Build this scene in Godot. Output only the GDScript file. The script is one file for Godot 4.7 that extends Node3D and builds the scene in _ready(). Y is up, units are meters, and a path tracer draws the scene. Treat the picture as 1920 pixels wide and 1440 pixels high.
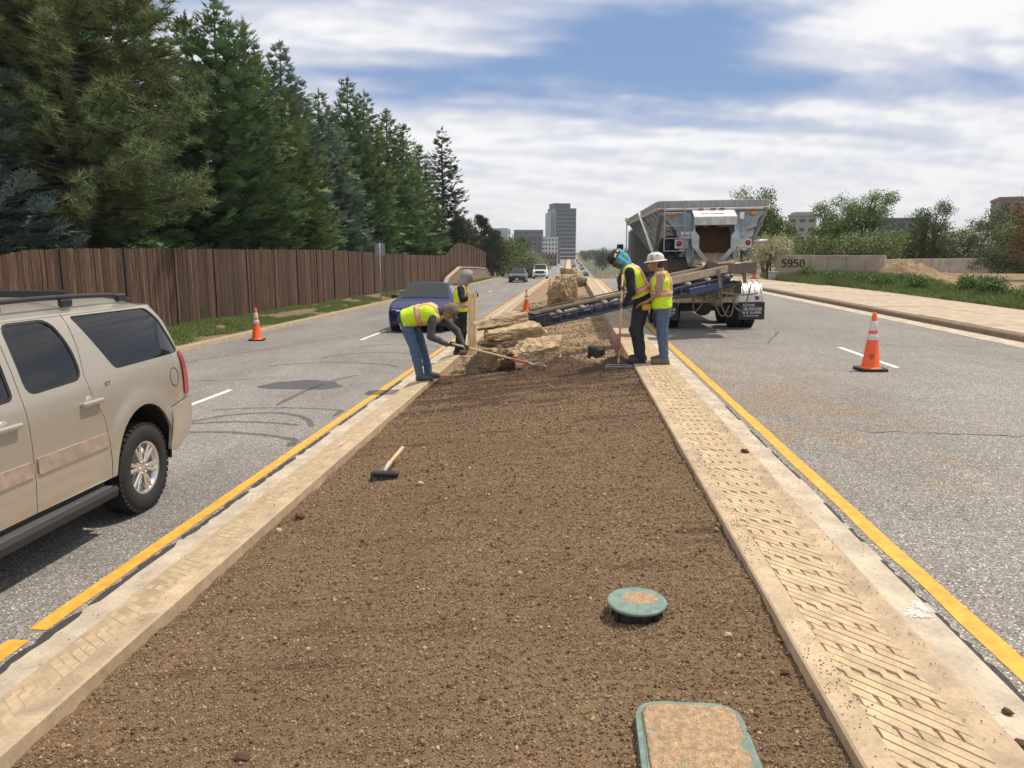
extends Node3D
# y up, metres. The road runs along -z; d means distance ahead of the photographer (z = -d).

var M := {}
var T := {}
var rng := RandomNumberGenerator.new()
var n1 := FastNoiseLite.new()
var n2 := FastNoiseLite.new()
var used := {}
var mean := {}

# ---------------------------------------------------------------- materials
func lin(r: float, g: float, b: float, a := 1.0) -> Color:
	var c := Color(r, g, b).linear_to_srgb()
	c.a = a
	return c

func mat(key: String, c: Color, rough := 0.8, metal := 0.0, tex := "", scale := 1.0, bump := "", bump_cm := 0.0) -> StandardMaterial3D:
	var m := StandardMaterial3D.new()
	m.resource_name = key
	m.albedo_color = c
	m.roughness = rough
	m.metallic = metal
	if tex != "":
		m.albedo_texture = T[tex]
		var k: float = 1.0 / mean[tex] # colours are given as the true mean albedo
		m.albedo_color = lin(c.srgb_to_linear().r * k, c.srgb_to_linear().g * k, c.srgb_to_linear().b * k, c.a)
	if bump != "":
		m.heightmap_enabled = true
		m.heightmap_texture = T[bump]
		m.heightmap_scale = bump_cm
	if tex != "" or bump != "":
		m.uv1_triplanar = true
		m.uv1_world_triplanar = true
		m.uv1_scale = Vector3.ONE * scale
	M[key] = m
	return m

func vcol(m: StandardMaterial3D) -> StandardMaterial3D:
	m.vertex_color_use_as_albedo = true
	return m

func noise_img(size: int, freq: float, oct: int, sd: int, kind := FastNoiseLite.TYPE_SIMPLEX_SMOOTH) -> PackedByteArray:
	var n := FastNoiseLite.new()
	n.seed = sd
	n.noise_type = kind
	n.frequency = freq
	n.fractal_octaves = oct
	n.fractal_type = FastNoiseLite.FRACTAL_FBM if oct > 1 else FastNoiseLite.FRACTAL_NONE
	var im := n.get_seamless_image(size, size)
	im.convert(Image.FORMAT_L8)
	return im.get_data()

func tex_from(size: int, data: PackedByteArray) -> ImageTexture:
	return ImageTexture.create_from_image(Image.create_from_data(size, size, false, Image.FORMAT_L8, data))

# grey texture: mix of noises, mapped to lo..hi (sRGB bytes), with optional random specks
func grain(key: String, size: int, parts: Array, lo: float, hi: float, specks: Array = []) -> void:
	var acc := PackedFloat32Array()
	acc.resize(size * size)
	var tot := 0.0
	for p in parts:
		var d := noise_img(size, p[0], p[1], p[2], p[4] if p.size() > 4 else FastNoiseLite.TYPE_SIMPLEX_SMOOTH)
		var w: float = p[3]
		tot += w
		for i in size * size:
			acc[i] += d[i] * w
	var out := PackedByteArray()
	out.resize(size * size)
	for i in size * size:
		out[i] = int(lerpf(lo, hi, acc[i] / tot / 255.0))
	var im := Image.create_from_data(size, size, false, Image.FORMAT_L8, out)
	for s in specks: # [count, min px, max px, min value, max value]
		for k in s[0]:
			var w := rng.randi_range(s[1], s[2])
			var h := rng.randi_range(s[1], s[2])
			var v := rng.randf_range(s[3], s[4]) / 255.0
			im.fill_rect(Rect2i(rng.randi_range(0, size - 1 - w), rng.randi_range(0, size - 1 - h), w, h), Color(v, v, v))
	T[key] = ImageTexture.create_from_image(im)
	mean_of(key, im.get_data())

func mean_of(key: String, d: PackedByteArray) -> void:
	var s := 0.0
	for i in range(0, d.size(), 7):
		s += pow(d[i] / 255.0, 2.2)
	mean[key] = s / (d.size() / 7)

# streaked texture (wood grain, brushed dirt): noise stretched along y
func streaks(key: String, size: int, fx: float, fy: float, lo: float, hi: float, sd: int) -> void:
	var n := FastNoiseLite.new()
	n.seed = sd
	n.fractal_octaves = 3
	n.frequency = 1.0
	var out := PackedByteArray()
	out.resize(size * size)
	for y in size:
		var ay := TAU * y / size
		for x in size:
			var ax := TAU * x / size
			var v := n.get_noise_3d(cos(ax) * fx, sin(ax) * fx, sin(ay) * fy) * 0.5 + n.get_noise_3d(cos(ax) * fx * 3.1 + 9.0, sin(ax) * fx * 3.1, cos(ay) * fy * 2.0) * 0.5
			out[y * size + x] = int(lerpf(lo, hi, clampf(v * 0.9 + 0.5, 0.0, 1.0)))
	T[key] = tex_from(size, out)
	mean_of(key, out)

# ---------------------------------------------------------------- mesh helpers (points given counter-clockwise from outside)
func nst(smooth := false) -> SurfaceTool:
	var st := SurfaceTool.new()
	st.begin(Mesh.PRIMITIVE_TRIANGLES)
	st.set_smooth_group(0 if smooth else -1)
	return st

func tri(st: SurfaceTool, a: Vector3, b: Vector3, c: Vector3) -> void:
	st.add_vertex(a)
	st.add_vertex(c)
	st.add_vertex(b)

func quad(st: SurfaceTool, a: Vector3, b: Vector3, c: Vector3, d: Vector3) -> void:
	tri(st, a, b, c)
	tri(st, a, c, d)

func face_out(st: SurfaceTool, pts: Array, from: Vector3) -> void:
	var mid := Vector3.ZERO
	for p in pts:
		mid += p
	mid /= pts.size()
	var nrm: Vector3 = (pts[1] - pts[0]).cross(pts[2] - pts[0])
	var flip := nrm.dot(mid - from) < 0.0
	for i in range(1, pts.size() - 1):
		if flip:
			tri(st, pts[0], pts[i + 1], pts[i])
		else:
			tri(st, pts[0], pts[i], pts[i + 1])

# box with chamfered edges; x is its frame, size full extents
func bx(st: SurfaceTool, x: Transform3D, size: Vector3, bev := 0.0) -> void:
	var h := size / 2.0
	var c := x.origin
	if bev <= 0.0:
		var p := []
		for i in 8:
			p.append(x * Vector3(h.x * (1 if i & 1 else -1), h.y * (1 if i & 2 else -1), h.z * (1 if i & 4 else -1)))
		for f in [[0, 1, 3, 2], [4, 5, 7, 6], [0, 1, 5, 4], [2, 3, 7, 6], [0, 2, 6, 4], [1, 3, 7, 5]]:
			face_out(st, [p[f[0]], p[f[1]], p[f[2]], p[f[3]]], c)
		return
	var b := minf(bev, minf(h.x, minf(h.y, h.z)) * 0.9)
	var at := func(s: Vector3, axis: int) -> Vector3:
		var q := Vector3(s.x * (h.x - b), s.y * (h.y - b), s.z * (h.z - b))
		q[axis] = s[axis] * h[axis]
		return x * q
	for axis in 3:
		var u := (axis + 1) % 3
		var v := (axis + 2) % 3
		for s in [-1.0, 1.0]:
			var pts := []
			for k in [[-1.0, -1.0], [1.0, -1.0], [1.0, 1.0], [-1.0, 1.0]]:
				var q := Vector3.ZERO
				q[axis] = s
				q[u] = k[0]
				q[v] = k[1]
				pts.append(at.call(q, axis))
			face_out(st, pts, c)
			for s2 in [-1.0, 1.0]: # edge between axis and u
				var q1 := Vector3.ZERO
				q1[axis] = s
				q1[u] = s2
				q1[v] = -1.0
				var q2 := q1
				q2[v] = 1.0
				face_out(st, [at.call(q1, axis), at.call(q2, axis), at.call(q2, u), at.call(q1, u)], c)
	for i in 8:
		var s := Vector3(1 if i & 1 else -1, 1 if i & 2 else -1, 1 if i & 4 else -1)
		face_out(st, [at.call(s, 0), at.call(s, 1), at.call(s, 2)], c)

func box(st: SurfaceTool, at: Vector3, size: Vector3, bev := 0.0, turn := Vector3.ZERO) -> void:
	bx(st, Transform3D(Basis.from_euler(turn), at), size, bev)

func frame_to(a: Vector3, b: Vector3) -> Basis: # y axis runs from a to b
	var y := (b - a).normalized()
	var r := Vector3.RIGHT if absf(y.x) < 0.9 else Vector3.FORWARD
	var z := r.cross(y).normalized()
	return Basis(y.cross(z), y, z)

func bar(st: SurfaceTool, a: Vector3, b: Vector3, w: float, h: float, bev := 0.0) -> void: # square bar; w across x-ish, h the other
	bx(st, Transform3D(frame_to(a, b), (a + b) / 2.0), Vector3(w, (b - a).length(), h), bev)

func tube(st: SurfaceTool, pts: Array, radii: Array, sides := 8, caps := true) -> void:
	var rings := []
	for i in pts.size():
		var t: Vector3 = (pts[mini(i + 1, pts.size() - 1)] - pts[maxi(i - 1, 0)]).normalized()
		var bs := frame_to(Vector3.ZERO, t)
		var ring := []
		var r: float = radii[mini(i, radii.size() - 1)]
		for k in sides:
			var a := TAU * k / sides
			ring.append(pts[i] + bs.x * cos(a) * r + bs.z * sin(a) * r)
		rings.append(ring)
	for i in pts.size() - 1:
		for k in sides:
			var k2 := (k + 1) % sides
			quad(st, rings[i][k], rings[i + 1][k], rings[i + 1][k2], rings[i][k2])
	if caps:
		for k in range(1, sides - 1):
			tri(st, rings[0][0], rings[0][k], rings[0][k + 1])
			var e: Array = rings[-1]
			tri(st, e[0], e[k + 1], e[k])

# profile: array of [radius, height] from bottom to top, turned about the y axis of x
func lathe(st: SurfaceTool, x: Transform3D, profile: Array, sides := 16) -> void:
	for i in profile.size() - 1:
		var p: Array = profile[i]
		var q: Array = profile[i + 1]
		for k in sides:
			var a := TAU * k / sides
			var b := TAU * (k + 1) / sides
			var p1 := x * Vector3(cos(a) * p[0], p[1], sin(a) * p[0])
			var p2 := x * Vector3(cos(b) * p[0], p[1], sin(b) * p[0])
			var q1 := x * Vector3(cos(a) * q[0], q[1], sin(a) * q[0])
			var q2 := x * Vector3(cos(b) * q[0], q[1], sin(b) * q[0])
			if p[0] > 1e-6:
				tri(st, p1, q2, p2)
			if q[0] > 1e-6:
				tri(st, p1, q1, q2)

# polygon in x-y of the frame, thick along z (centred)
func prism(st: SurfaceTool, x: Transform3D, poly: PackedVector2Array, depth: float) -> void:
	if Geometry2D.is_polygon_clockwise(poly):
		poly.reverse()
	var idx := Geometry2D.triangulate_polygon(poly)
	var z := depth / 2.0
	for i in range(0, idx.size(), 3):
		var a := poly[idx[i]]
		var b := poly[idx[i + 1]]
		var c := poly[idx[i + 2]]
		if (b - a).cross(c - a) < 0.0:
			var t := b
			b = c
			c = t
		tri(st, x * Vector3(a.x, a.y, z), x * Vector3(b.x, b.y, z), x * Vector3(c.x, c.y, z))
		tri(st, x * Vector3(a.x, a.y, -z), x * Vector3(c.x, c.y, -z), x * Vector3(b.x, b.y, -z))
	for i in poly.size():
		var a := poly[i]
		var b := poly[(i + 1) % poly.size()]
		quad(st, x * Vector3(a.x, a.y, -z), x * Vector3(b.x, b.y, -z), x * Vector3(b.x, b.y, z), x * Vector3(a.x, a.y, z))

# sheet from a grid of points: rows of equal length; face normal is (along column) x (along row) upwards when columns run +x and rows run -z
func sheet(rows: Array, m: Material, cols: Array = []) -> ArrayMesh:
	var w: int = rows[0].size()
	var h := rows.size()
	var v := PackedVector3Array()
	var c := PackedColorArray()
	for r in rows:
		for p in r:
			v.append(p)
	for r in cols:
		for p in r:
			c.append(p)
	var idx := PackedInt32Array()
	idx.resize((w - 1) * (h - 1) * 6)
	var nrm := PackedVector3Array()
	nrm.resize(v.size())
	var k := 0
	for j in h - 1:
		for i in w - 1:
			var a := j * w + i
			idx[k] = a
			idx[k + 1] = a + w
			idx[k + 2] = a + 1
			idx[k + 3] = a + 1
			idx[k + 4] = a + w
			idx[k + 5] = a + w + 1
			k += 6
	for j in h:
		for i in w:
			var du := v[j * w + mini(i + 1, w - 1)] - v[j * w + maxi(i - 1, 0)]
			var dv := v[mini(j + 1, h - 1) * w + i] - v[maxi(j - 1, 0) * w + i]
			nrm[j * w + i] = du.cross(dv).normalized()
	var arr := []
	arr.resize(Mesh.ARRAY_MAX)
	arr[Mesh.ARRAY_VERTEX] = v
	arr[Mesh.ARRAY_NORMAL] = nrm
	if c.size():
		arr[Mesh.ARRAY_COLOR] = c
	arr[Mesh.ARRAY_INDEX] = idx
	var am := ArrayMesh.new()
	am.add_surface_from_arrays(Mesh.PRIMITIVE_TRIANGLES, arr)
	am.surface_set_material(0, m)
	return am

func done(st: SurfaceTool, m: Material) -> ArrayMesh:
	st.generate_normals()
	var a := st.commit()
	a.surface_set_material(0, m)
	return a

# ---------------------------------------------------------------- nodes
func numbered(called: String) -> String:
	if not used.has(called):
		used[called] = 0
		return called
	used[called] += 1
	return "%s_%03d" % [called, used[called]]

func put(called: String, mesh: Mesh, parent: Node = self, at := Transform3D()) -> MeshInstance3D:
	var o := MeshInstance3D.new()
	o.name = numbered(called) if parent == self else called
	o.mesh = mesh
	o.transform = at
	parent.add_child(o, true)
	return o

func obj(called: String, st: SurfaceTool, m: Material, parent: Node = self) -> MeshInstance3D:
	return put(called, done(st, m), parent)

func thing(called: String, label: String, category: String, at := Vector3.ZERO, turn := 0.0, group := "") -> Node3D:
	var o := Node3D.new()
	o.name = numbered(called)
	add_child(o)
	o.position = at
	o.rotation.y = turn
	return tag(o, label, category, group)

func tag(o: Node3D, label: String, category: String, group := "", kind := "") -> Node3D:
	o.set_meta("label", label)
	o.set_meta("category", category)
	if group != "":
		o.set_meta("group", group)
	if kind != "":
		o.set_meta("kind", kind)
	return o

func struct(called: String, mesh: Mesh, label: String, category: String) -> MeshInstance3D:
	var o := put(called, mesh)
	tag(o, label, category, "", "structure")
	return o

func swarm(called: String, mesh: Mesh, xs: Array, cols: Array, parent: Node = self) -> MultiMeshInstance3D:
	var mm := MultiMesh.new()
	mm.transform_format = MultiMesh.TRANSFORM_3D
	mm.use_colors = cols.size() > 0
	mm.mesh = mesh
	mm.instance_count = xs.size()
	var st := 16 if cols.size() else 12
	var b := PackedFloat32Array()
	b.resize(xs.size() * st)
	for i in xs.size():
		var t: Transform3D = xs[i]
		var k := i * st
		b[k] = t.basis.x.x
		b[k + 1] = t.basis.y.x
		b[k + 2] = t.basis.z.x
		b[k + 3] = t.origin.x
		b[k + 4] = t.basis.x.y
		b[k + 5] = t.basis.y.y
		b[k + 6] = t.basis.z.y
		b[k + 7] = t.origin.y
		b[k + 8] = t.basis.x.z
		b[k + 9] = t.basis.y.z
		b[k + 10] = t.basis.z.z
		b[k + 11] = t.origin.z
		if st == 16:
			var c: Color = cols[i]
			b[k + 12] = c.r
			b[k + 13] = c.g
			b[k + 14] = c.b
			b[k + 15] = 1.0
	mm.buffer = b
	var o := MultiMeshInstance3D.new()
	o.name = numbered(called) if parent == self else called
	o.multimesh = mm
	parent.add_child(o, true)
	return o

# the same copies as one real mesh (flat triangles)
func bake(called: String, mesh: ArrayMesh, xs: Array, cols: Array, parent: Node) -> MeshInstance3D:
	var src := mesh.surface_get_arrays(0)
	var v: PackedVector3Array = src[Mesh.ARRAY_VERTEX]
	if src[Mesh.ARRAY_INDEX] != null:
		var flat := PackedVector3Array()
		for i in src[Mesh.ARRAY_INDEX]:
			flat.append(v[i])
		v = flat
	var out := PackedVector3Array()
	var cc := PackedColorArray()
	var one := PackedColorArray()
	one.resize(v.size())
	for i in xs.size():
		out.append_array(xs[i] * v)
		if cols.size():
			one.fill(cols[i])
			cc.append_array(one)
	var arr := []
	arr.resize(Mesh.ARRAY_MAX)
	arr[Mesh.ARRAY_VERTEX] = out
	if cols.size():
		arr[Mesh.ARRAY_COLOR] = cc
	var am := ArrayMesh.new()
	am.add_surface_from_arrays(Mesh.PRIMITIVE_TRIANGLES, arr)
	am.surface_set_material(0, mesh.surface_get_material(0))
	return put(called, am, parent)

func rv(a: float) -> Vector3:
	return Vector3(rng.randf_range(-a, a), rng.randf_range(-a, a), rng.randf_range(-a, a))

func rbasis(s: float) -> Basis:
	return Basis.from_euler(Vector3(rng.randf() * TAU, rng.randf() * TAU, rng.randf() * TAU)).scaled(Vector3.ONE * s)

# ---------------------------------------------------------------- heights of the place
const PR := [[0.0, 0.0], [45.0, 0.0], [60.0, -0.12], [100.0, -1.6], [150.0, -3.4], [200.0, -5.0], [280.0, -6.9], [340.0, -6.7], [500.0, -6.0], [800.0, -4.0], [1100.0, -1.0], [1700.0, 1.0], [4000.0, 1.2]]
const PL := [[0.0, -0.4], [5.0, -0.42], [18.0, -0.54], [40.0, -0.75], [60.0, -1.0], [81.0, -1.28], [100.0, -1.5], [130.0, -2.4], [170.0, -4.2], [220.0, -5.6], [280.0, -6.9], [340.0, -6.7], [500.0, -6.0], [800.0, -4.0], [1100.0, -1.0], [1700.0, 1.0], [4000.0, 1.2]]

func prof(t: Array, d: float) -> float:
	d = maxf(d, 0.0)
	for i in t.size() - 1:
		if d <= t[i + 1][0]:
			var m0: float = (t[mini(i + 1, t.size() - 1)][1] - t[maxi(i - 1, 0)][1]) / maxf(t[i + 1][0] - t[maxi(i - 1, 0)][0], 0.01)
			var m1: float = (t[mini(i + 2, t.size() - 1)][1] - t[i][1]) / (t[mini(i + 2, t.size() - 1)][0] - t[i][0])
			var w: float = t[i + 1][0] - t[i][0]
			var s: float = (d - t[i][0]) / w
			if i == 0:
				m0 = 0.0
				if t[1][1] == t[0][1]:
					m1 = 0.0
			if i == 1 and t[1][1] == t[0][1]:
				m0 = 0.0
			return (2 * s * s * s - 3 * s * s + 1) * t[i][1] + (s * s * s - 2 * s * s + s) * m0 * w + (-2 * s * s * s + 3 * s * s) * t[i + 1][1] + (s * s * s - s * s) * m1 * w
	return t[-1][1]

func y_right(x: float, d: float) -> float:
	return prof(PR, d) + 0.012 * clampf(x - 2.0, 0.0, 8.0)

func y_left(d: float) -> float:
	return prof(PL, d)

func soil_level(x: float, d: float) -> float:
	var drop := smoothstep(-0.8, 0.5, d - lerpf(14.0, 13.1, smoothstep(-0.7, 0.3, x)) + n1.get_noise_2d(x * 40.0, 3.0) * 0.4)
	var l := prof(PL, d) + 0.13 - 0.04 * drop
	var r := prof(PR, d) + 0.075 - 0.2 * drop
	return lerpf(l, r, clampf((x + 2.3) / 3.3, 0.0, 1.0))

# ground outside the roads
func y_ground(x: float, d: float) -> float:
	var near := 1.0 - smoothstep(120.0, 260.0, d)
	if x < -9.5:
		var b := y_left(d) + 0.12 + 0.22 * smoothstep(-9.6, -11.2, x) * near
		b += 0.25 * smoothstep(-12.0, -20.0, x) * near
		return b + n1.get_noise_2d(x * 4.0, d * 4.0) * 0.05 * smoothstep(-9.6, -10.4, x)
	if x > 9.0:
		var b2 := y_right(x, d) + 0.08 + 0.3 * smoothstep(12.5, 17.0, x) * near
		return b2 + n1.get_noise_2d(x * 4.0, d * 4.0) * 0.08 * smoothstep(13.0, 15.0, x)
	return minf(y_left(d), prof(PR, d)) - 0.3

const D_LINES := [-14.0, -6.0, -2.0, 0.0, 1.0, 2.0, 3.0, 4.0, 5.0, 6.0, 7.0, 8.0, 9.0, 10.0, 11.0, 12.0, 13.0, 14.0, 15.0, 16.0, 18.0, 20.0, 22.0, 24.0, 26.0, 28.0, 30.0, 33.0, 36.0, 40.0, 44.0, 48.0, 52.0, 56.0, 60.0, 64.0, 68.0, 72.0, 76.0, 80.0, 86.0, 92.0, 98.0, 105.0, 112.0, 120.0, 130.0, 140.0, 155.0, 170.0, 190.0, 210.0, 240.0, 270.0, 300.0, 340.0, 380.0, 440.0, 500.0, 580.0, 660.0, 740.0, 820.0, 900.0, 1000.0, 1100.0]

# a strip along the road: list of [x, height above base(d)] columns
func strip(cols: Array, base: Callable, d0: float, d1: float, m: Material, step := 0.0) -> ArrayMesh:
	var rows := []
	var ds := []
	if step > 0.0:
		var d := d0
		while d < d1 - 0.001:
			ds.append(d)
			d += step
		ds.append(d1)
	else:
		ds.append(d0)
		for d in D_LINES:
			if d > d0 + 0.01 and d < d1 - 0.01:
				ds.append(d)
		ds.append(d1)
	for d in ds:
		var r := []
		for c in cols:
			r.append(Vector3(c[0], base.call(c[0], d) + c[1], -d))
		rows.append(r)
	return sheet(rows, m)

# ---------------------------------------------------------------- sky
func make_sky() -> Image:
	var w := 1536
	var h := 768
	var im := Image.create(w, h, false, Image.FORMAT_RGBF)
	im.fill(Color(0.30, 0.28, 0.25))
	var a := FastNoiseLite.new()
	a.seed = 11
	a.frequency = 0.35
	a.fractal_octaves = 5
	a.fractal_gain = 0.55
	var b := FastNoiseLite.new()
	b.seed = 5
	b.frequency = 0.9
	b.fractal_octaves = 4
	for y in range(0, h / 2 + 2):
		var el := PI / 2 - (y + 0.5) / h * PI
		var e := maxf(sin(el), 0.0)
		for x in w:
			var az := wrapf((x + 0.5) / w * TAU, -PI, PI)
			var r := cos(el) / (e + 0.13)
			var px := sin(az) * r
			var pz := cos(az) * r
			# long streaks lying across the view, rising slightly to the right
			var wx := px * 0.5 + pz * 0.15
			var wz := pz * 1.25 - px * 0.22
			var warp := b.get_noise_3d(wx * 0.6, wz * 0.6, 3.0)
			var s1 := a.get_noise_3d(wx + warp * 0.8, wz + warp * 0.9, 0.0)
			var s2 := b.get_noise_3d(wx * 2.2 + s1 * 1.2, wz * 2.6 + warp, 7.0)
			var s3 := b.get_noise_3d(wx * 7.0 + s2 * 1.5, wz * 9.0, 1.0)
			var ad := rad_to_deg(az)
			var ed := rad_to_deg(el)
			var cover := 0.86 + s1 * 0.62 + s2 * 0.36 + s3 * 0.2
			# the clear patch over the truck and the bright streak right of it, as the photograph shows them
			var gx := (ad - 6.5) / 10.0
			var gy := (ed - 13.6 - 0.05 * (ad - 7.5)) / 2.8
			cover -= 0.66 * exp(-gx * gx - gy * gy)
			gx = (ad - 13.5) / 5.5
			gy = (ed - 10.7) / 1.0
			cover -= 0.6 * exp(-gx * gx - gy * gy)
			gx = (ad + 11.0) / 8.0
			gy = (ed - 11.4) / 1.4
			cover -= 0.3 * exp(-gx * gx - gy * gy)
			gx = (ad - 25.0) / 10.5
			gy = (ed - 13.6 - 0.17 * (ad - 20.0)) / 1.9
			cover += 0.9 * exp(-gx * gx - gy * gy)
			cover = lerpf(cover, 0.98 + 0.12 * s2, smoothstep(9.5, 3.0, ed) * 0.8)
			var k := smoothstep(0.2, 0.82, cover)
			var thick := smoothstep(0.6, 1.2, cover + s2 * 0.35 + s3 * 0.3)
			var blue := Color(0.20, 0.335, 0.61).lerp(Color(0.36, 0.48, 0.70), pow(1.0 - e, 5.0))
			var cloud := Color(0.70, 0.725, 0.82).lerp(Color(0.98, 0.98, 0.985), thick)
			cloud = cloud.lerp(Color(0.93, 0.91, 0.89), smoothstep(8.0, 1.0, ed) * 0.6)
			im.set_pixel(x, y, blue.lerp(cloud, k))
	return im

func make_textures() -> void:
	grain("asphalt", 1024, [[0.02, 3, 1, 1.0], [0.22, 2, 2, 1.3]], 115, 165, [[26000, 2, 4, 75, 115], [30000, 1, 3, 165, 215], [6000, 2, 4, 175, 235], [1500, 3, 4, 200, 250]])
	grain("asphalt_bump", 512, [[0.16, 3, 3, 1.0]], 0, 255, [[9000, 1, 3, 150, 255]])
	grain("fine", 512, [[0.02, 4, 4, 1.0], [0.3, 2, 8, 0.8]], 165, 255)
	grain("concrete", 1024, [[0.006, 4, 5, 1.2], [0.05, 3, 6, 0.7], [0.35, 2, 7, 0.8]], 150, 255, [[2500, 1, 3, 120, 190], [1500, 1, 2, 230, 255]])
	grain("soil", 512, [[0.02, 3, 9, 0.8], [0.16, 3, 10, 1.2]], 95, 255, [[5000, 1, 3, 60, 130], [2500, 1, 3, 220, 255]])
	grain("lump", 512, [[0.03, 4, 12, 1.0], [0.2, 2, 13, 0.5]], 0, 255)
	grain("rock", 512, [[0.012, 5, 14, 1.2], [0.1, 3, 15, 0.7]], 110, 255, [[1500, 1, 3, 90, 160]])
	grain("blotch", 512, [[0.01, 4, 16, 1.0], [0.06, 3, 17, 0.8]], 165, 255)
	streaks("wood", 512, 5.0, 0.55, 105, 255, 21)
	streaks("streak", 512, 7.0, 1.2, 150, 255, 23)

func make_materials() -> void:
	vcol(mat("asphalt", Color.WHITE, 0.88, 0, "asphalt", 0.31, "asphalt_bump", 0.3))
	mat("concrete_tan", lin(0.50, 0.385, 0.255), 0.9, 0, "concrete", 0.55, "fine", 0.12)
	vcol(M.concrete_tan)
	mat("paver", lin(0.51, 0.395, 0.258), 0.92, 0, "concrete", 0.8, "fine", 0.15)
	vcol(M.paver)
	mat("gutter", lin(0.47, 0.40, 0.31), 0.9, 0, "concrete", 0.45, "fine", 0.1)
	mat("pavement", lin(0.43, 0.345, 0.255), 0.92, 0, "concrete", 0.4, "fine", 0.1)
	mat("kerb_shaded", lin(0.20, 0.15, 0.10), 0.95, 0, "concrete", 0.6, "fine", 0.2)  # dark brown has the shade of the road-facing side painted in
	vcol(mat("soil", Color.WHITE, 1.0, 0, "soil", 1.9, "lump", 1.2))
	vcol(mat("pebble", Color.WHITE, 0.95))
	mat("yellow_paint", lin(0.66, 0.35, 0.045), 0.7, 0, "fine", 0.7, "asphalt_bump", 0.12)
	mat("white_paint", lin(0.78, 0.76, 0.72), 0.7, 0, "fine", 0.7, "asphalt_bump", 0.12)
	mat("tar", lin(0.050, 0.047, 0.046), 0.85, 0, "blotch", 3.0, "lump", 0.6)
	mat("tar_patch", lin(0.085, 0.086, 0.09), 0.85, 0, "asphalt", 0.7, "asphalt_bump", 0.2)
	var sk := mat("skid", lin(0.05, 0.05, 0.05, 0.36), 0.9)
	sk.transparency = BaseMaterial3D.TRANSPARENCY_ALPHA
	vcol(mat("ground", Color.WHITE, 1.0, 0, "soil", 0.6, "lump", 2.0))
	vcol(mat("plant", Color.WHITE, 0.75))
	M.plant.backlight_enabled = true
	M.plant.backlight = Color(0.35, 0.4, 0.25)
	vcol(mat("needle", Color.WHITE, 0.7))
	mat("bark", lin(0.085, 0.058, 0.042), 0.95, 0, "streak", 2.0, "streak", 2.0)
	vcol(mat("fence_wood", Color.WHITE, 0.9, 0, "wood", 0.55, "wood", 0.5))
	mat("steel", lin(0.5, 0.5, 0.5), 0.4, 0.9)
	mat("galvanised", lin(0.42, 0.43, 0.44), 0.5, 0.6, "blotch", 1.5)
	mat("black_rubber", lin(0.018, 0.018, 0.019), 0.75, 0, "fine", 2.0)
	mat("black_plastic", lin(0.022, 0.022, 0.023), 0.5)
	mat("chrome", lin(0.75, 0.75, 0.74), 0.16, 1.0)
	mat("alloy", lin(0.66, 0.66, 0.65), 0.24, 0.9)
	mat("red_lens", lin(0.32, 0.012, 0.014), 0.18)
	mat("amber_lens", lin(0.75, 0.26, 0.02), 0.25)
	mat("clear_lens", lin(0.7, 0.72, 0.74), 0.12)
	mat("rock", Color.WHITE, 0.92, 0, "rock", 0.7, "rock", 2.5)
	vcol(M.rock)

# ---------------------------------------------------------------- setting
func strip_flat(cols: Array, base: Callable, d0: float, d1: float, m: Material, step := 0.0) -> ArrayMesh:
	var st := nst()
	var ds := [d0]
	if step > 0.0:
		var k := d0 + step
		while k < d1 - 0.001:
			ds.append(k)
			k += step
	else:
		for d in D_LINES:
			if d > d0 + 0.01 and d < d1 - 0.01:
				ds.append(d)
	ds.append(d1)
	for j in ds.size() - 1:
		for i in cols.size() - 1:
			var p := []
			for q in [[i, j], [i + 1, j], [i + 1, j + 1], [i, j + 1]]:
				var c: Array = cols[q[0]]
				var d: float = ds[q[1]]
				p.append(Vector3(c[0] + n2.get_noise_2d(c[0] * 30.0, d * 25.0) * 0.006, base.call(c[0], d) + c[1] + n2.get_noise_2d(d * 20.0, c[0] * 30.0) * 0.0012, -d))
			var t := 0.86 + 0.14 * n1.get_noise_2d(cols[i][0] * 90.0, ds[j] * 22.0)
			st.set_color(Color(t, t, t))
			quad(st, p[0], p[1], p[2], p[3])
	return done(st, m)

func road_mesh(x0: float, x1: float, base: Callable, tint: Callable) -> ArrayMesh:
	var rows := []
	var cols := []
	var ds := []
	var d := -14.0
	while d < 44.0:
		ds.append(d)
		d += 0.35 if d > 1.0 else 1.0
	for q in D_LINES:
		if q >= 44.0:
			ds.append(q)
	for dd in ds:
		var r := []
		var c := []
		for i in 25:
			var x := lerpf(x0, x1, i / 24.0)
			r.append(Vector3(x, base.call(x, dd), -dd))
			c.append(tint.call(x, dd))
		rows.append(r)
		cols.append(c)
	return sheet(rows, M.asphalt, cols)

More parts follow.
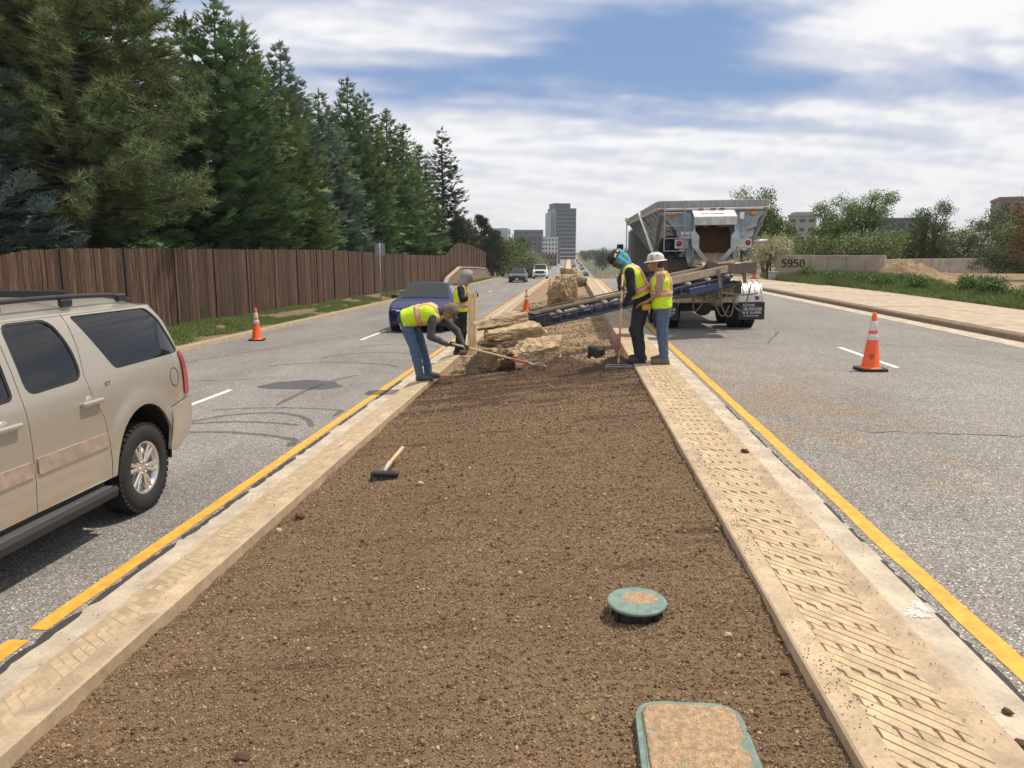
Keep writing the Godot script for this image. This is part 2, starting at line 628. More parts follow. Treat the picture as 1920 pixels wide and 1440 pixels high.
# ribbon lying on the road along a list of [x, d] points
func ribbon(pts: Array, w: float, jag: float, base: Callable, lift: float, m: Material) -> ArrayMesh:
	var st := nst()
	var l := []
	var r := []
	for i in pts.size():
		var p := Vector2(pts[i][0], pts[i][1])
		var a := Vector2(pts[maxi(i - 1, 0)][0], pts[maxi(i - 1, 0)][1])
		var b := Vector2(pts[mini(i + 1, pts.size() - 1)][0], pts[mini(i + 1, pts.size() - 1)][1])
		var nn := (b - a).normalized().orthogonal()
		var ww := w * (1.0 + rng.randf_range(-jag, jag))
		var end := 0.25 if (i == 0 or i == pts.size() - 1) and jag > 0.3 else 1.0
		var pl := p + nn * ww * 0.5 * end
		var pr := p - nn * w * (1.0 + rng.randf_range(-jag, jag)) * 0.5 * end
		l.append(Vector3(pl.x, base.call(pl.x, pl.y) + lift, -pl.y))
		r.append(Vector3(pr.x, base.call(pr.x, pr.y) + lift, -pr.y))
	for i in pts.size() - 1:
		face_out(st, [l[i], r[i], r[i + 1], l[i + 1]], (l[i] + r[i + 1]) / 2.0 - Vector3.UP)
	return done(st, m)

func line_pts(x0: float, d0: float, x1: float, d1: float, step: float, wob: float) -> Array:
	var n := maxi(1, int(absf(d1 - d0) / step))
	var out := []
	for i in n + 1:
		var t := float(i) / n
		out.append([lerpf(x0, x1, t) + rng.randf_range(-wob, wob), lerpf(d0, d1, t)])
	return out

# slanting stretcher bricks pressed into a concrete strip between x0 and x1
func stamped(parent: Node, x0: float, x1: float, d0: float, d1: float, base: Callable, h0: float, h1: float, most: int) -> void:
	var rect := PackedVector2Array([Vector2(x0 - 0.007, d0), Vector2(x1 + 0.007, d0), Vector2(x1 + 0.007, d1), Vector2(x0 - 0.007, d1)])
	var list := []
	var sw := 0.072
	var ln := 0.205
	for r in range(-2, int((d1 - d0) / ln) + 4):
		for c in range(-6, int((x1 - x0) / sw) + 3):
			var o := Vector2(x0 + c * sw + 0.008 * (r % 3), d0 + r * ln)
			var g := 0.0016 # half joint on the long sides
			var e := 0.0045 # half joint at the ends
			var cut4 := PackedVector2Array([o + Vector2(e, -e + g), o + Vector2(ln - e, -ln + e + g), o + Vector2(ln - e, -ln + e + sw - g), o + Vector2(e, -e + sw - g)])
			for cut in Geometry2D.intersect_polygons(cut4, rect):
				if absf(area(cut)) > 0.0004:
					list.append([o.y, cut])
	list.sort_custom(func(a, b): return a[0] < b[0])
	var rest := nst()
	var n := 0
	for e in list:
		var poly: PackedVector2Array = e[1]
		if Geometry2D.is_polygon_clockwise(poly):
			poly.reverse()
		var inner := Geometry2D.offset_polygon(poly, -0.003, Geometry2D.JOIN_MITER)
		if inner.is_empty() or inner[0].size() < 3:
			continue
		var top: PackedVector2Array = inner[0]
		var st := nst() if n < most else rest
		var up := rng.randf_range(-0.0015, 0.001)
		var t := rng.randf_range(0.95, 1.03)
		st.set_color(Color(t, t * rng.randf_range(0.97, 1.0), t * rng.randf_range(0.93, 1.0)))
		var lift := func(p: Vector2, hh: float) -> Vector3:
			return Vector3(p.x, base.call(p.x, p.y) + lerpf(h0, h1, (p.x - x0) / (x1 - x0)) + hh, -p.y)
		var pts := []
		for p in top:
			pts.append(lift.call(p, up))
		var under := Vector3(0, -1, 0)
		for i in range(1, pts.size() - 1):
			face_out(st, [pts[0], pts[i], pts[i + 1]], pts[0] + under)
		if top.size() == poly.size():
			var off := 0
			var best := 9.0
			for i in poly.size():
				if poly[i].distance_to(top[0]) < best:
					best = poly[i].distance_to(top[0])
					off = i
			for i in poly.size():
				var a := poly[(i + off) % poly.size()]
				var b := poly[(i + 1 + off) % poly.size()]
				face_out(st, [lift.call(a, -0.007), lift.call(b, -0.007), pts[(i + 1) % pts.size()], pts[i]], (pts[0] + pts[pts.size() / 2]) / 2 + under * 0.2)
		if n < most:
			put("paver", done(st, M.paver), parent)
		n += 1
	if n > most:
		var o := put("far_pavers", done(rest, M.paver), parent)
		o.set_meta("kind", "stuff")

func area(p: PackedVector2Array) -> float:
	var s := 0.0
	for i in p.size():
		s += p[i].cross(p[(i + 1) % p.size()])
	return s / 2.0

func pebble_mesh(sd: int) -> ArrayMesh:
	var ico := ico_points()
	var st := nst()
	rng.seed = sd
	var pts := []
	for p in ico[0]:
		pts.append(p * rng.randf_range(0.7, 1.15) * Vector3(1.0, 0.72, 0.85))
	for f in ico[1]:
		tri(st, pts[f[0]], pts[f[1]], pts[f[2]])
	return done(st, M.pebble)

func ico_points() -> Array:
	var t := (1.0 + sqrt(5.0)) / 2.0
	var p := []
	for v in [[-1, t, 0], [1, t, 0], [-1, -t, 0], [1, -t, 0], [0, -1, t], [0, 1, t], [0, -1, -t], [0, 1, -t], [t, 0, -1], [t, 0, 1], [-t, 0, -1], [-t, 0, 1]]:
		p.append(Vector3(v[0], v[1], v[2]).normalized())
	return [p, [[0, 11, 5], [0, 5, 1], [0, 1, 7], [0, 7, 10], [0, 10, 11], [1, 5, 9], [5, 11, 4], [11, 10, 2], [10, 7, 6], [7, 1, 8], [3, 9, 4], [3, 4, 2], [3, 2, 6], [3, 6, 8], [3, 8, 9], [4, 9, 5], [2, 4, 11], [6, 2, 10], [8, 6, 7], [9, 8, 1]]]

# where the fresh soil ends
func soil_edge(x: float) -> float:
	return lerpf(14.0, 13.1, smoothstep(-0.7, 0.3, x)) - n1.get_noise_2d(x * 40.0, 3.0) * 0.4

func soil_height(x: float, d: float) -> float:
	var y := soil_level(x, d)
	y += n1.get_noise_2d(x * 22.0, d * 22.0) * 0.022 + n2.get_noise_2d(x * 70.0, d * 110.0) * 0.011 + n2.get_noise_2d(x * 230.0 + 50.0, d * 260.0) * 0.006 + n1.get_noise_2d(x * 9.0 + 30.0, d * 190.0) * 0.009
	# heaps left by the conveyor where the fresh soil ends
	for m in [[0.05, 12.85, 0.55, 0.30, 0.17], [0.72, 12.45, 0.35, 0.3, 0.15], [-0.5, 12.75, 0.4, 0.25, 0.08]]:
		var gx: float = (x - m[0]) / m[2]
		var gy: float = (d - m[1]) / m[3]
		y += m[4] * exp(-gx * gx - gy * gy) * (1.0 + 0.4 * n1.get_noise_2d(x * 60.0, d * 60.0))
	return y

func build_setting() -> void:
	rng.seed = 3
	# the ground as one sheet to the horizon
	var xs := [-2500.0, -900.0, -400.0, -200.0, -110.0, -70.0, -45.0, -30.0, -22.0, -17.0, -14.0, -12.5, -11.6, -11.0, -10.5, -10.1, -9.75, -9.62, -9.3, -6.0, -2.0, 1.0, 5.0, 8.6, 9.1, 9.6, 11.0, 12.2, 13.0, 13.6, 14.2, 15.0, 16.0, 17.5, 19.0, 21.0, 24.0, 28.0, 34.0, 45.0, 70.0, 110.0, 200.0, 400.0, 900.0, 2500.0]
	var rows := []
	var cols := []
	for d in D_LINES + [1300.0, 1700.0, 2500.0, 4000.0]:
		var r := []
		var c := []
		for x in xs:
			r.append(Vector3(x, y_ground(x, d), -d))
			var q := n1.get_noise_2d(x * 3.0, d * 3.0) * 0.5 + 0.5
			var col := Color(0.15, 0.11, 0.065).lerp(Color(0.22, 0.165, 0.10), q)
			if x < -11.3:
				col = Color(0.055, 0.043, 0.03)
			elif x > 12.0:
				col = Color(0.22, 0.145, 0.085).lerp(Color(0.29, 0.2, 0.12), q)
			if d > 75.0 or absf(x) > 60.0:
				col = Color(0.07, 0.085, 0.035).lerp(Color(0.13, 0.12, 0.06), q)
			c.append(col)
		rows.append(r)
		cols.append(c)
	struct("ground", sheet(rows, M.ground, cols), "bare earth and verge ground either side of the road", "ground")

	# carriageways
	var left_tint := func(x: float, d: float) -> Color:
		var t := 0.225 + n1.get_noise_2d(x * 9.0, d * 3.0) * 0.05 + n2.get_noise_2d(x * 30.0, d * 30.0) * 0.03
		return Color(t * 1.0, t * 0.94, t * 0.87)
	var right_tint := func(x: float, d: float) -> Color:
		var t := 0.232 + n1.get_noise_2d(x * 9.0 + 70.0, d * 3.0) * 0.045 + n2.get_noise_2d(x * 30.0, d * 30.0 + 40.0) * 0.03
		var c := Color(t * 1.0, t * 0.925, t * 0.84)
		# soil dropped beside the truck
		var dirt := smoothstep(0.05, 0.55, n2.get_noise_2d(x * 24.0 + 11.0, d * 24.0) + 0.75 * exp(-pow((x - 2.6) / 1.3, 2.0) - pow((d - 10.5) / 3.4, 2.0)) - 0.25)
		dirt *= smoothstep(5.2, 3.2, x) * smoothstep(4.5, 7.0, d) * smoothstep(19.0, 15.0, d)
		return c.lerp(Color(0.235, 0.17, 0.11), dirt * 0.7)
	var yl := func(_x: float, d: float) -> float: return y_left(d)
	var yr := func(x: float, d: float) -> float: return y_right(x, d)
	var base_r := func(_x: float, d: float) -> float: return prof(PR, d)
	struct("road_left", road_mesh(-9.5, -3.04, yl, left_tint), "grey asphalt carriageway of oncoming traffic beside the wooden fence", "road")
	struct("road_right", road_mesh(1.9, 9.0, yr, right_tint), "grey asphalt carriageway with dirt stains under the stone truck", "road")

	# right kerb of the median: border, stamped strip, kerb top, face, gutter pan
	var kr := struct("median_kerb_right", strip_flat([[1.02, -0.32], [1.02, 0.122], [1.03, 0.13], [1.14, 0.13], [1.1405, 0.1215], [1.475, 0.1165], [1.476, 0.125], [1.60, 0.122], [1.63, 0.108], [1.66, 0.07], [1.675, 0.03]], base_r, -3.0, 300.0, M.concrete_tan), "tan concrete median edging stamped with herringbone bricks beside truck lane", "kerb")
	stamped(kr, 1.143, 1.473, 2.0, 16.0, base_r, 0.1305, 0.1265, 300)
	struct("gutter_right", strip_flat([[1.676, 0.028], [1.90, 0.008], [1.93, 0.004]], base_r, -3.0, 300.0, M.gutter), "pale concrete gutter pan beside the truck lane", "gutter")
	# left kerb
	var kl := struct("median_kerb_left", strip_flat([[-2.81, 0.02], [-2.795, 0.05], [-2.765, 0.10], [-2.74, 0.118], [-2.715, 0.122], [-2.714, 0.1217], [-2.4505, 0.2017], [-2.45, 0.205], [-2.33, 0.215], [-2.315, 0.207], [-2.31, 0.0], [-2.31, -0.2]], yl, -3.0, 300.0, M.concrete_tan), "tan concrete median edging stamped with bricks beside oncoming lane", "kerb")
	stamped(kl, -2.712, -2.452, 2.2, 14.0, yl, 0.123, 0.203, 300)
	struct("gutter_left", strip_flat([[-3.09, 0.003], [-3.05, 0.006], [-2.81, 0.022]], yl, -3.0, 300.0, M.gutter), "pale concrete gutter pan beside the oncoming lane", "gutter")

	# painted lines
	var lines := func(called: String, x: float, d0: float, d1: float, w: float, base: Callable, m: Material, label: String) -> void:
		struct(called, ribbon(line_pts(x, d0, x, d1, 0.3 if d1 < 70.0 else 2.0, 0.004), w, 0.07, base, 0.004, m), label, "road marking")
	lines.call("yellow_line_right", 2.05, 0.5, 60.0, 0.115, yr, M.yellow_paint, "solid yellow edge line on the truck carriageway")
	lines.call("yellow_line_left", -3.2, 4.15, 60.0, 0.118, yl, M.yellow_paint, "solid yellow edge line on the oncoming carriageway")
	lines.call("yellow_line_left", -3.22, 1.0, 4.02, 0.13, yl, M.yellow_paint, "short yellow edge line piece cut off near the frame corner")
	lines.call("yellow_line_far", -3.1, 60.3, 108.0, 0.12, yl, M.yellow_paint, "far stretch of yellow edge line by the oncoming cars")
	lines.call("yellow_line_far", 2.05, 60.3, 78.0, 0.12, yr, M.yellow_paint, "far stretch of yellow edge line beyond the truck")
	for q in [[11.2, 12.75], [21.2, 24.2], [32.5, 35.5], [44.0, 47.0], [55.5, 58.5]]:
		lines.call("lane_dash", -5.82, q[0], q[1], 0.1, yl, M.white_paint, ["white lane dash behind the beige vehicle", "white lane dash in front of the blue car", "white lane dash level with the standing boulder", "white lane dash beyond the blue car", "farthest white lane dash towards the dark car"][int(q[0] / 11.1) - 1])
	for q in [[12.6, 15.3], [24.0, 27.0]]:
		lines.call("lane_dash", 5.24, q[0], q[1], 0.1, yr, M.white_paint, "white lane dash beside the large traffic cone" if q[0] < 20 else "white lane dash right of the stone truck")

	# sealant lumps between gutter and asphalt
	for q in [[3.0, 3.9], [4.02, 4.6], [4.9, 5.15], [5.25, 5.7], [6.3, 7.2], [7.35, 8.1], [8.6, 9.4]]:
		struct("joint_sealant", ribbon(line_pts(1.9, q[0], 1.9, q[1], 0.05, 0.012), 0.065, 0.3, yr, 0.007, M.tar), "black crumbled joint sealant along the gutter beside truck lane", "sealant").set_meta("group", "sealant by the truck lane")
	for q in [[3.4, 4.4], [4.5, 5.6], [5.7, 7.0], [7.1, 8.3], [8.4, 9.6], [10.0, 11.5], [12.0, 14.0]]:
		struct("joint_sealant", ribbon(line_pts(-3.085, q[0], -3.085, q[1], 0.07, 0.012), 0.06, 0.4, yl, 0.0055, M.tar), "black crumbled joint sealant along the gutter beside oncoming lane", "sealant").set_meta("group", "sealant by the oncoming lane")
	# cracks
	for q in [[4.9, 18.4, 4.0, 15.8, "thin jagged crack in asphalt from truck towards the dash"], [5.6, 15.8, 8.4, 15.2, "thin faint crack across asphalt beyond the large cone"], [2.9, 8.1, 6.6, 7.7, "thin crack across asphalt in front of the large cone"], [6.6, 7.7, 9.0, 7.9, "thin crack reaching the frame edge on the truck road"]]:
		var pts := []
		for i in 31:
			var t := i / 30.0
			pts.append([lerpf(q[0], q[2], t) + rng.randf_range(-0.05, 0.05), lerpf(q[1], q[3], t) + rng.randf_range(-0.06, 0.06)])
		struct("asphalt_crack", ribbon(pts, 0.014, 0.8, yr, 0.004, M.tar), q[4], "crack")
	for q in [[-8.6, 15.5, -5.9, 24.0, "long jagged crack beside the dash under the blue car"], [-7.0, 13.6, -5.0, 14.3, "short crack across asphalt behind the beige vehicle"]]:
		var pts := []
		for i in 41:
			var t := i / 40.0
			pts.append([lerpf(q[0], q[2], t) + rng.randf_range(-0.05, 0.05), lerpf(q[1], q[3], t) + rng.randf_range(-0.06, 0.06)])
		struct("asphalt_crack", ribbon(pts, 0.018, 0.8, yl, 0.004, M.tar), q[4], "crack")
	# dark oval patch and curved tyre marks on the oncoming lane
	var oval := nst()
	var oc := Vector3(-4.75, y_left(13.3) + 0.004, -13.3)
	for i in 40:
		var a := TAU * i / 40
		var b := TAU * (i + 1) / 40
		var ra := 1.0 + 0.07 * sin(a * 3.0) + 0.05 * sin(a * 7.0 + 1.0)
		var rb := 1.0 + 0.07 * sin(b * 3.0) + 0.05 * sin(b * 7.0 + 1.0)
		face_out(oval, [oc, oc + Vector3(cos(a) * 0.72 * ra, 0, sin(a) * 0.55 * ra), oc + Vector3(cos(b) * 0.72 * rb, 0, sin(b) * 0.55 * rb)], oc - Vector3.UP)
	struct("tar_patch", done(oval, M.tar_patch), "dark oval asphalt repair patch on the oncoming lane", "patch")
	for q in [[-4.4, 9.3, 1.25, 0.85, 0.9, 4.4, 0.10], [-4.35, 9.5, 0.95, 1.3, 0.3, 3.6, 0.09], [-4.6, 8.6, 1.5, 0.9, 0.2, 2.9, 0.11], [-4.2, 10.6, 1.3, 0.6, 0.0, 2.6, 0.08], [-4.9, 15.5, 1.4, 0.9, 0.3, 3.0, 0.10], [-4.4, 17.0, 1.2, 1.3, 0.0, 3.1, 0.09], [-4.0, 12.0, 0.5, 2.6, 1.7, 3.4, 0.08], [-4.3, 19.0, 1.1, 1.2, 0.4, 2.8, 0.09]]:
		var pts := []
		for i in 37:
			var a: float = lerpf(q[4], q[5], i / 36.0)
			pts.append([clampf(q[0] + cos(a) * q[2], -9.0, -3.35), q[1] + sin(a) * q[3]])
		struct("tyre_mark", ribbon(pts, q[6], 0.35, yl, 0.004 + q[6] * 0.02, M.skid), "faint curved black tyre mark on the oncoming lane", "tyre mark").set_meta("group", "curved tyre marks on the oncoming lane")

	# soil of the median
	rows = []
	cols = []
	var dd := 1.6
	while dd < 15.0:
		var r := []
		var c := []
		for i in 112:
			var x := lerpf(-2.312, 1.022, i / 111.0)
			r.append(Vector3(x, soil_height(x, dd), -dd))
			var q := n1.get_noise_2d(x * 14.0, dd * 10.0) * 0.5 + 0.5
			var f := n2.get_noise_2d(x * 90.0, dd * 90.0) * 0.5 + 0.5
			var fresh := Color(0.125, 0.078, 0.043).lerp(Color(0.215, 0.142, 0.082), q * 0.7 + f * 0.3)
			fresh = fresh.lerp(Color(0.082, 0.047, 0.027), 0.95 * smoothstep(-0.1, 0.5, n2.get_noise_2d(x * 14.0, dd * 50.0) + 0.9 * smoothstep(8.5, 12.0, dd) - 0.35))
			var old := Color(0.27, 0.185, 0.11).lerp(Color(0.34, 0.25, 0.15), f)
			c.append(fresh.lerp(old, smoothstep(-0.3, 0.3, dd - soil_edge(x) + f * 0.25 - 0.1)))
		rows.append(r)
		cols.append(c)
		dd += 0.03
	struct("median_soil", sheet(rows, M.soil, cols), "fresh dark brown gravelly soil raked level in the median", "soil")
	rows = []
	cols = []
	dd = 14.96
	while dd < 130.0:
		var r := []
		var c := []
		for i in 36:
			var x := lerpf(-2.31, 1.02, i / 35.0)
			var bl := smoothstep(15.0, 16.0, dd)
			r.append(Vector3(x, soil_height(x, dd) - 0.004 + bl * (n1.get_noise_2d(x * 16.0, dd * 14.0) * 0.05 + n2.get_noise_2d(x * 60.0, dd * 60.0) * 0.025), -dd))
			var f := n2.get_noise_2d(x * 60.0, dd * 60.0) * 0.5 + 0.5
			c.append(Color(0.27, 0.185, 0.11).lerp(Color(0.35, 0.25, 0.155), f))
		rows.append(r)
		cols.append(c)
		dd += 0.12 if dd < 30.0 else 1.0
	struct("median_earth", sheet(rows, M.soil, cols), "lighter dry old earth of the median beyond the fresh soil", "soil")
	# far part of the median with kerbs
	struct("median_far", strip([[-2.3, 0.05], [-1.0, 0.12], [1.0, 0.12]], func(_x, d): return prof(PL, d), 129.0, 1100.0, M.concrete_tan), "far median between the carriageways on the opposite hill", "median")

	# gravel grains on the fresh soil
	var kinds := [pebble_mesh(1), pebble_mesh(2), pebble_mesh(5)]
	rng.seed = 77
	for kind in 3:
		var xf := []
		var cc := []
		for i in 42000:
			var d := 1.95 * pow(14.1 / 1.95, pow(rng.randf(), 0.92))
			var x := rng.randf_range(-2.3, 1.01)
			if d > soil_edge(x) + 0.1:
				continue
			var s := rng.randf_range(0.0024, 0.0056) * (1.0 + 0.07 * d)
			if rng.randf() < 0.035:
				s *= rng.randf_range(1.6, 2.6)
			var y := soil_level(x, d) + n1.get_noise_2d(x * 22.0, d * 22.0) * 0.022 + n2.get_noise_2d(x * 70.0, d * 110.0) * 0.011 + n2.get_noise_2d(x * 230.0 + 50.0, d * 260.0) * 0.006 + n1.get_noise_2d(x * 9.0 + 30.0, d * 190.0) * 0.009
			if d > 12.0:
				y = soil_height(x, d)
			xf.append(Transform3D(rbasis(s), Vector3(x, y + s * 0.3, -d)))
			var t := rng.randf()
			var c := Color(0.085, 0.05, 0.027).lerp(Color(0.34, 0.23, 0.132), t)
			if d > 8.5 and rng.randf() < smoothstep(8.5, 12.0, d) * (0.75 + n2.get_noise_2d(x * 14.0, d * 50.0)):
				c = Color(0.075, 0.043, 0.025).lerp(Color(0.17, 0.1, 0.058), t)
			elif rng.randf() < 0.08:
				c = Color(0.46, 0.33, 0.2)
			cc.append(c)
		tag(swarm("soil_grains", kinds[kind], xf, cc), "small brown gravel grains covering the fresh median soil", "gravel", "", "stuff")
	# stones in the old earth, crumbs of soil swept onto the kerb
	var xf2 := []
	var cc2 := []
	for i in 16000:
		var d := 13.4 + 24.0 * pow(rng.randf(), 1.5)
		var x := rng.randf_range(-2.25, 0.98)
		if d < soil_edge(x) + 0.1:
			continue
		var s := rng.randf_range(0.008, 0.02) * (1.0 + 0.02 * d) * (2.2 if rng.randf() < 0.04 else 1.0)
		xf2.append(Transform3D(rbasis(s), Vector3(x, soil_height(x, d) + s * 0.2, -d)))
		cc2.append(Color(0.24, 0.16, 0.095).lerp(Color(0.46, 0.36, 0.24), rng.randf()))
	tag(swarm("earth_stones", kinds[0], xf2, cc2), "loose pale stones in the old dry earth", "gravel", "", "stuff")
	xf2 = []
	cc2 = []
	for q in [[1.08, 3.0, 0.05, 0.25, 260], [1.1, 4.85, 0.06, 0.3, 420], [1.12, 6.3, 0.06, 0.35, 420], [1.1, 8.3, 0.06, 0.5, 420], [1.3, 10.6, 0.15, 0.8, 900], [1.56, 7.6, 0.05, 1.6, 700], [1.58, 4.0, 0.05, 1.0, 260], [1.8, 9.5, 0.12, 2.5, 1300], [-2.38, 5.0, 0.05, 1.5, 260], [-2.38, 9.0, 0.05, 2.0, 300], [-2.9, 6.0, 0.1, 2.5, 260]]:
		for i in int(q[4] * 0.6):
			var x: float = q[0] + rng.randfn() * q[2]
			var d: float = q[1] + rng.randfn() * q[3]
			var y := 0.0
			if x > 0.0:
				if x < 1.03 or x > 1.95 or (x > 1.61 and x < 1.68):
					continue
				y = y_right(0.0, d) + (0.13 if x < 1.61 else lerpf(0.028, 0.008, (x - 1.676) / 0.224))
			else:
				if x > -2.33 or (x < -2.44 and x > -2.82) or x < -3.04:
					continue
				y = y_left(d) + (0.21 if x > -2.44 else 0.016)
			var s := rng.randf_range(0.0022, 0.0055)
			xf2.append(Transform3D(rbasis(s), Vector3(x, y + s * 0.4, -d)))
			cc2.append(Color(0.17, 0.105, 0.06).lerp(Color(0.34, 0.24, 0.15), rng.randf()))
	tag(swarm("kerb_crumbs", kinds[1], xf2, cc2), "brown soil crumbs scattered on the median kerbs", "gravel", "", "stuff")
	# larger clods, single things
	for q in [[-2.16, 5.85, 0.045, "dark round clod of soil against the left kerb lip"], [-2.22, 5.55, 0.028, "small pale stone at the kerb lip near the clod"], [-1.29, 2.72, 0.03, "dark clod on the soil near the lower left corner"], [0.95, 3.15, 0.022, "dark clod close to the right kerb border"], [-0.35, 3.05, 0.02, "small dark clod on bare soil before the round lid"], [1.78, 2.98, 0.022, "dark pebble lying in the right gutter"], [1.7, 2.75, 0.03, "black stone lying on the right kerb edge"], [1.55, 6.7, 0.035, "flat dark pebble on the stamped kerb"], [0.78, 3.5, 0.022, "pale yellow pebble right of the round lid"], [-1.3, 6.55, 0.03, "pinkish stone beside the broken broom"]]:
		var st := nst()
		var ico := ico_points()
		var pts := []
		for p in ico[0]:
			pts.append(p * rng.randf_range(0.8, 1.2) * q[2] * Vector3(1.1, 0.75, 1.0))
		for f in ico[1]:
			tri(st, pts[f[0]], pts[f[1]], pts[f[2]])
		var light: bool = q[3].contains("pale") or q[3].contains("pink")
		var o := obj("soil_clod" if not light else "loose_stone", st, M.clod_light if light else M.clod_dark)
		var y: float = soil_height(q[0], q[1]) if q[0] < 1.0 else (y_right(q[0], q[1]) + (0.12 if q[0] < 1.6 else (0.10 if q[0] < 1.62 else 0.02)))
		if q[0] > 1.65 and q[0] < 1.75:
			y = 0.03
		o.position = Vector3(q[0], y + q[2] * 0.35, -q[1])
		tag(o, q[3], "clod" if not light else "stone", "loose lumps on soil and kerb")

	# right pavement
	var bev := [[9.0, 0.0], [9.03, 0.02], [9.05, 0.1], [9.07, 0.125], [9.1, 0.135], [9.24, 0.14]]
	struct("kerb_far_right", strip_flat(bev, yr, -3.0, 75.0, M.kerb_shaded), "brown kerb along the right pavement with face shade in its colour", "kerb")
	var toe := struct("gutter_far_right", strip_flat([[8.5, 0.006], [9.0, 0.01]], yr, -3.0, 75.0, M.gutter), "pale gutter strip along the right pavement kerb", "gutter")
	toe.set_meta("kind", "structure")
	var slabs := Node3D.new()
	slabs.name = "pavement"
	add_child(slabs)
	tag(slabs, "wide pale concrete pavement right of the road", "pavement", "", "structure")
	var back := [[0.0, 12.9], [23.0, 12.9], [32.0, 13.2], [40.0, 12.9], [49.0, 11.7], [75.0, 11.2]]
	var edge := func(d: float) -> float:
		for i in back.size() - 1:
			if d <= back[i + 1][0]:
				return lerpf(back[i][1], back[i + 1][1], (d - back[i][0]) / (back[i + 1][0] - back[i][0]))
		return back[-1][1]
	var d0 := 6.0
	while d0 < 70.0:
		var d1 := d0 + 3.05
		var st := nst()
		var xa := 9.245
		for half in 2:
			var xb0: float = lerpf(9.25, edge.call(d0), 0.5 * (half + 1))
			var xb1: float = lerpf(9.25, edge.call(d1), 0.5 * (half + 1))
			var xa0: float = xa if half == 0 else lerpf(9.25, edge.call(d0), 0.5) + 0.012
			var xa1: float = xa if half == 0 else lerpf(9.25, edge.call(d1), 0.5) + 0.012
			var st2 := nst()
			var jit := rng.randf_range(-0.006, 0.006)
			var top := func(x: float, d: float) -> Vector3: return Vector3(x, y_right(x, d) + 0.146 + jit, -d)
			var p := [top.call(xa0, d0), top.call(xb0, d0), top.call(xb1, d1 - 0.015), top.call(xa1, d1 - 0.015)]
			quad(st2, p[0], p[1], p[2], p[3])
			for e in [[0, 1], [1, 2], [2, 3], [3, 0]]:
				quad(st2, p[e[0]] - Vector3(0, 0.12, 0), p[e[1]] - Vector3(0, 0.12, 0), p[e[1]], p[e[0]])
			put("paving_slab", done(st2, M.pavement), slabs)
		d0 = d1
	var lk := [[-9.75, 0.115], [-9.62, 0.12], [-9.5, 0.11], [-9.47, 0.09], [-9.44, 0.0], [-9.44, -0.05]]
	struct("kerb_far_left", strip_flat(lk, yl, -3.0, 110.0, M.kerb_left, 1.5), "worn low kerb along the verge below the wooden fence", "kerb")

# ---------------------------------------------------------------- curved panels: a flat outline (s, h) bent onto a surface
func panel(poly: PackedVector2Array, holes: Array, map: Callable, cell: float, thick: float, m: Material) -> ArrayMesh:
	var st := SurfaceTool.new()
	st.begin(Mesh.PRIMITIVE_TRIANGLES)
	var lo := poly[0]
	var hi := poly[0]
	for p in poly:
		lo = lo.min(p)
		hi = hi.max(p)
	var e := 0.004
	var nrm := func(p: Vector2) -> Vector3:
		var a: Vector3 = map.call(p + Vector2(e, 0)) - map.call(p - Vector2(e, 0))
		var b: Vector3 = map.call(p + Vector2(0, e)) - map.call(p - Vector2(0, e))
		return b.cross(a).normalized()
	var out: Vector3 = nrm.call((lo + hi) / 2.0)
	var sgn := 1.0 if out.x >= 0.0 else -1.0
	var mirrored := false
	if map.call((lo + hi) / 2.0).x < 0.0:
		mirrored = true
	sgn = -1.0 if (out.x < 0.0) != mirrored else 1.0
	var nx := int(ceil((hi.x - lo.x) / cell))
	var ny := int(ceil((hi.y - lo.y) / cell))
	for i in nx:
		for j in ny:
			var a := lo + Vector2(i * cell, j * cell)
			var b := a + Vector2(cell, cell)
			var pieces := Geometry2D.intersect_polygons(PackedVector2Array([a, Vector2(b.x, a.y), b, Vector2(a.x, b.y)]), poly)
			for hole in holes:
				var left := []
				for q in pieces:
					left.append_array(Geometry2D.clip_polygons(q, hole))
				pieces.assign(left)
			for q in pieces:
				var idx := Geometry2D.triangulate_polygon(q)
				for k in range(0, idx.size(), 3):
					var v := [map.call(q[idx[k]]), map.call(q[idx[k + 1]]), map.call(q[idx[k + 2]])]
					var n := [nrm.call(q[idx[k]]) * sgn, nrm.call(q[idx[k + 1]]) * sgn, nrm.call(q[idx[k + 2]]) * sgn]
					var flip: bool = (v[1] - v[0]).cross(v[2] - v[0]).dot(n[0]) > 0.0
					for w in ([0, 2, 1] if flip else [0, 1, 2]):
						st.set_normal(n[w])
						st.add_vertex(v[w])
	for ring in [poly] + holes:
		for i in ring.size():
			var p: Vector2 = ring[i]
			var q: Vector2 = ring[(i + 1) % ring.size()]
			var a: Vector3 = map.call(p)
			var b: Vector3 = map.call(q)
			var a2: Vector3 = a - nrm.call(p) * sgn * thick
			var b2: Vector3 = b - nrm.call(q) * sgn * thick
			var fn := (b - a).cross(a2 - a).normalized()
			for w in [a, b, b2, a, b2, a2]:
				st.set_normal(-fn)
				st.add_vertex(w)
	var am := st.commit()
	am.surface_set_material(0, m)
	return am

func poly(a: Array) -> PackedVector2Array:
	var p := PackedVector2Array()
	for q in a:
		p.append(Vector2(q[0], q[1]))
	return p

func rounded(a: Array, r: float, n := 4) -> PackedVector2Array:
	var out := PackedVector2Array()
	for i in a.size():
		var p := Vector2(a[i][0], a[i][1])
		var q := Vector2(a[i - 1][0], a[i - 1][1])
		var s := Vector2(a[(i + 1) % a.size()][0], a[(i + 1) % a.size()][1])
		var rr := minf(r, minf(p.distance_to(q), p.distance_to(s)) * 0.45)
		var b := p + (q - p).normalized() * rr
		var c := p + (s - p).normalized() * rr
		for k in n + 1:
			var t := float(k) / n
			out.append(b.lerp(p, t).lerp(p.lerp(c, t), t))
	return out

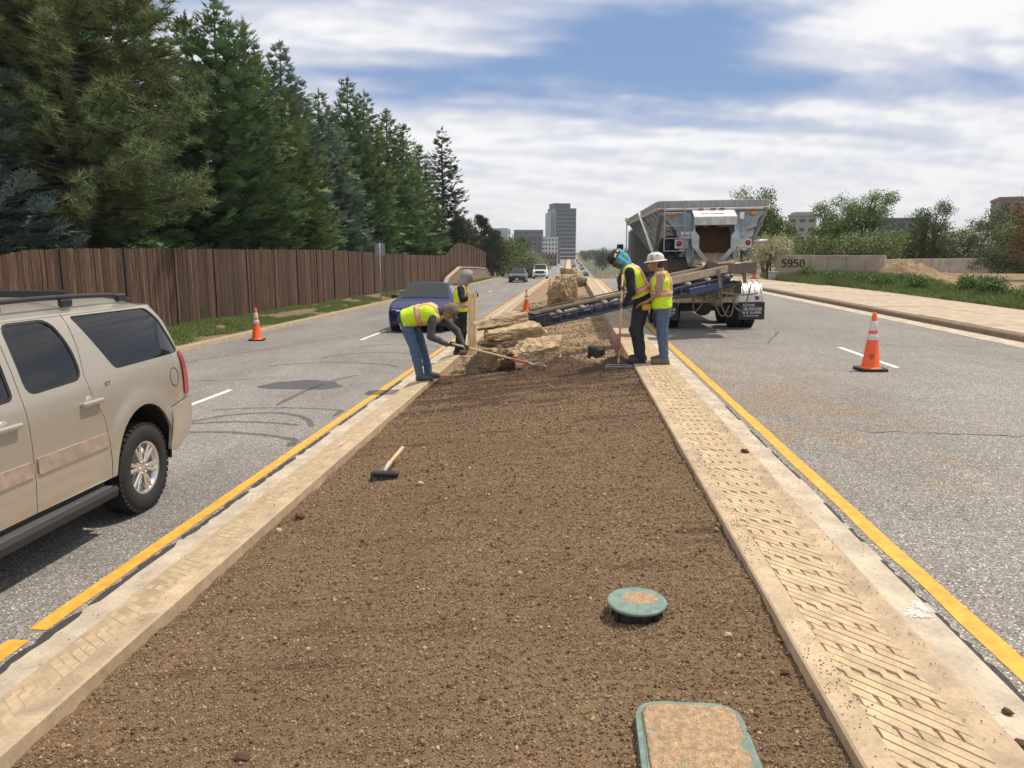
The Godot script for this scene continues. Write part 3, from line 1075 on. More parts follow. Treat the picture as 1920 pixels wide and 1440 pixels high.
func wheel(parent: Node, at: Vector3, r: float, w: float, rim_r: float, spokes: int, side: float, called := "wheel") -> void:
	# axle along x, outer face towards +x * side
	var g := Node3D.new()
	g.name = called
	g.position = at
	parent.add_child(g, true)
	var x := Transform3D(Basis(Vector3(0, 0, 1), Vector3(side, 0, 0), Vector3(0, side, 0)).orthonormalized(), Vector3.ZERO)
	var h := w / 2.0
	var st := nst(true)
	lathe(st, x, [[rim_r * 0.96, -h * 0.9], [r * 0.88, -h], [r * 0.97, -h * 0.8], [r, -h * 0.55], [r, h * 0.55], [r * 0.97, h * 0.82], [r * 0.86, h], [rim_r * 1.04, h * 0.96], [rim_r * 0.98, h * 0.8]], 40)
	obj("tyre", st, M.black_rubber, g)
	var tr := nst()
	for k in 44:
		var a := TAU * k / 44
		for row in [-0.62, 0.0, 0.62]:
			var c := Vector3(cos(a + row * 0.06) * (r + 0.002), row * h, sin(a + row * 0.06) * (r + 0.002))
			bx(tr, x * Transform3D(Basis(Vector3.UP, -a - row * 0.06), c), Vector3(0.009, w * 0.26, TAU * r / 44 * 0.62))
		var c2 := Vector3(cos(a) * r * 0.955, h * 0.83, sin(a) * r * 0.955)
		bx(tr, x * Transform3D(Basis(Vector3.UP, -a), c2), Vector3(0.03 * r / 0.4, 0.01, TAU * r / 44 * 0.6))
	obj("tread", tr, M.black_rubber, g)
	st = nst(true)
	lathe(st, x, [[rim_r * 0.92, -h * 0.8], [rim_r * 0.88, h * 0.4], [rim_r * 0.94, h * 0.75], [rim_r * 1.02, h * 0.86], [rim_r * 1.0, h * 0.9], [rim_r * 0.9, h * 0.78], [rim_r * 0.86, h * 0.35], [rim_r * 0.8, h * 0.1], [0.0, h * 0.1]], 32)
	obj("rim", st, M.alloy, g)
	st = nst()
	for k in spokes:
		var a := TAU * k / spokes + 0.2
		for off in [-0.16, 0.16]:
			var dirv := Vector3(cos(a + off * 0.6), 0, sin(a + off * 0.6))
			bar(st, x * (dirv * rim_r * 0.16 + Vector3(0, h * 0.62, 0)), x * (Vector3(cos(a + off), 0, sin(a + off)) * rim_r * 0.95 + Vector3(0, h * 0.68, 0)), rim_r * 0.16, rim_r * 0.16, rim_r * 0.03)
	obj("spokes", st, M.alloy, g)
	st = nst(true)
	lathe(st, x, [[rim_r * 0.34, h * 0.3], [rim_r * 0.3, h * 0.68], [rim_r * 0.2, h * 0.76], [0.0, h * 0.78]], 16)
	for k in 6:
		var a := TAU * k / 6
		lathe(st, x * Transform3D(Basis(), Vector3(cos(a) * rim_r * 0.25, h * 0.66, sin(a) * rim_r * 0.25)), [[0.012, 0.0], [0.012, 0.02], [0.0, 0.022]], 6)
	obj("hub_cap", st, M.alloy, g)

func mirror_map(map: Callable) -> Callable:
	return func(p: Vector2) -> Vector3:
		var v: Vector3 = map.call(p)
		v.x = -v.x
		return v

func build_suv() -> void:
	var t := thing("suv", "long beige suv with roof rails and faded side mouldings on the near left", "suv", Vector3(-4.72, y_left(6.2), -6.26))
	var body: StandardMaterial3D = M.beige_paint
	var widths := [[0.3, 0.94], [0.45, 0.982], [0.65, 1.0], [0.95, 1.003], [1.1, 0.998], [1.2, 0.987], [1.28, 0.968], [1.5, 0.905], [1.7, 0.84], [1.79, 0.795], [1.84, 0.74]]
	var xw := func(h: float) -> float:
		for i in widths.size() - 1:
			if h <= widths[i + 1][0]:
				var u: float = clampf((h - widths[i][0]) / (widths[i + 1][0] - widths[i][0]), 0.0, 1.0)
				return lerpf(widths[i][1], widths[i + 1][1], u)
		return widths[-1][1]
	var skin := func(p: Vector2) -> Vector3:
		var h := p.y
		var x: float = (xw.call(h - 0.045) + xw.call(h) * 2.0 + xw.call(h + 0.045)) / 4.0
		var rear := maxf(0.0, -0.62 - p.x)
		x -= rear * rear * 0.34
		var front := maxf(0.0, p.x - 3.5)
		x -= front * front * 0.22
		# wheel arch flares
		for ax in [-0.13, 3.17]:
			var r := Vector2(p.x - ax, (h - 0.47) * 0.97).length()
			x += 0.022 * smoothstep(0.66, 0.5, r)
		return Vector3(x, h, p.x)
	var in_by := func(k: float) -> Callable:
		return func(p: Vector2) -> Vector3:
			var v: Vector3 = skin.call(p)
			v.x -= k
			return v
	var arch := func(ax: float, from: float, to: float) -> Array:
		var out := []
		for i in 17:
			var a := lerpf(from, to, i / 16.0)
			out.append([ax + cos(a) * 0.45, 0.50 + sin(a) * 0.47])
		return out
	var qwin := rounded([[0.47, 1.785], [-0.63, 1.78], [-0.77, 1.66], [-0.95, 1.335], [0.16, 1.325]], 0.05)
	var dwin := rounded([[1.24, 1.79], [0.72, 1.79], [0.60, 1.55], [0.60, 1.31], [1.24, 1.29]], 0.10)
	var fwin := rounded([[1.37, 1.79], [1.37, 1.285], [2.42, 1.26], [2.15, 1.62], [1.95, 1.78]], 0.06)
	var quarter := [[0.335, 0.46]]
	quarter.append_array(arch.call(-0.12, 0.05, PI - 0.06))
	quarter.append_array([[-0.57, 0.855], [-1.0, 0.895], [-0.945, 0.92], [-0.975, 1.335], [-0.84, 1.64], [-0.70, 1.80], [0.53, 1.815], [0.53, 1.55], [0.575, 1.33], [0.55, 1.15], [0.44, 0.98], [0.405, 0.8], [0.40, 0.46]])
	# remove arch points lying inside the bumper corner
	var rdoor := [[0.406, 0.46], [0.411, 0.8], [0.446, 0.977], [0.556, 1.148], [0.581, 1.33], [0.537, 1.55], [0.537, 1.815], [1.30, 1.815], [1.30, 1.3], [1.292, 1.0], [1.285, 0.46]]
	var fdoor := [[1.291, 0.46], [1.298, 1.0], [1.306, 1.3], [1.306, 1.815], [1.98, 1.81], [2.2, 1.62], [2.5, 1.25], [2.48, 0.46]]
	var fender := [[2.486, 0.46], [2.506, 1.22], [3.3, 1.19], [4.0, 1.10], [4.1, 0.9], [4.1, 0.5]]
	fender.append_array(arch.call(3.17, 0.0, PI))
	for s in 2:
		var f: Callable = skin if s == 0 else mirror_map(skin)
		var g: Callable = in_by.call(0.012) if s == 0 else mirror_map(in_by.call(0.012))
		var proud: Callable = in_by.call(-0.014) if s == 0 else mirror_map(in_by.call(-0.014))
		put("quarter_panel", panel(poly(quarter), [qwin], f, 0.07, 0.02, body), t)
		put("side_glass", panel(qwin, [], g, 0.16, 0.004, M.car_glass), t)
		for dr in [[rdoor, dwin], [fdoor, fwin]]:
			var door := put("door", panel(poly(dr[0]), [dr[1]], f, 0.08, 0.02, body), t)
			put("window", panel(dr[1], [], g, 0.16, 0.004, M.car_glass), door)
			# black rubber seal round the glass
			var inner := Geometry2D.offset_polygon(dr[1], -0.018)
			if inner.size():
				put("seal", panel(dr[1], [inner[0]], in_by.call(0.006) if s == 0 else mirror_map(in_by.call(0.006)), 0.12, 0.006, M.black_plastic), door)
			var hs: float = 0.6 if dr[0] == rdoor else 1.53
			var hp: Vector3 = f.call(Vector2(hs, 1.125))
			var sg := 1.0 if s == 0 else -1.0
			var st := nst()
			bar(st, hp + Vector3(0.035 * sg, 0.0, -0.13), hp + Vector3(0.035 * sg, 0.004, 0.13), 0.03, 0.04, 0.012)
			box(st, hp + Vector3(0.012 * sg, 0, -0.11), Vector3(0.05, 0.03, 0.03), 0.008)
			box(st, hp + Vector3(0.012 * sg, 0, 0.11), Vector3(0.05, 0.03, 0.03), 0.008)
			obj("handle", st, M.beige_paint, door)
			st = nst(true)
			lathe(st, Transform3D(Basis(Vector3(0, 1, 0), Vector3(sg, 0, 0), Vector3(0, 0, 1)).orthonormalized(), hp + Vector3(-0.004 * sg, 0, 0)), [[0.055, 0.0], [0.05, 0.006], [0.0, 0.004]], 20)
			obj("handle_cup", st, M.beige_paint, door)
			var m0: float = 0.43 if dr[0] == rdoor else 1.31
			var m1: float = 1.265 if dr[0] == rdoor else 2.4
			put("moulding", panel(rounded([[m0, 0.735], [m1, 0.735], [m1, 0.855], [m0, 0.845]], 0.02, 2), [], proud, 0.12, 0.02, M.faded_trim), door)
		put("front_fender", panel(poly(fender), [], f, 0.1, 0.02, body), t)
		var lamp := panel(rounded([[-0.965, 1.345], [-0.93, 1.33], [-0.905, 0.93], [-0.99, 0.905], [-1.05, 0.92], [-1.06, 1.1], [-1.03, 1.28]], 0.02), [], proud if s == 0 else proud, 0.06, 0.06, M.red_lens)
		put("tail_lamp", lamp, t)
		var bumper := [[-0.565, 0.845], [-0.5, 0.46], [-0.62, 0.43], [-1.02, 0.53], [-1.11, 0.66], [-1.12, 0.83], [-1.05, 0.885]]
		put("bumper_corner", panel(rounded(bumper, 0.03, 2), [], in_by.call(-0.02) if s == 0 else mirror_map(in_by.call(-0.02)), 0.06, 0.03, body), t)
		var sg2 := 1.0 if s == 0 else -1.0
		# running board, step pads
		var st := nst()
		prism(st, Transform3D(Basis(), Vector3(sg2 * 0.96, 0.355, 1.5)), poly([[-0.11, 0.05], [0.085, 0.045], [0.1, 0.02], [0.085, -0.04], [-0.11, -0.05]]), 2.15)
		var board := obj("running_board", st, M.black_plastic, t)
		st = nst()
		for k in 4:
			box(st, Vector3(sg2 * (0.92 + 0.035 * k), 0.405, 1.5), Vector3(0.018, 0.012, 2.05))
		obj("step_ridge", st, M.grey_plastic, board)
		st = nst()
		box(st, Vector3(sg2 * 0.93, 0.44, 1.45), Vector3(0.05, 0.09, 2.0))
		obj("sill", st, M.black_plastic, t)
		# wheel well
		for ax in [-0.13, 3.17]:
			st = nst(true)
			for i in 14:
				var a := lerpf(-0.25, PI + 0.25, i / 14.0)
				var b := lerpf(-0.25, PI + 0.25, (i + 1) / 14.0)
				quad(st, Vector3(sg2 * 0.60, 0.48 + sin(a) * 0.48, ax + cos(a) * 0.48), Vector3(sg2 * 0.975, 0.48 + sin(a) * 0.48, ax + cos(a) * 0.48), Vector3(sg2 * 0.975, 0.48 + sin(b) * 0.48, ax + cos(b) * 0.48), Vector3(sg2 * 0.60, 0.48 + sin(b) * 0.48, ax + cos(b) * 0.48))
			obj("wheel_well", st, M.black_plastic, t)
			wheel(t, Vector3(sg2 * 0.855, 0.395, ax), 0.395, 0.27, 0.235, 6, sg2)
		# roof rails
		st = nst()
		var rail := []
		for k in 13:
			var z := lerpf(-0.5, 2.0, k / 12.0)
			rail.append(Vector3(sg2 * 0.70, 1.905 + 0.03 * sin(PI * k / 12.0), z))
		rail[0] += Vector3(0, -0.05, -0.06)
		rail[12] += Vector3(0, -0.05, 0.06)
		var sr := nst(true)
		tube(sr, rail, [0.02], 8)
		obj("roof_rail", sr, M.black_plastic, t)
		for z in [-0.42, 0.35, 1.15, 1.9]:
			box(st, Vector3(sg2 * 0.70, 1.885, z), Vector3(0.05, 0.07, 0.14), 0.015)
		obj("rail_foot", st, M.black_plastic, t)
	# fuel flap outline and badge
	var ring := nst()
	var rp := []
	for i in 25:
		var a := TAU * i / 24
		var q: Vector3 = skin.call(Vector2(-0.72 + cos(a) * 0.085, 1.12 + sin(a) * 0.085))
		rp.append(q + Vector3(0.001, 0, 0))
	tube(ring, rp, [0.0035], 5, false)
	obj("fuel_flap_seam", ring, M.black_plastic, t)
	var tm := TextMesh.new()
	tm.text = "SLT"
	tm.font_size = 32
	tm.pixel_size = 0.0016
	tm.depth = 0.006
	tm.material = M.chrome
	var bp: Vector3 = skin.call(Vector2(0.33, 1.235))
	put("badge", tm, t, Transform3D(Basis(Vector3.UP, PI / 2), bp + Vector3(0.004, 0, 0)))
	# roof, rear, front
	var rows := []
	for k in 29:
		var z := lerpf(2.05, -0.86, k / 28.0)
		var r := []
		var drop := 0.10 * pow(clampf((-0.45 - z) / 0.4, 0.0, 1.0), 2.0) + 0.08 * pow(clampf((z - 1.55) / 0.5, 0.0, 1.0), 2.0)
		for i in 21:
			var u := lerpf(-1.0, 1.0, i / 20.0)
			var x: float = u * 0.785
			r.append(Vector3(x, 1.895 - 0.095 * pow(absf(u), 3.5) - drop, z))
		rows.append(r)
	put("roof", sheet(rows, body), t)
	var st := nst()
	bx(st, Transform3D(Basis(), Vector3(0, 0.86, 1.55)), Vector3(1.3, 0.9, 5.0), 0.05)
	box(st, Vector3(0, 0.45, 1.5), Vector3(1.7, 0.2, 2.1), 0.03)
	obj("chassis", st, M.black_plastic, t)
	rows = []
	for k in 13:
		var h := lerpf(0.86, 1.80, k / 12.0)
		var r := []
		for i in 13:
			var u := lerpf(1.0, -1.0, i / 12.0)
			var edge: Vector3 = skin.call(Vector2(-0.95, h))
			r.append(Vector3(u * (edge.x - 0.01), h, -0.98 - 0.10 * (1.0 - u * u) + 0.30 * maxf(0.0, h - 1.25)))
		rows.append(r)
	put("tailgate", sheet(rows, body), t)
	rows = []
	for k in 7:
		var h := lerpf(1.28, 1.74, k / 6.0)
		var r := []
		for i in 9:
			var u := lerpf(0.78, -0.78, i / 8.0)
			r.append(Vector3(u * 0.95, h, -0.995 - 0.10 * (1.0 - u * u) + 0.30 * maxf(0.0, h - 1.25)))
		rows.append(r)
	put("rear_glass", sheet(rows, M.car_glass), t)
	st = nst()
	box(st, Vector3(0, 0.66, -1.07), Vector3(1.75, 0.36, 0.16), 0.05)
	obj("rear_bumper", st, body, t)
	rows = []
	for k in 9: # bonnet
		var z := lerpf(4.1, 2.75, k / 8.0)
		var r := []
		for i in 13:
			var u := lerpf(-1.0, 1.0, i / 12.0)
			r.append(Vector3(u * 0.93, 1.24 - 0.12 * pow((z - 2.75) / 1.35, 2.0) - 0.05 * u * u, z))
		rows.append(r)
	put("bonnet", sheet(rows, body), t)
	rows = []
	for k in 7: # windscreen
		var f := k / 6.0
		var r := []
		for i in 11:
			var u := lerpf(-1.0, 1.0, i / 10.0)
			r.append(Vector3(u * lerpf(0.86, 0.74, f), lerpf(1.22, 1.86, f) - 0.03 * u * u, lerpf(2.85, 2.03, f) - 0.08 * u * u))
		rows.append(r)
	put("windscreen", sheet(rows, M.car_glass), t)
	st = nst()
	box(st, Vector3(0, 0.62, 4.15), Vector3(1.8, 0.42, 0.2), 0.06)
	box(st, Vector3(0, 0.95, 4.08), Vector3(1.85, 0.26, 0.1), 0.04)
	obj("front_bumper", st, body, t)
	st = nst()
	box(st, Vector3(0, 0.93, 4.14), Vector3(1.0, 0.24, 0.04), 0.02)
	obj("grille", st, M.black_plastic, t)
	for s in [-1, 1]:
		st = nst()
		box(st, Vector3(0.72 * s, 0.95, 4.12), Vector3(0.36, 0.2, 0.06), 0.03)
		obj("headlight", st, M.clear_lens, t)
		st = nst()
		box(st, Vector3(1.1 * s, 1.32, 2.4), Vector3(0.22, 0.26, 0.12), 0.05)
		obj("wing_mirror", st, M.beige_paint, t)
	# roof cross bars
	for z in [0.35, 1.15]:
		st = nst()
		bar(st, Vector3(-0.70, 1.955, z), Vector3(0.70, 1.955, z), 0.02, 0.06, 0.008)
		obj("cross_bar", st, M.black_plastic, t)

# ---------------------------------------------------------------- lofted cars seen head on
# p: length, width, height, belt, bonnet height, wheel radius, paint, kind ("sedan" | "pickup" | "van")
func car(called: String, label: String, category: String, at: Vector3, turn: float, p: Dictionary, group := "", plain := false) -> Node3D:
	var t := thing(called, label, category, at, turn, group)
	var L: float = p.l
	var W: float = p.w / 2.0
	var H: float = p.h
	var belt: float = p.belt
	var hood: float = p.hood
	var wr: float = p.r
	var g: float = p.get("clear", 0.2)
	var fa: float = L * 0.5 - p.get("fo", 0.88)   # axle places, z forward
	var ra: float = -L * 0.5 + p.get("ro", 1.0)
	# stations: z, top height, top half width, nose factor
	var cowl: float = p.cowl
	var roof0: float = p.roof0
	var roof1: float = p.roof1
	var tail: float = p.tail
	var zs := [L / 2, L / 2 - 0.06, L / 2 - 0.22]
	for ax in [fa, ra]:
		for k in 7:
			zs.append(ax + (wr + 0.05) * cos(PI * k / 6.0))
	zs.append_array([cowl, lerpf(cowl, roof0, 0.5), roof0, (roof0 + roof1) / 2, roof1, lerpf(roof1, tail, 0.5), tail, -L / 2 + 0.16, -L / 2 + 0.04, -L / 2])
	zs.sort()
	zs.reverse()
	var sec := []
	for z in zs:
		var nose := 1.0 - 0.16 * pow(clampf((z - (L / 2 - 0.55)) / 0.55, 0.0, 1.0), 2.2) - 0.12 * pow(clampf((-L / 2 + 0.5 - z) / 0.5, 0.0, 1.0), 2.2)
		var top: float
		var tw: float = W * p.get("top", 0.7)
		var bl: float
		if z >= cowl:
			bl = lerpf(hood, hood - p.get("slope", 0.16), pow((z - cowl) / (L / 2 - cowl), 1.7))
			top = bl
			tw = W * 0.82 * nose
		elif z >= roof0:
			var f: float = (cowl - z) / (cowl - roof0)
			bl = lerpf(hood, belt, f)
			top = lerpf(hood, H, f)
			tw = lerpf(W * 0.82, tw, f)
		elif z >= roof1:
			bl = belt
			top = H - 0.04 * pow((z - (roof0 + roof1) / 2) / ((roof0 - roof1) / 2), 2.0)
		elif z >= tail:
			var f: float = (roof1 - z) / (roof1 - tail)
			bl = belt
			top = lerpf(H - 0.04, belt + 0.03, f)
			tw = lerpf(tw, W * 0.82, f)
		else:
			bl = belt
			top = belt + 0.03 - 0.05 * (tail - z) / maxf(0.01, tail + L / 2)
			tw = W * 0.82
		if z <= -L / 2 + 0.01 or z >= L / 2 - 0.01:
			bl -= 0.10
			top = minf(top, bl)
		var bot := g
		for ax in [fa, ra]:
			var dz: float = absf(z - ax)
			if dz < wr + 0.051:
				bot = maxf(bot, wr + sqrt(maxf(0.0, (wr + 0.05) * (wr + 0.05) - dz * dz)))
		var w := W * nose
		var pts := [Vector3(w * 0.72, maxf(g, minf(bot, belt - 0.08)), z), Vector3(w * 0.97, maxf(g + 0.02, minf(bot, belt - 0.08)), z), Vector3(w, maxf(0.45, minf(bot, belt - 0.06)), z), Vector3(w * 0.995, maxf(0.62, minf(bot + 0.02, belt - 0.04)), z), Vector3(w * 0.955, bl - 0.01, z), Vector3(w * 0.92, bl + 0.01, z), Vector3(lerpf(w * 0.92, tw, 0.93), lerpf(bl, top, 0.90), z), Vector3(tw * 0.92, lerpf(bl, top, 0.985), z), Vector3(tw * 0.5, top + 0.012, z), Vector3(0, top + 0.018, z)]
		if z <= -L / 2 + 0.01 or z >= L / 2 - 0.01:
			for i in pts.size():
				pts[i].y = clampf(pts[i].y, g + 0.06, maxf(bl, g + 0.1))
		sec.append(pts)
	var P := func(i: float, j: float, off: float) -> Vector3: # bilinear point on the loft, pushed out
		var i0 := clampi(int(i), 0, sec.size() - 2)
		var j0 := clampi(int(j), 0, 8)
		var fi := i - i0
		var fj := j - j0
		var a: Vector3 = sec[i0][j0].lerp(sec[i0][j0 + 1], fj)
		var b: Vector3 = sec[i0 + 1][j0].lerp(sec[i0 + 1][j0 + 1], fj)
		var n: Vector3 = (sec[i0 + 1][j0] - sec[i0][j0]).cross(sec[i0][j0 + 1] - sec[i0][j0]).normalized()
		if n.x < 0 or (absf(n.x) < 0.05 and n.y < 0):
			n = -n
		return a.lerp(b, fi) + n * off
	var st := nst(true)
	for i in sec.size() - 1:
		for j in 9:
			for s in [1, -1]:
				var q := []
				for e in [[i, j], [i, j + 1], [i + 1, j + 1], [i + 1, j]]:
					var v: Vector3 = sec[e[0]][e[1]]
					q.append(Vector3(v.x * s, v.y, v.z))
				if s == 1:
					quad(st, q[0], q[3], q[2], q[1])
				else:
					quad(st, q[0], q[1], q[2], q[3])
	for e in [0, sec.size() - 1]:
		var c := Vector3(0, (sec[e][0].y + sec[e][4].y) / 2, sec[e][0].z)
		for s in [1, -1]:
			for j in 9:
				face_out(st, [c, Vector3(sec[e][j].x * s, sec[e][j].y, sec[e][j].z), Vector3(sec[e][j + 1].x * s, sec[e][j + 1].y, sec[e][j + 1].z)], Vector3(0, 0.6, 0))
	obj("body", st, M[p.paint], t)
	st = nst()
	box(st, Vector3(0, g + 0.22, 0), Vector3(W * 1.3, 0.42, L * 0.8))
	obj("chassis", st, M.black_plastic, t)
	var find := func(z: float) -> int:
		for i in zs.size():
			if zs[i] <= z + 0.001:
				return i
		return zs.size() - 1
	# glass laid just proud of the loft
	var glass := func(called2: String, i0: float, i1: float, j0: float, j1: float, both: bool) -> void:
		var s2 := nst(true)
		for s in [1, -1]:
			var q := []
			for e in [[i0, j0], [i0, j1], [i1, j1], [i1, j0]]:
				var v: Vector3 = P.call(e[0], e[1], 0.006)
				q.append(Vector3(v.x * s, v.y, v.z))
			face_out(s2, q, Vector3(0, 0.5, (q[0].z + q[2].z) / 2))
			if both and s == 1:
				obj(called2, s2, M.car_glass, t)
				s2 = nst(true)
		obj(called2, s2, M.car_glass, t)
	var ic: int = find.call(cowl)
	var ir: int = find.call(roof0)
	var ie: int = find.call(roof1)
	var it: int = find.call(tail)
	# windscreen from cowl to roof edge across the middle points
	var ws := nst(true)
	for i in range(ic, ir):
		for j in [6, 7, 8]:
			for s in [1, -1]:
				var q := []
				for e in [[i + (0.12 if i == ic else 0.0), j + (0.25 if j == 6 else 0.0)], [i + (0.12 if i == ic else 0.0), j + 0.999], [i + (0.999 if i < ir - 1 else 0.93), j + 0.999], [i + (0.999 if i < ir - 1 else 0.93), j + (0.25 if j == 6 else 0.0)]]:
					var v: Vector3 = P.call(e[0], e[1], 0.0) + Vector3(0, 0.006, 0.006)
					q.append(Vector3(v.x * s, v.y, v.z))
				face_out(ws, q, Vector3(0, 0.3, -0.5))
	obj("windscreen", ws, M.windscreen, t)
	var ws2 := nst(true)
	for i in range(ie, it):
		for j in [6, 7, 8]:
			for s in [1, -1]:
				var q := []
				for e in [[i, j], [i, j + 0.999], [i + 0.999, j + 0.999], [i + 0.999, j]]:
					var v: Vector3 = P.call(e[0], e[1], 0.0) + Vector3(0, 0.006, -0.006)
					q.append(Vector3(v.x * s, v.y, v.z))
				face_out(ws2, q, Vector3(0, 0.3, 0.5))
	obj("rear_window", ws2, M.car_glass, t)
	var side := nst(true)
	for s in [1, -1]:
		for i in range(ir - 1, ie):
			var q := []
			for e in [[i + (0.45 if i == ir - 1 else 0.0), 5.25 if i > ir - 1 else 5.3], [i + (0.45 if i == ir - 1 else 0.0), 5.9], [i + 0.999, 5.9], [i + 0.999, 5.25]]:
				var v: Vector3 = P.call(e[0], e[1], 0.006)
				q.append(Vector3(v.x * s, v.y, v.z))
			face_out(side, q, Vector3(0, 0.8, (q[0].z + q[2].z) / 2))
		if s == 1:
			obj("side_window", side, M.car_glass, t)
			side = nst(true)
	obj("side_window", side, M.car_glass, t)
	for s in [1, -1]:
		for ax in [fa, ra]:
			if plain:
				st = nst(true)
				lathe(st, Transform3D(Basis(Vector3(0, 0, 1), Vector3(s, 0, 0), Vector3(0, s, 0)).orthonormalized(), Vector3(s * (W - 0.12), wr, ax)), [[0, -0.1], [wr, -0.1], [wr, 0.1], [wr * 0.6, 0.11], [0, 0.11]], 14)
				obj("wheel", st, M.black_rubber, t)
			else:
				wheel(t, Vector3(s * (W - 0.13), wr, ax), wr, 0.23, wr * 0.68, 5, s)
	if plain:
		return t
	# face
	var fz := L / 2
	for s in [1, -1]:
		st = nst()
		bx(st, Transform3D(Basis(Vector3.UP, -0.38 * s), Vector3(s * W * 0.68, p.lamp, fz - 0.10)), Vector3(W * 0.40, 0.10, 0.16), 0.03)
		var hl := obj("headlight", st, M.black_plastic, t)
		st = nst()
		for k in 2:
			bx(st, Transform3D(Basis(Vector3.UP, -0.38 * s), Vector3(s * W * (0.60 + 0.17 * k), p.lamp, fz - 0.022 - 0.05 * k)), Vector3(W * 0.13, 0.05, 0.03), 0.012)
		obj("lens", st, M.clear_lens, hl)
		st = nst()
		bx(st, Transform3D(Basis(), Vector3(s * (W + 0.10), belt + 0.10, cowl - 0.42)), Vector3(0.2, 0.13, 0.1), 0.035)
		bar(st, Vector3(s * (W - 0.04), belt + 0.05, cowl - 0.42), Vector3(s * (W + 0.04), belt + 0.08, cowl - 0.42), 0.04, 0.03)
		obj("wing_mirror", st, M[p.get("mirror", "black_plastic")], t)
		st = nst()
		box(st, Vector3(s * W * 0.62, g + 0.14, fz - 0.03), Vector3(W * 0.36, 0.13, 0.1), 0.02)
		obj("air_intake", st, M.black_plastic, t)
	st = nst()
	box(st, Vector3(0, p.lamp - 0.02, fz - 0.01), Vector3(W * p.get("grille", 0.8), p.get("grille_h", 0.16), 0.06), 0.02)
	var gr := obj("grille", st, M.black_plastic, t)
	st = nst()
	for k in 7:
		box(st, Vector3(W * p.get("grille", 0.8) * (k - 3) / 7.0, p.lamp - 0.02, fz + 0.022), Vector3(0.012, p.get("grille_h", 0.16) * 0.85, 0.012))
	obj("grille_bar", st, M.galvanised, gr)
	st = nst()
	box(st, Vector3(0, g + 0.13, fz - 0.01), Vector3(W * 1.0, 0.16, 0.08), 0.02)
	obj("lower_grille", st, M.black_plastic, t)
	st = nst()
	box(st, Vector3(0, g + 0.22, fz + 0.045), Vector3(0.3, 0.15, 0.012), 0.003)
	obj("number_plate", st, M.plate_white, t)
	return t

const SEDAN := {"l": 4.95, "w": 1.88, "h": 1.46, "belt": 0.95, "hood": 0.98, "slope": 0.24, "r": 0.34, "cowl": 0.92, "roof0": 0.12, "roof1": -1.0, "tail": -1.75, "lamp": 0.70, "paint": "blue_paint", "top": 0.68}

func build_cars() -> void:
	var yaw := 0.03
	var wide := SEDAN.duplicate()
	wide.w = 1.96
	car("blue_car", "glossy dark blue sedan coming towards the workers", "car", Vector3(-4.72, y_left(25.9), -25.9), yaw, wide)
	var dark := SEDAN.duplicate()
	dark.merge({"paint": "dark_paint", "h": 1.5, "w": 1.9}, true)
	car("dark_car", "dark blue black car coming over the crest with pale headlights", "car", Vector3(-5.55, y_left(85.0), -85.0), 0.0, dark)
	var pick := {"l": 5.8, "w": 2.02, "h": 1.95, "belt": 1.22, "hood": 1.22, "slope": 0.14, "r": 0.42, "cowl": 1.25, "roof0": 0.55, "roof1": -0.75, "tail": -1.0, "lamp": 0.98, "paint": "white_paint_car", "top": 0.75, "grille": 1.25, "grille_h": 0.34, "clear": 0.34, "belt2": 1}
	car("white_pickup", "white pickup truck with black grille behind the dark car", "pickup", Vector3(-3.9, y_left(106.0), -106.0), 0.0, pick)
	# traffic on the far hill: drivers queue towards the lights
	rng.seed = 41
	var paints := ["white_paint_car", "dark_paint", "silver_paint", "white_paint_car", "black_paint", "red_paint", "silver_paint", "blue_paint"]
	var names := {"white_paint_car": "white", "dark_paint": "dark blue", "silver_paint": "silver", "black_paint": "black", "red_paint": "red", "blue_paint": "blue"}
	var places := [[2.9, 292.0, 1], [6.4, 297.0, 4], [6.2, 312.0, 2], [2.7, 322.0, 0], [6.4, 338.0, 3], [2.9, 352.0, 2], [6.3, 372.0, 1], [2.8, 392.0, 3], [6.2, 418.0, 6], [2.7, 440.0, 4], [6.4, 470.0, 0], [2.9, 500.0, 2], [6.3, 540.0, 5], [2.8, 585.0, 3], [6.2, 640.0, 1], [2.8, 700.0, 6], [-4.6, 430.0, 0], [-7.4, 560.0, 4]]
	var rank := ["nearest", "second", "third", "fourth", "fifth", "sixth", "seventh", "eighth", "ninth", "tenth", "eleventh", "twelfth", "thirteenth", "fourteenth", "fifteenth", "farthest"]
	for i in places.size():
		var q: Array = places[i]
		var pr: Dictionary = pick.duplicate() if i % 5 == 3 else SEDAN.duplicate()
		pr.paint = paints[q[2]]
		var lab := "tiny %s car on the far hill, %s in the traffic driving away" % [names[paints[q[2]]], rank[mini(i, 15)]]
		if q[0] < 0.0:
			lab = "tiny %s car coming down the far hill beyond the white pickup" % names[paints[q[2]]]
		var y: float = y_right(q[0], q[1]) if q[0] > 0.0 else y_left(q[1])
		car("distant_car", lab, "car", Vector3(q[0], y, -q[1]), PI if q[0] > 0.0 else 0.0, pr, "traffic on the far hill", true)

# ---------------------------------------------------------------- stone slinger truck, seen from behind (local z towards the camera)
func word(text: String, size: float, m: Material, parent: Node, at: Transform3D, called := "lettering", serif := false) -> void:
	var tm := TextMesh.new()
	tm.text = text
	var f := SystemFont.new()
	f.font_names = PackedStringArray(["Droid Serif" if serif else "Droid Sans"])
	f.font_weight = 700
	tm.font = f
	tm.font_size = 40
	tm.pixel_size = size / 30.0
	tm.depth = 0.006
	tm.material = m
	put(called, tm, parent, at)

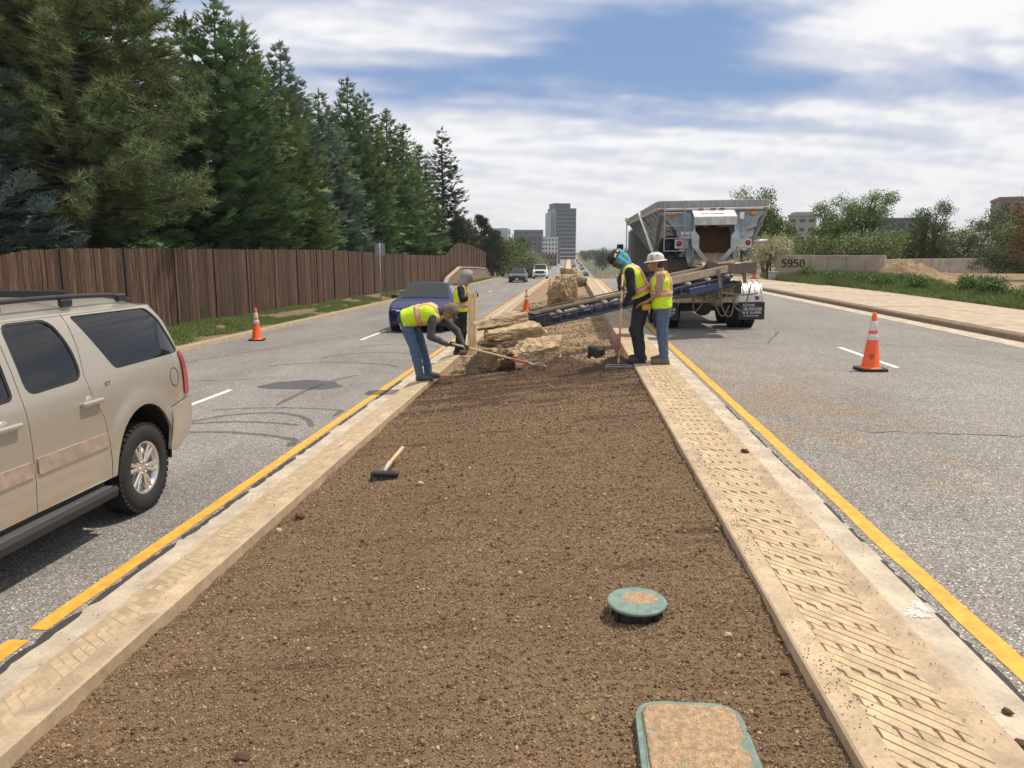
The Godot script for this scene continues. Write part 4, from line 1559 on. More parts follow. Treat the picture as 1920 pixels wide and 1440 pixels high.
func build_truck() -> void:
	var t := thing("stone_truck", "grey hopper truck with rear chute and conveyor parked beside the median", "truck", Vector3(3.35, 0.012, -19.3))
	t.rotation.z = 0.014
	var grey: Material = M.truck_grey
	var st: SurfaceTool
	var zr := 0.6 # rear plane
	var zf := -8.9
	# hopper: trapezium box, slanted rear wall
	st = nst()
	var W := 1.24
	var top := 2.86
	var a := [Vector3(-W, top, zr), Vector3(W, top, zr), Vector3(W, top, zf), Vector3(-W, top, zf)]
	var b := [Vector3(-0.45, 1.75, zr - 0.75), Vector3(0.45, 1.75, zr - 0.75), Vector3(0.45, 1.75, zf + 0.9), Vector3(-0.45, 1.75, zf + 0.9)]
	for i in 4:
		var j := (i + 1) % 4
		face_out(st, [a[i], a[j], b[j], b[i]], Vector3(0, 2.4, -4.0))
	face_out(st, [b[0], b[1], b[2], b[3]], Vector3(0, 2.4, -4.0))
	obj("hopper", st, grey, t)
	# top boards: timber coaming along the rim
	for e in [[Vector3(-W - 0.01, 2.96, zr + 0.03), Vector3(W + 0.01, 2.96, zr + 0.03), 0.05, 0.17], [Vector3(-W - 0.03, 2.95, zr), Vector3(-W - 0.03, 2.95, zf), 0.05, 0.17], [Vector3(W + 0.03, 2.95, zr), Vector3(W + 0.03, 2.95, zf), 0.05, 0.17], [Vector3(-W, 2.95, zf - 0.03), Vector3(W, 2.95, zf - 0.03), 0.05, 0.17]]:
		st = nst()
		var c: Vector3 = (e[0] + e[1]) / 2.0
		var len: Vector3 = (e[1] - e[0]).abs()
		box(st, c, Vector3(maxf(len.x, e[2]), e[3], maxf(len.z, e[2])), 0.01)
		obj("rim_board", st, M.grey_board, t)
	st = nst()
	box(st, Vector3(0, 2.845, zr + 0.045), Vector3(2.56, 0.06, 0.1), 0.012)
	box(st, Vector3(-W - 0.03, 2.84, (zr + zf) / 2), Vector3(0.1, 0.06, zr - zf), 0.012)
	box(st, Vector3(W + 0.03, 2.84, (zr + zf) / 2), Vector3(0.1, 0.06, zr - zf), 0.012)
	obj("rim_flange", st, M.light_grey, t)
	# side ribs on the slanted left and right walls
	for s in [-1.0, 1.0]:
		for k in 9:
			var z := lerpf(zr - 0.95, zf + 1.0, k / 8.0)
			st = nst()
			bar(st, Vector3(s * (W - 0.0), 2.8, z), Vector3(s * 0.52, 1.86, z), 0.08, 0.07, 0.01)
			obj("side_rib", st, M.light_grey if k < 5 else grey, t)
		# corner leg frame running down from the rear corner, slanting forward
		st = nst()
		bar(st, Vector3(s * 1.2, 2.78, zr - 0.02), Vector3(s * 1.16, 1.75, zr - 1.6), 0.10, 0.10, 0.015)
		obj("corner_strut", st, grey, t)
		st = nst()
		prism(st, Transform3D(Basis(), Vector3(0, 0, zr - 0.02)), poly([[s * 1.24, 2.80], [s * 0.66, 2.80], [s * 0.66, 2.30], [s * 0.80, 2.34]]), 0.03)
		obj("rear_gusset", st, grey, t)
		for k in 3:
			st = nst()
			var y := 2.5 - 0.24 * k
			bx(st, Transform3D(Basis.from_euler(Vector3(-0.75, 0, s * 0.45)), Vector3(s * (1.02 - 0.05 * k), y, zr - 0.35 - 0.3 * k)), Vector3(0.34, 0.03, 0.26), 0.01)
			obj("slope_plate", st, M.light_grey, t)
	# hazard marker lamps
	for x in [-1.2, -0.28, 0.0, 0.2, 1.2]:
		st = nst()
		box(st, Vector3(x, 2.845, zr + 0.105), Vector3(0.12, 0.032, 0.03), 0.008)
		obj("marker_lamp", st, M.red_lens, t)
	for s in [-1, 1]:
		st = nst()
		lathe(st, Transform3D(Basis(Vector3.RIGHT, PI / 2).scaled(Vector3(1.0, 0.5, 1.0)), Vector3(s * 0.94, 2.74, zr + 0.0)), [[0.10, 0.0], [0.095, 0.05], [0.05, 0.08], [0.0, 0.085]], 20)
		obj("amber_lamp", st, M.amber_lens, t)
	# rear wall of the hopper around the chute
	st = nst()
	for s in [-1.0, 1.0]:
		prism(st, Transform3D(Basis(), Vector3(0, 0, zr - 0.04)), poly([[s * 0.86, 2.80], [s * 0.475, 2.80], [s * 0.475, 1.6], [s * 0.55, 1.6], [s * 0.62, 2.0], [s * 0.8, 2.25]]), 0.04)
		obj("rear_wall", st, M.light_blue_grey, t)
		st = nst()
	# discharge chute box with lid
	var zc := zr + 0.42
	for s in [-1.0, 1.0]:
		st = nst()
		# cheek plate seen edge-on, splayed
		prism(st, Transform3D(Basis(Vector3(0, 0, 1), Vector3(0, 1, 0), Vector3(-1, 0, 0)), Vector3(s * 0.46, 0, 0)), poly([[zr - 0.1, 2.76], [zr + 0.30, 2.62], [zr + 0.42, 2.30], [zr + 0.42, 2.08], [zr + 0.25, 1.66], [zr - 0.1, 1.5]]), 0.03)
		obj("chute_cheek", st, grey, t)
		st = nst()
		prism(st, Transform3D(Basis(), Vector3(0, 0, zc)), poly([[s * 0.47, 2.36], [s * 0.36, 2.22], [s * 0.36, 1.96], [s * 0.44, 1.90], [s * 0.52, 2.0], [s * 0.54, 2.3]]), 0.05)
		obj("chute_frame", st, M.light_blue_grey, t)
		st = nst()
		bar(st, Vector3(s * 0.42, 1.95, zc), Vector3(s * 0.15, 1.62, zc - 0.1), 0.10, 0.05, 0.01)
		obj("chute_lip", st, M.light_blue_grey, t)
	st = nst()
	bx(st, Transform3D(Basis(Vector3.RIGHT, 0.42), Vector3(0, 2.73, zr + 0.24)), Vector3(0.96, 0.03, 0.42), 0.006)
	var lid := obj("chute_lid", st, M.off_white, t)
	st = nst()
	box(st, Vector3(0, 2.56, zr + 0.44), Vector3(0.96, 0.19, 0.025), 0.006)
	obj("lid_front", st, M.light_grey, lid)
	word("W.K. DAHMS", 0.06, M.blue_print, lid, Transform3D(Basis(Vector3.RIGHT, -1.15), Vector3(-0.05, 2.727, zr + 0.29)), "lettering", true)
	st = nst()
	box(st, Vector3(0, 2.22, zr - 0.30), Vector3(0.91, 1.1, 0.04))
	obj("chute_back", st, M.rust, t)
	st = nst()
	bx(st, Transform3D(Basis(Vector3.RIGHT, 0.5), Vector3(0, 1.76, zr + 0.12)), Vector3(0.86, 0.03, 0.75), 0.0)
	obj("chute_floor", st, M.rust_light, t)
	# soil standing in the chute mouth
	st = nst(true)
	var rows := []
	for j in 9:
		var r := []
		for i in 13:
			var x := lerpf(-0.44, 0.44, i / 12.0)
			var y := lerpf(1.80, 2.46 - 0.14 * absf(x) + 0.035 * sin(x * 19.0), j / 8.0)
			r.append(Vector3(x, y, zr + 0.02 - 0.24 * pow(j / 8.0, 2.0) + 0.02 * sin(i * 2.1 + j * 1.7)))
		rows.append(r)
	put("soil_load", sheet(rows, M.dark_soil), t)
	# ladder
	for x in [-1.12, -0.66]:
		st = nst()
		tube(st, [Vector3(x, 3.04, zr + 0.16), Vector3(x, 1.88, zr + 0.16)], [0.014], 6)
		for y in [2.95, 2.0]:
			tube(st, [Vector3(x, y, zr + 0.16), Vector3(x, y, zr + 0.0)], [0.012], 6)
		obj("ladder_rail", st, M.galvanised, t)
	for y in [2.76, 2.47, 2.18, 1.89]:
		st = nst()
		tube(st, [Vector3(-1.12, y, zr + 0.16), Vector3(-0.66, y, zr + 0.16)], [0.013], 6)
		obj("ladder_rung", st, M.galvanised, t)
	# tail light boxes and plate
	for s in [-1.0, 1.0]:
		st = nst()
		box(st, Vector3(s * 0.72 + 0.02, 2.05, zr + 0.05), Vector3(0.32, 0.22, 0.12), 0.012)
		var lb := obj("light_box", st, M.light_grey, t)
		st = nst(true)
		lathe(st, Transform3D(Basis(Vector3.RIGHT, PI / 2), Vector3(s * 0.72 + (-0.05 if s < 0 else 0.1), 2.06, zr + 0.11)), [[0.062, 0.0], [0.06, 0.012], [0.035, 0.024], [0.0, 0.026]], 20)
		obj("tail_light", st, M.red_lens, lb)
		st = nst()
		box(st, Vector3(s * 0.72 + 0.03, 1.91, zr + 0.09), Vector3(0.13, 0.022, 0.02))
		obj("reflector_strip", st, M.off_white, t)
	st = nst()
	box(st, Vector3(-0.58, 2.25, zr + 0.14), Vector3(0.31, 0.16, 0.012), 0.003)
	var plate := obj("number_plate", st, M.plate_white, t)
	word("SCD 704", 0.062, M.red_print, plate, Transform3D(Basis(), Vector3(-0.58, 2.24, zr + 0.149)))
	st = nst(true)
	tube(st, [Vector3(0.95, 2.08, zr + 0.0), Vector3(1.3, 2.09, zr - 0.05)], [0.045, 0.045], 12)
	obj("side_pipe", st, M.galvanised, t)
	st = nst()
	box(st, Vector3(0.66, 2.68, zr + 0.1), Vector3(0.10, 0.16, 0.02), 0.004)
	obj("decal_plate", st, M.off_white, t)
	# motor and hose nest under the left rear
	st = nst(true)
	lathe(st, Transform3D(Basis(Vector3.FORWARD, PI / 2), Vector3(-0.98, 2.0, zr - 0.35)), [[0.0, -0.2], [0.2, -0.19], [0.22, 0.0], [0.2, 0.2], [0.0, 0.21]], 16)
	for k in 5:
		var pts := []
		for i in 15:
			var an := PI * 2.0 * i / 14.0
			pts.append(Vector3(-0.95 + cos(an) * (0.16 + 0.03 * k), 1.98 + sin(an) * (0.18 + 0.02 * k), zr - 0.12 + 0.03 * k))
		tube(st, pts, [0.016], 6, false)
	obj("hose_reel", st, M.black_plastic, t)
	# tall thin grab bar and lever at the front left corner
	st = nst()
	tube(st, [Vector3(-1.34, 3.0, zf + 0.6), Vector3(-1.34, 1.5, zf + 0.6)], [0.02], 6)
	box(st, Vector3(-1.34, 2.98, zf + 0.8), Vector3(0.12, 0.14, 0.5), 0.02)
	obj("grab_bar", st, M.off_white, t)
	st = nst(true)
	tube(st, [Vector3(-1.33, 2.95, zr - 4.0), Vector3(-1.18, 1.72, zr - 1.2)], [0.045], 8)
	obj("lift_arm", st, M.off_white, t)
	# cab: mostly hidden behind the hopper
	st = nst()
	box(st, Vector3(0, 1.9, zf - 1.1), Vector3(2.2, 1.7, 1.7), 0.12)
	box(st, Vector3(0, 1.2, zf - 2.5), Vector3(2.1, 0.9, 1.4), 0.15)
	obj("cab", st, M.truck_cab, t)
	for s in [-1, 1]:
		st = nst()
		bx(st, Transform3D(Basis(), Vector3(s * 1.42, 1.93, zf - 1.6)), Vector3(0.24, 0.5, 0.1), 0.03)
		obj("wing_mirror", st, M.black_plastic, t)
	# chassis
	st = nst()
	box(st, Vector3(-0.05, 0.73, 0.44), Vector3(1.5, 0.15, 0.1), 0.02)
	obj("bumper_beam", st, M.dusty_tan, t)
	for z in [-0.35, -1.7]:
		st = nst(true)
		tube(st, [Vector3(-0.9, 0.5, z), Vector3(0.9, 0.5, z)], [0.1], 10)
		lathe(st, Transform3D(Basis(Vector3.RIGHT, PI / 2), Vector3(0, 0.52, z)), [[0.0, -0.2], [0.2, -0.18], [0.24, 0.0], [0.2, 0.18], [0.0, 0.2]], 14)
		obj("axle", st, M.dark_steel, t)
	st = nst()
	box(st, Vector3(0, 1.25, -0.2), Vector3(1.1, 0.5, 0.9), 0.04)
	box(st, Vector3(-0.75, 1.45, 0.1), Vector3(0.5, 0.6, 0.5), 0.04)
	obj("hydraulic_tank", st, M.dark_steel, t)
	for s in [-1, 1]:
		st = nst()
		box(st, Vector3(s * 0.42, 0.95, -4.5), Vector3(0.12, 0.28, 10.4), 0.01)
		obj("frame_rail", st, M.dark_steel, t)
		for k in 3:
			st = nst()
			box(st, Vector3(s * 0.5, 1.42, -0.3 - 2.4 * k), Vector3(0.14, 0.75, 0.14), 0.01)
			obj("support_post", st, M.light_grey, t)
	st = nst()
	box(st, Vector3(0, 1.0, 0.45), Vector3(1.5, 0.34, 0.14), 0.02)
	obj("cross_member", st, M.dark_steel, t)
	st = nst()
	box(st, Vector3(0, 0.9, -4.5), Vector3(1.7, 0.3, 6.0), 0.03)
	obj("tank", st, M.dark_steel, t)
	# dual rear wheels, two axles, plus front
	for z in [-0.35, -1.7, -9.6]:
		for s in [-1.0, 1.0]:
			for k in (2 if z > -5.0 else 1):
				wheel(t, Vector3(s * (1.07 - 0.32 * k), 0.50, z), 0.50, 0.27, 0.29, 5, s)
	# fenders with ribs, white skirt panels, mud flaps
	for s in [-1.0, 1.0]:
		st = nst(true)
		for i in 20:
			var a0 := lerpf(0.05, PI * 0.62, i / 20.0)
			var a1 := lerpf(0.05, PI * 0.62, (i + 1) / 20.0)
			var r := 0.60
			var zc2 := -0.28
			quad(st, Vector3(s * 1.0 - 0.31, 0.55 + sin(a0) * r, zc2 + cos(a0) * r), Vector3(s * 1.0 + 0.31, 0.55 + sin(a0) * r, zc2 + cos(a0) * r), Vector3(s * 1.0 + 0.31, 0.55 + sin(a1) * r, zc2 + cos(a1) * r), Vector3(s * 1.0 - 0.31, 0.55 + sin(a1) * r, zc2 + cos(a1) * r))
		obj("fender", st, M.stainless, t)
		for k in 5:
			var pts := []
			for i in 15:
				var a0 := lerpf(0.05, PI * 0.62, i / 14.0)
				pts.append(Vector3(s * 1.0 - 0.28 + 0.14 * k, 0.55 + sin(a0) * 0.603, -0.28 + cos(a0) * 0.603))
			st = nst(true)
			tube(st, pts, [0.012], 6)
			obj("fender_rib", st, M.stainless_dark, t)
		st = nst()
		prism(st, Transform3D(Basis(), Vector3(s * 1.0, 0.74, 0.36)), poly([[-0.42, 0.10], [0.31, 0.09], [0.31, -0.06], [-0.42, -0.11]]), 0.04)
		obj("skirt_panel", st, M.off_white, t)
		st = nst(true)
		lathe(st, Transform3D(Basis(Vector3.RIGHT, PI / 2), Vector3(s * 1.15, 0.76, 0.385)), [[0.052, 0.0], [0.05, 0.012], [0.0, 0.02]], 16)
		obj("skirt_lamp", st, M.red_lens, t)
		st = nst()
		bx(st, Transform3D(Basis(), Vector3(s * 1.02, 0.45, 0.40)), Vector3(0.62, 0.42, 0.018), 0.004)
		var flap := obj("mud_flap", st, M.black_plastic, t)
		var x0: float = s * 1.02
		word("STONE", 0.062, M.off_white, flap, Transform3D(Basis(), Vector3(x0 - 0.06, 0.585, 0.411)), "lettering", true)
		word("SLINGER", 0.07, M.off_white, flap, Transform3D(Basis(), Vector3(x0 + 0.03, 0.495, 0.411)), "lettering", true)
		word("W.K. DAHMS", 0.052, M.off_white, flap, Transform3D(Basis(), Vector3(x0 + 0.01, 0.41, 0.411)), "lettering", true)
		word("ST. JACOBS, ONT.", 0.032, M.off_white, flap, Transform3D(Basis(), Vector3(x0, 0.335, 0.411)), "lettering", true)
	# ------------------------------------------------ conveyor: turntable under the chute, boom swung left and down
	var up := Vector3(3.62, 1.40, -17.75)   # upper end, world
	var low := Vector3(-0.76, 0.60, -15.35) # lower end, world
	var c := thing("conveyor", "long belt conveyor boom reaching from truck over the median", "conveyor", Vector3.ZERO)
	var dirv := (low - up).normalized()
	var sidev := dirv.cross(Vector3.UP).normalized() # away from camera or towards it
	if sidev.z < 0.0:
		sidev = -sidev
	var upv := sidev.cross(dirv).normalized()
	if upv.y < 0.0:
		upv = -upv
	var L := up.distance_to(low)
	var pt := func(along: float, side: float, high: float) -> Vector3: return up + dirv * along + sidev * side + upv * high
	for s in [-1.0, 1.0]:
		for h in [0.0, -0.16]:
			st = nst()
			bar(st, pt.call(0.2, s * 0.27, h - 0.03), pt.call(L, s * 0.27, h - 0.03), 0.045, 0.045, 0.006)
			obj("boom_chord", st, M.boom_blue, c)
		for k in 13:
			var al := lerpf(0.5, L - 0.15, k / 12.0)
			st = nst()
			bar(st, pt.call(al, s * 0.27, -0.03), pt.call(al, s * 0.27, -0.19), 0.035, 0.07, 0.005)
			obj("boom_strut", st, M.boom_blue, c)
			if k < 12 and k % 2 == 0:
				st = nst()
				bar(st, pt.call(al, s * 0.27, -0.03), pt.call(lerpf(0.5, L - 0.15, (k + 1) / 12.0), s * 0.27, -0.19), 0.02, 0.02)
				obj("boom_brace", st, M.boom_blue, c)
	for k in 9:
		var al := lerpf(0.35, L - 0.5, k / 8.0)
		st = nst(true)
		tube(st, [pt.call(al, -0.31, 0.02), pt.call(al, 0.33, 0.02)], [0.035], 10)
		obj("roller", st, M.roller, c)
	st = nst(true)
	tube(st, [pt.call(L - 0.02, -0.3, -0.08), pt.call(L - 0.02, 0.3, -0.08)], [0.11], 18)
	obj("end_drum", st, M.black_rubber, c)
	st = nst()
	bx(st, Transform3D(Basis(dirv, upv, dirv.cross(upv)), pt.call(L / 2, 0.0, 0.055)), Vector3(L, 0.02, 0.46), 0.004)
	obj("belt", st, M.belt, c)
	st = nst()
	bx(st, Transform3D(Basis(dirv, upv, dirv.cross(upv)), pt.call(L / 2, 0.0, -0.2)), Vector3(L, 0.014, 0.46), 0.004)
	obj("return_belt", st, M.black_rubber, c)
	for s in [-1.0, 1.0]: # side skirts: deep near the truck, thin rail beyond
		st = nst()
		bx(st, Transform3D(Basis(dirv, upv, dirv.cross(upv)), pt.call(0.75, s * 0.27, 0.16)), Vector3(2.2, 0.15, 0.03), 0.005)
		obj("side_skirt", st, M.dusty_tan, c)
		st = nst()
		bx(st, Transform3D(Basis(dirv, upv, dirv.cross(upv)), pt.call(L * 0.5 + 0.9, s * 0.26, 0.09)), Vector3(L - 2.0, 0.03, 0.025), 0.005)
		obj("side_rail", st, M.belt_edge, c)
	# end plates of the drum
	for s in [-1.0, 1.0]:
		st = nst()
		bx(st, Transform3D(Basis(dirv, upv, dirv.cross(upv)), pt.call(L - 0.12, s * 0.29, -0.08)), Vector3(0.34, 0.24, 0.025), 0.02)
		obj("drum_bracket", st, M.boom_dark, c)
	# receiving tray under the chute, curled up at its far end
	st = nst(true)
	rows = []
	for j in 9:
		var r := []
		var v := lerpf(-1.0, 1.0, j / 8.0)
		for i in 15:
			var x := lerpf(-0.55, 0.52, i / 14.0)
			r.append(Vector3(3.55 + x, 1.52 + 0.10 * absf(v) * absf(v) + 0.07 * pow(absf(x) * 1.7, 3.0) + 0.012 * sin(i * 1.3), -17.75 - v * 0.42))
		rows.append(r)
	put("receiving_tray", sheet(rows, M.dusty_tan), c)
	rows = []
	for j in 2:
		var r := []
		for i in 15:
			var x := lerpf(-0.55, 0.52, i / 14.0)
			r.append(Vector3(3.55 + x, (1.40 if j == 0 else 1.62 + 0.07 * pow(absf(x) * 1.7, 3.0)) + 0.012 * sin(i * 1.3), -17.335))
		rows.append(r)
	put("tray_flap", sheet(rows, M.belt_edge), c)
	# blue side plate, cylinders, brackets
	st = nst()
	bx(st, Transform3D(Basis(dirv, upv, dirv.cross(upv)), pt.call(1.0, 0.315, -0.16)), Vector3(0.85, 0.16, 0.03), 0.01)
	obj("maker_plate", st, M.boom_blue, c)
	st = nst()
	bx(st, Transform3D(Basis(dirv, upv, dirv.cross(upv)), pt.call(0.62, 0.34, 0.0)), Vector3(0.09, 0.42, 0.03), 0.01)
	bx(st, Transform3D(Basis(dirv, upv, dirv.cross(upv)), pt.call(-0.1, 0.3, -0.05)), Vector3(0.09, 0.36, 0.03), 0.01)
	obj("bracket", st, M.dusty_steel, c)
	st = nst(true)
	tube(st, [Vector3(3.35, 1.32, -17.6), Vector3(3.35, 0.75, -18.2)], [0.11, 0.16], 14)
	obj("pivot_post", st, M.dusty_steel, c)
	st = nst(true)
	tube(st, [Vector3(3.45, 0.72, -17.9), pt.call(1.35, 0.05, -0.2)], [0.05], 10)
	tube(st, [pt.call(1.35, 0.05, -0.2), pt.call(1.7, 0.05, -0.19)], [0.03], 10)
	obj("lift_cylinder", st, M.dusty_steel, c)
	st = nst()
	bar(st, Vector3(2.1, 0.86, -17.8), Vector3(3.7, 1.02, -17.9), 0.14, 0.16, 0.02)
	obj("swing_beam", st, M.dusty_steel, c)
	# hoses hanging in loops
	for h in [[2.75, 1.05, 2.62, 0.52, 3.05, 1.02], [3.15, 1.0, 3.32, 0.44, 3.5, 0.72], [3.5, 1.02, 3.78, 0.52, 3.95, 1.18], [3.0, 1.1, 3.2, 0.85, 3.6, 1.15], [2.9, 1.1, 3.6, 1.12, 4.1, 0.98], [3.25, 0.98, 3.55, 0.36, 3.62, 0.95]]:
		var pts := []
		for i in 17:
			var f := i / 16.0
			var p0 := Vector2(h[0], h[1])
			var p1 := Vector2(h[2], h[3] - (h[1] + h[5]) * 0.25 + h[3] * 0.25)
			var p2 := Vector2(h[4], h[5])
			var q := p0.lerp(p1, f).lerp(p1.lerp(p2, f), f)
			pts.append(Vector3(q.x, q.y, -17.15 - 0.04 * sin(f * 9.0) - h[0] * 0.02))
		st = nst(true)
		tube(st, pts, [0.016], 8)
		obj("hydraulic_hose", st, M.hose, c)

# ---------------------------------------------------------------- figures: distance field of tapered bones, meshed as surface nets
# bones: [from, to, r1, r2]; planes: [normal, offset] keep n.p <= offset
func sdf_mesh(bones: Array, cell: float, k: float, m: Material, planes: Array = [], wrinkle := 0.0) -> ArrayMesh:
	var am := ArrayMesh.new()
	sdf_into(am, bones, cell, k, m, planes, wrinkle)
	return am

func sdf_into(am: ArrayMesh, bones: Array, cell: float, k: float, m: Material, planes: Array, wrinkle: float) -> void:
	var lo := Vector3(1e9, 1e9, 1e9)
	var hi := -lo
	for b in bones:
		var r := maxf(b[2], b[3]) + k * 0.5 + 2.0 * cell
		lo = lo.min(b[0] - Vector3.ONE * r).min(b[1] - Vector3.ONE * r)
		hi = hi.max(b[0] + Vector3.ONE * r).max(b[1] + Vector3.ONE * r)
	var nx := int((hi.x - lo.x) / cell) + 2
	var ny := int((hi.y - lo.y) / cell) + 2
	var nz := int((hi.z - lo.z) / cell) + 2
	var f := PackedFloat32Array()
	f.resize(nx * ny * nz)
	f.fill(1.0)
	for b in bones:
		var a: Vector3 = b[0]
		var ab: Vector3 = b[1] - a
		var l2 := maxf(ab.length_squared(), 1e-9)
		var r1: float = b[2]
		var dr: float = b[3] - r1
		var reach := Vector3.ONE * (maxf(b[2], b[3]) + k + 2.0 * cell)
		var p0 := (a.min(b[1]) - reach - lo) / cell
		var p1 := (a.max(b[1]) + reach - lo) / cell
		for z in range(maxi(0, int(p0.z)), mini(nz, int(p1.z) + 1)):
			for y in range(maxi(0, int(p0.y)), mini(ny, int(p1.y) + 1)):
				var row := (z * ny + y) * nx
				for x in range(maxi(0, int(p0.x)), mini(nx, int(p1.x) + 1)):
					var p := lo + Vector3(x, y, z) * cell - a
					var t := clampf(p.dot(ab) / l2, 0.0, 1.0)
					var d := (p - ab * t).length() - r1 - dr * t
					var o := f[row + x]
					var h := maxf(k - absf(o - d), 0.0)
					f[row + x] = minf(o, d) - h * h / (4.0 * k)
	if planes.size() or wrinkle > 0.0:
		for z in nz:
			for y in ny:
				var row := (z * ny + y) * nx
				for x in nx:
					var o := f[row + x]
					if o > 0.1:
						continue
					var p := lo + Vector3(x, y, z) * cell
					if wrinkle > 0.0:
						o += n2.get_noise_3d(p.x * 190.0, p.y * 150.0, p.z * 190.0) * wrinkle
					for q in planes:
						o = maxf(o, q[0].dot(p) - q[1])
					f[row + x] = o
	var id := PackedInt32Array()
	id.resize(nx * ny * nz)
	id.fill(-1)
	var vs := PackedVector3Array()
	var sx := 1
	var sy := nx
	var sz := nx * ny
	for z in nz - 1:
		for y in ny - 1:
			var row := (z * ny + y) * nx
			for x in nx - 1:
				var i := row + x
				var v0 := f[i]
				if v0 > cell * 2.0:
					continue
				var v1 := f[i + sx]
				var v2 := f[i + sy]
				var v3 := f[i + sx + sy]
				var v4 := f[i + sz]
				var v5 := f[i + sx + sz]
				var v6 := f[i + sy + sz]
				var v7 := f[i + sx + sy + sz]
				var c := int(v0 < 0.0) + int(v1 < 0.0) + int(v2 < 0.0) + int(v3 < 0.0) + int(v4 < 0.0) + int(v5 < 0.0) + int(v6 < 0.0) + int(v7 < 0.0)
				if c == 0 or c == 8:
					continue
				var s := Vector3.ZERO
				var n := 0
				if (v0 < 0.0) != (v1 < 0.0):
					s += Vector3(v0 / (v0 - v1), 0, 0)
					n += 1
				if (v2 < 0.0) != (v3 < 0.0):
					s += Vector3(v2 / (v2 - v3), 1, 0)
					n += 1
				if (v4 < 0.0) != (v5 < 0.0):
					s += Vector3(v4 / (v4 - v5), 0, 1)
					n += 1
				if (v6 < 0.0) != (v7 < 0.0):
					s += Vector3(v6 / (v6 - v7), 1, 1)
					n += 1
				if (v0 < 0.0) != (v2 < 0.0):
					s += Vector3(0, v0 / (v0 - v2), 0)
					n += 1
				if (v1 < 0.0) != (v3 < 0.0):
					s += Vector3(1, v1 / (v1 - v3), 0)
					n += 1
				if (v4 < 0.0) != (v6 < 0.0):
					s += Vector3(0, v4 / (v4 - v6), 1)
					n += 1
				if (v5 < 0.0) != (v7 < 0.0):
					s += Vector3(1, v5 / (v5 - v7), 1)
					n += 1
				if (v0 < 0.0) != (v4 < 0.0):
					s += Vector3(0, 0, v0 / (v0 - v4))
					n += 1
				if (v1 < 0.0) != (v5 < 0.0):
					s += Vector3(1, 0, v1 / (v1 - v5))
					n += 1
				if (v2 < 0.0) != (v6 < 0.0):
					s += Vector3(0, 1, v2 / (v2 - v6))
					n += 1
				if (v3 < 0.0) != (v7 < 0.0):
					s += Vector3(1, 1, v3 / (v3 - v7))
					n += 1
				id[i] = vs.size()
				vs.append(lo + (Vector3(x, y, z) + s / n) * cell)
	var idx := PackedInt32Array()
	var ns := PackedVector3Array()
	ns.resize(vs.size())
	for z in range(1, nz - 1):
		for y in range(1, ny - 1):
			var row := (z * ny + y) * nx
			for x in range(1, nx - 1):
				var i := row + x
				if id[i] < 0:
					continue
				var inside := f[i] < 0.0
				for axis in 3:
					var step: int = [sx, sy, sz][axis]
					if inside == (f[i + step] < 0.0):
						continue
					var u: int = [sy, sz, sx][axis]
					var w: int = [sz, sx, sy][axis]
					var a := id[i]
					var b := id[i - u]
					var c := id[i - u - w]
					var d := id[i - w]
					if a < 0 or b < 0 or c < 0 or d < 0:
						continue
					if inside:
						idx.append_array([a, b, c, a, c, d])
					else:
						idx.append_array([a, c, b, a, d, c])
					var nn := (vs[c] - vs[a]).cross(vs[d] - vs[b])
					if inside:
						nn = -nn
					ns[a] += nn
					ns[b] += nn
					ns[c] += nn
					ns[d] += nn
	# make the winding agree with the outward normals (clockwise front faces)
	for i in ns.size():
		ns[i] = ns[i].normalized()
	if idx.size() >= 3:
		var bad := 0
		for q in range(0, mini(idx.size(), 300), 3):
			var fn := (vs[idx[q + 1]] - vs[idx[q]]).cross(vs[idx[q + 2]] - vs[idx[q]])
			bad += 1 if fn.dot(ns[idx[q]]) > 0.0 else -1
		# outward test: the field must grow along the normal
		var v := vs[idx[0]] + ns[idx[0]] * cell * 1.5
		var g := (v - lo) / cell
		var gi := (int(g.z) * ny + int(g.y)) * nx + int(g.x)
		if gi >= 0 and gi < f.size() and f[gi] < 0.0:
			for i in ns.size():
				ns[i] = -ns[i]
			bad = -bad
		if bad > 0:
			idx.reverse()
	var arr := []
	arr.resize(Mesh.ARRAY_MAX)
	arr[Mesh.ARRAY_VERTEX] = vs
	arr[Mesh.ARRAY_NORMAL] = ns
	arr[Mesh.ARRAY_INDEX] = idx
	am.add_surface_from_arrays(Mesh.PRIMITIVE_TRIANGLES, arr)
	am.surface_set_material(am.get_surface_count() - 1, m)

func grow(bones: Array, by: float) -> Array:
	var out := []
	for b in bones:
		out.append([b[0], b[1], b[2] + by, b[3] + by])
	return out

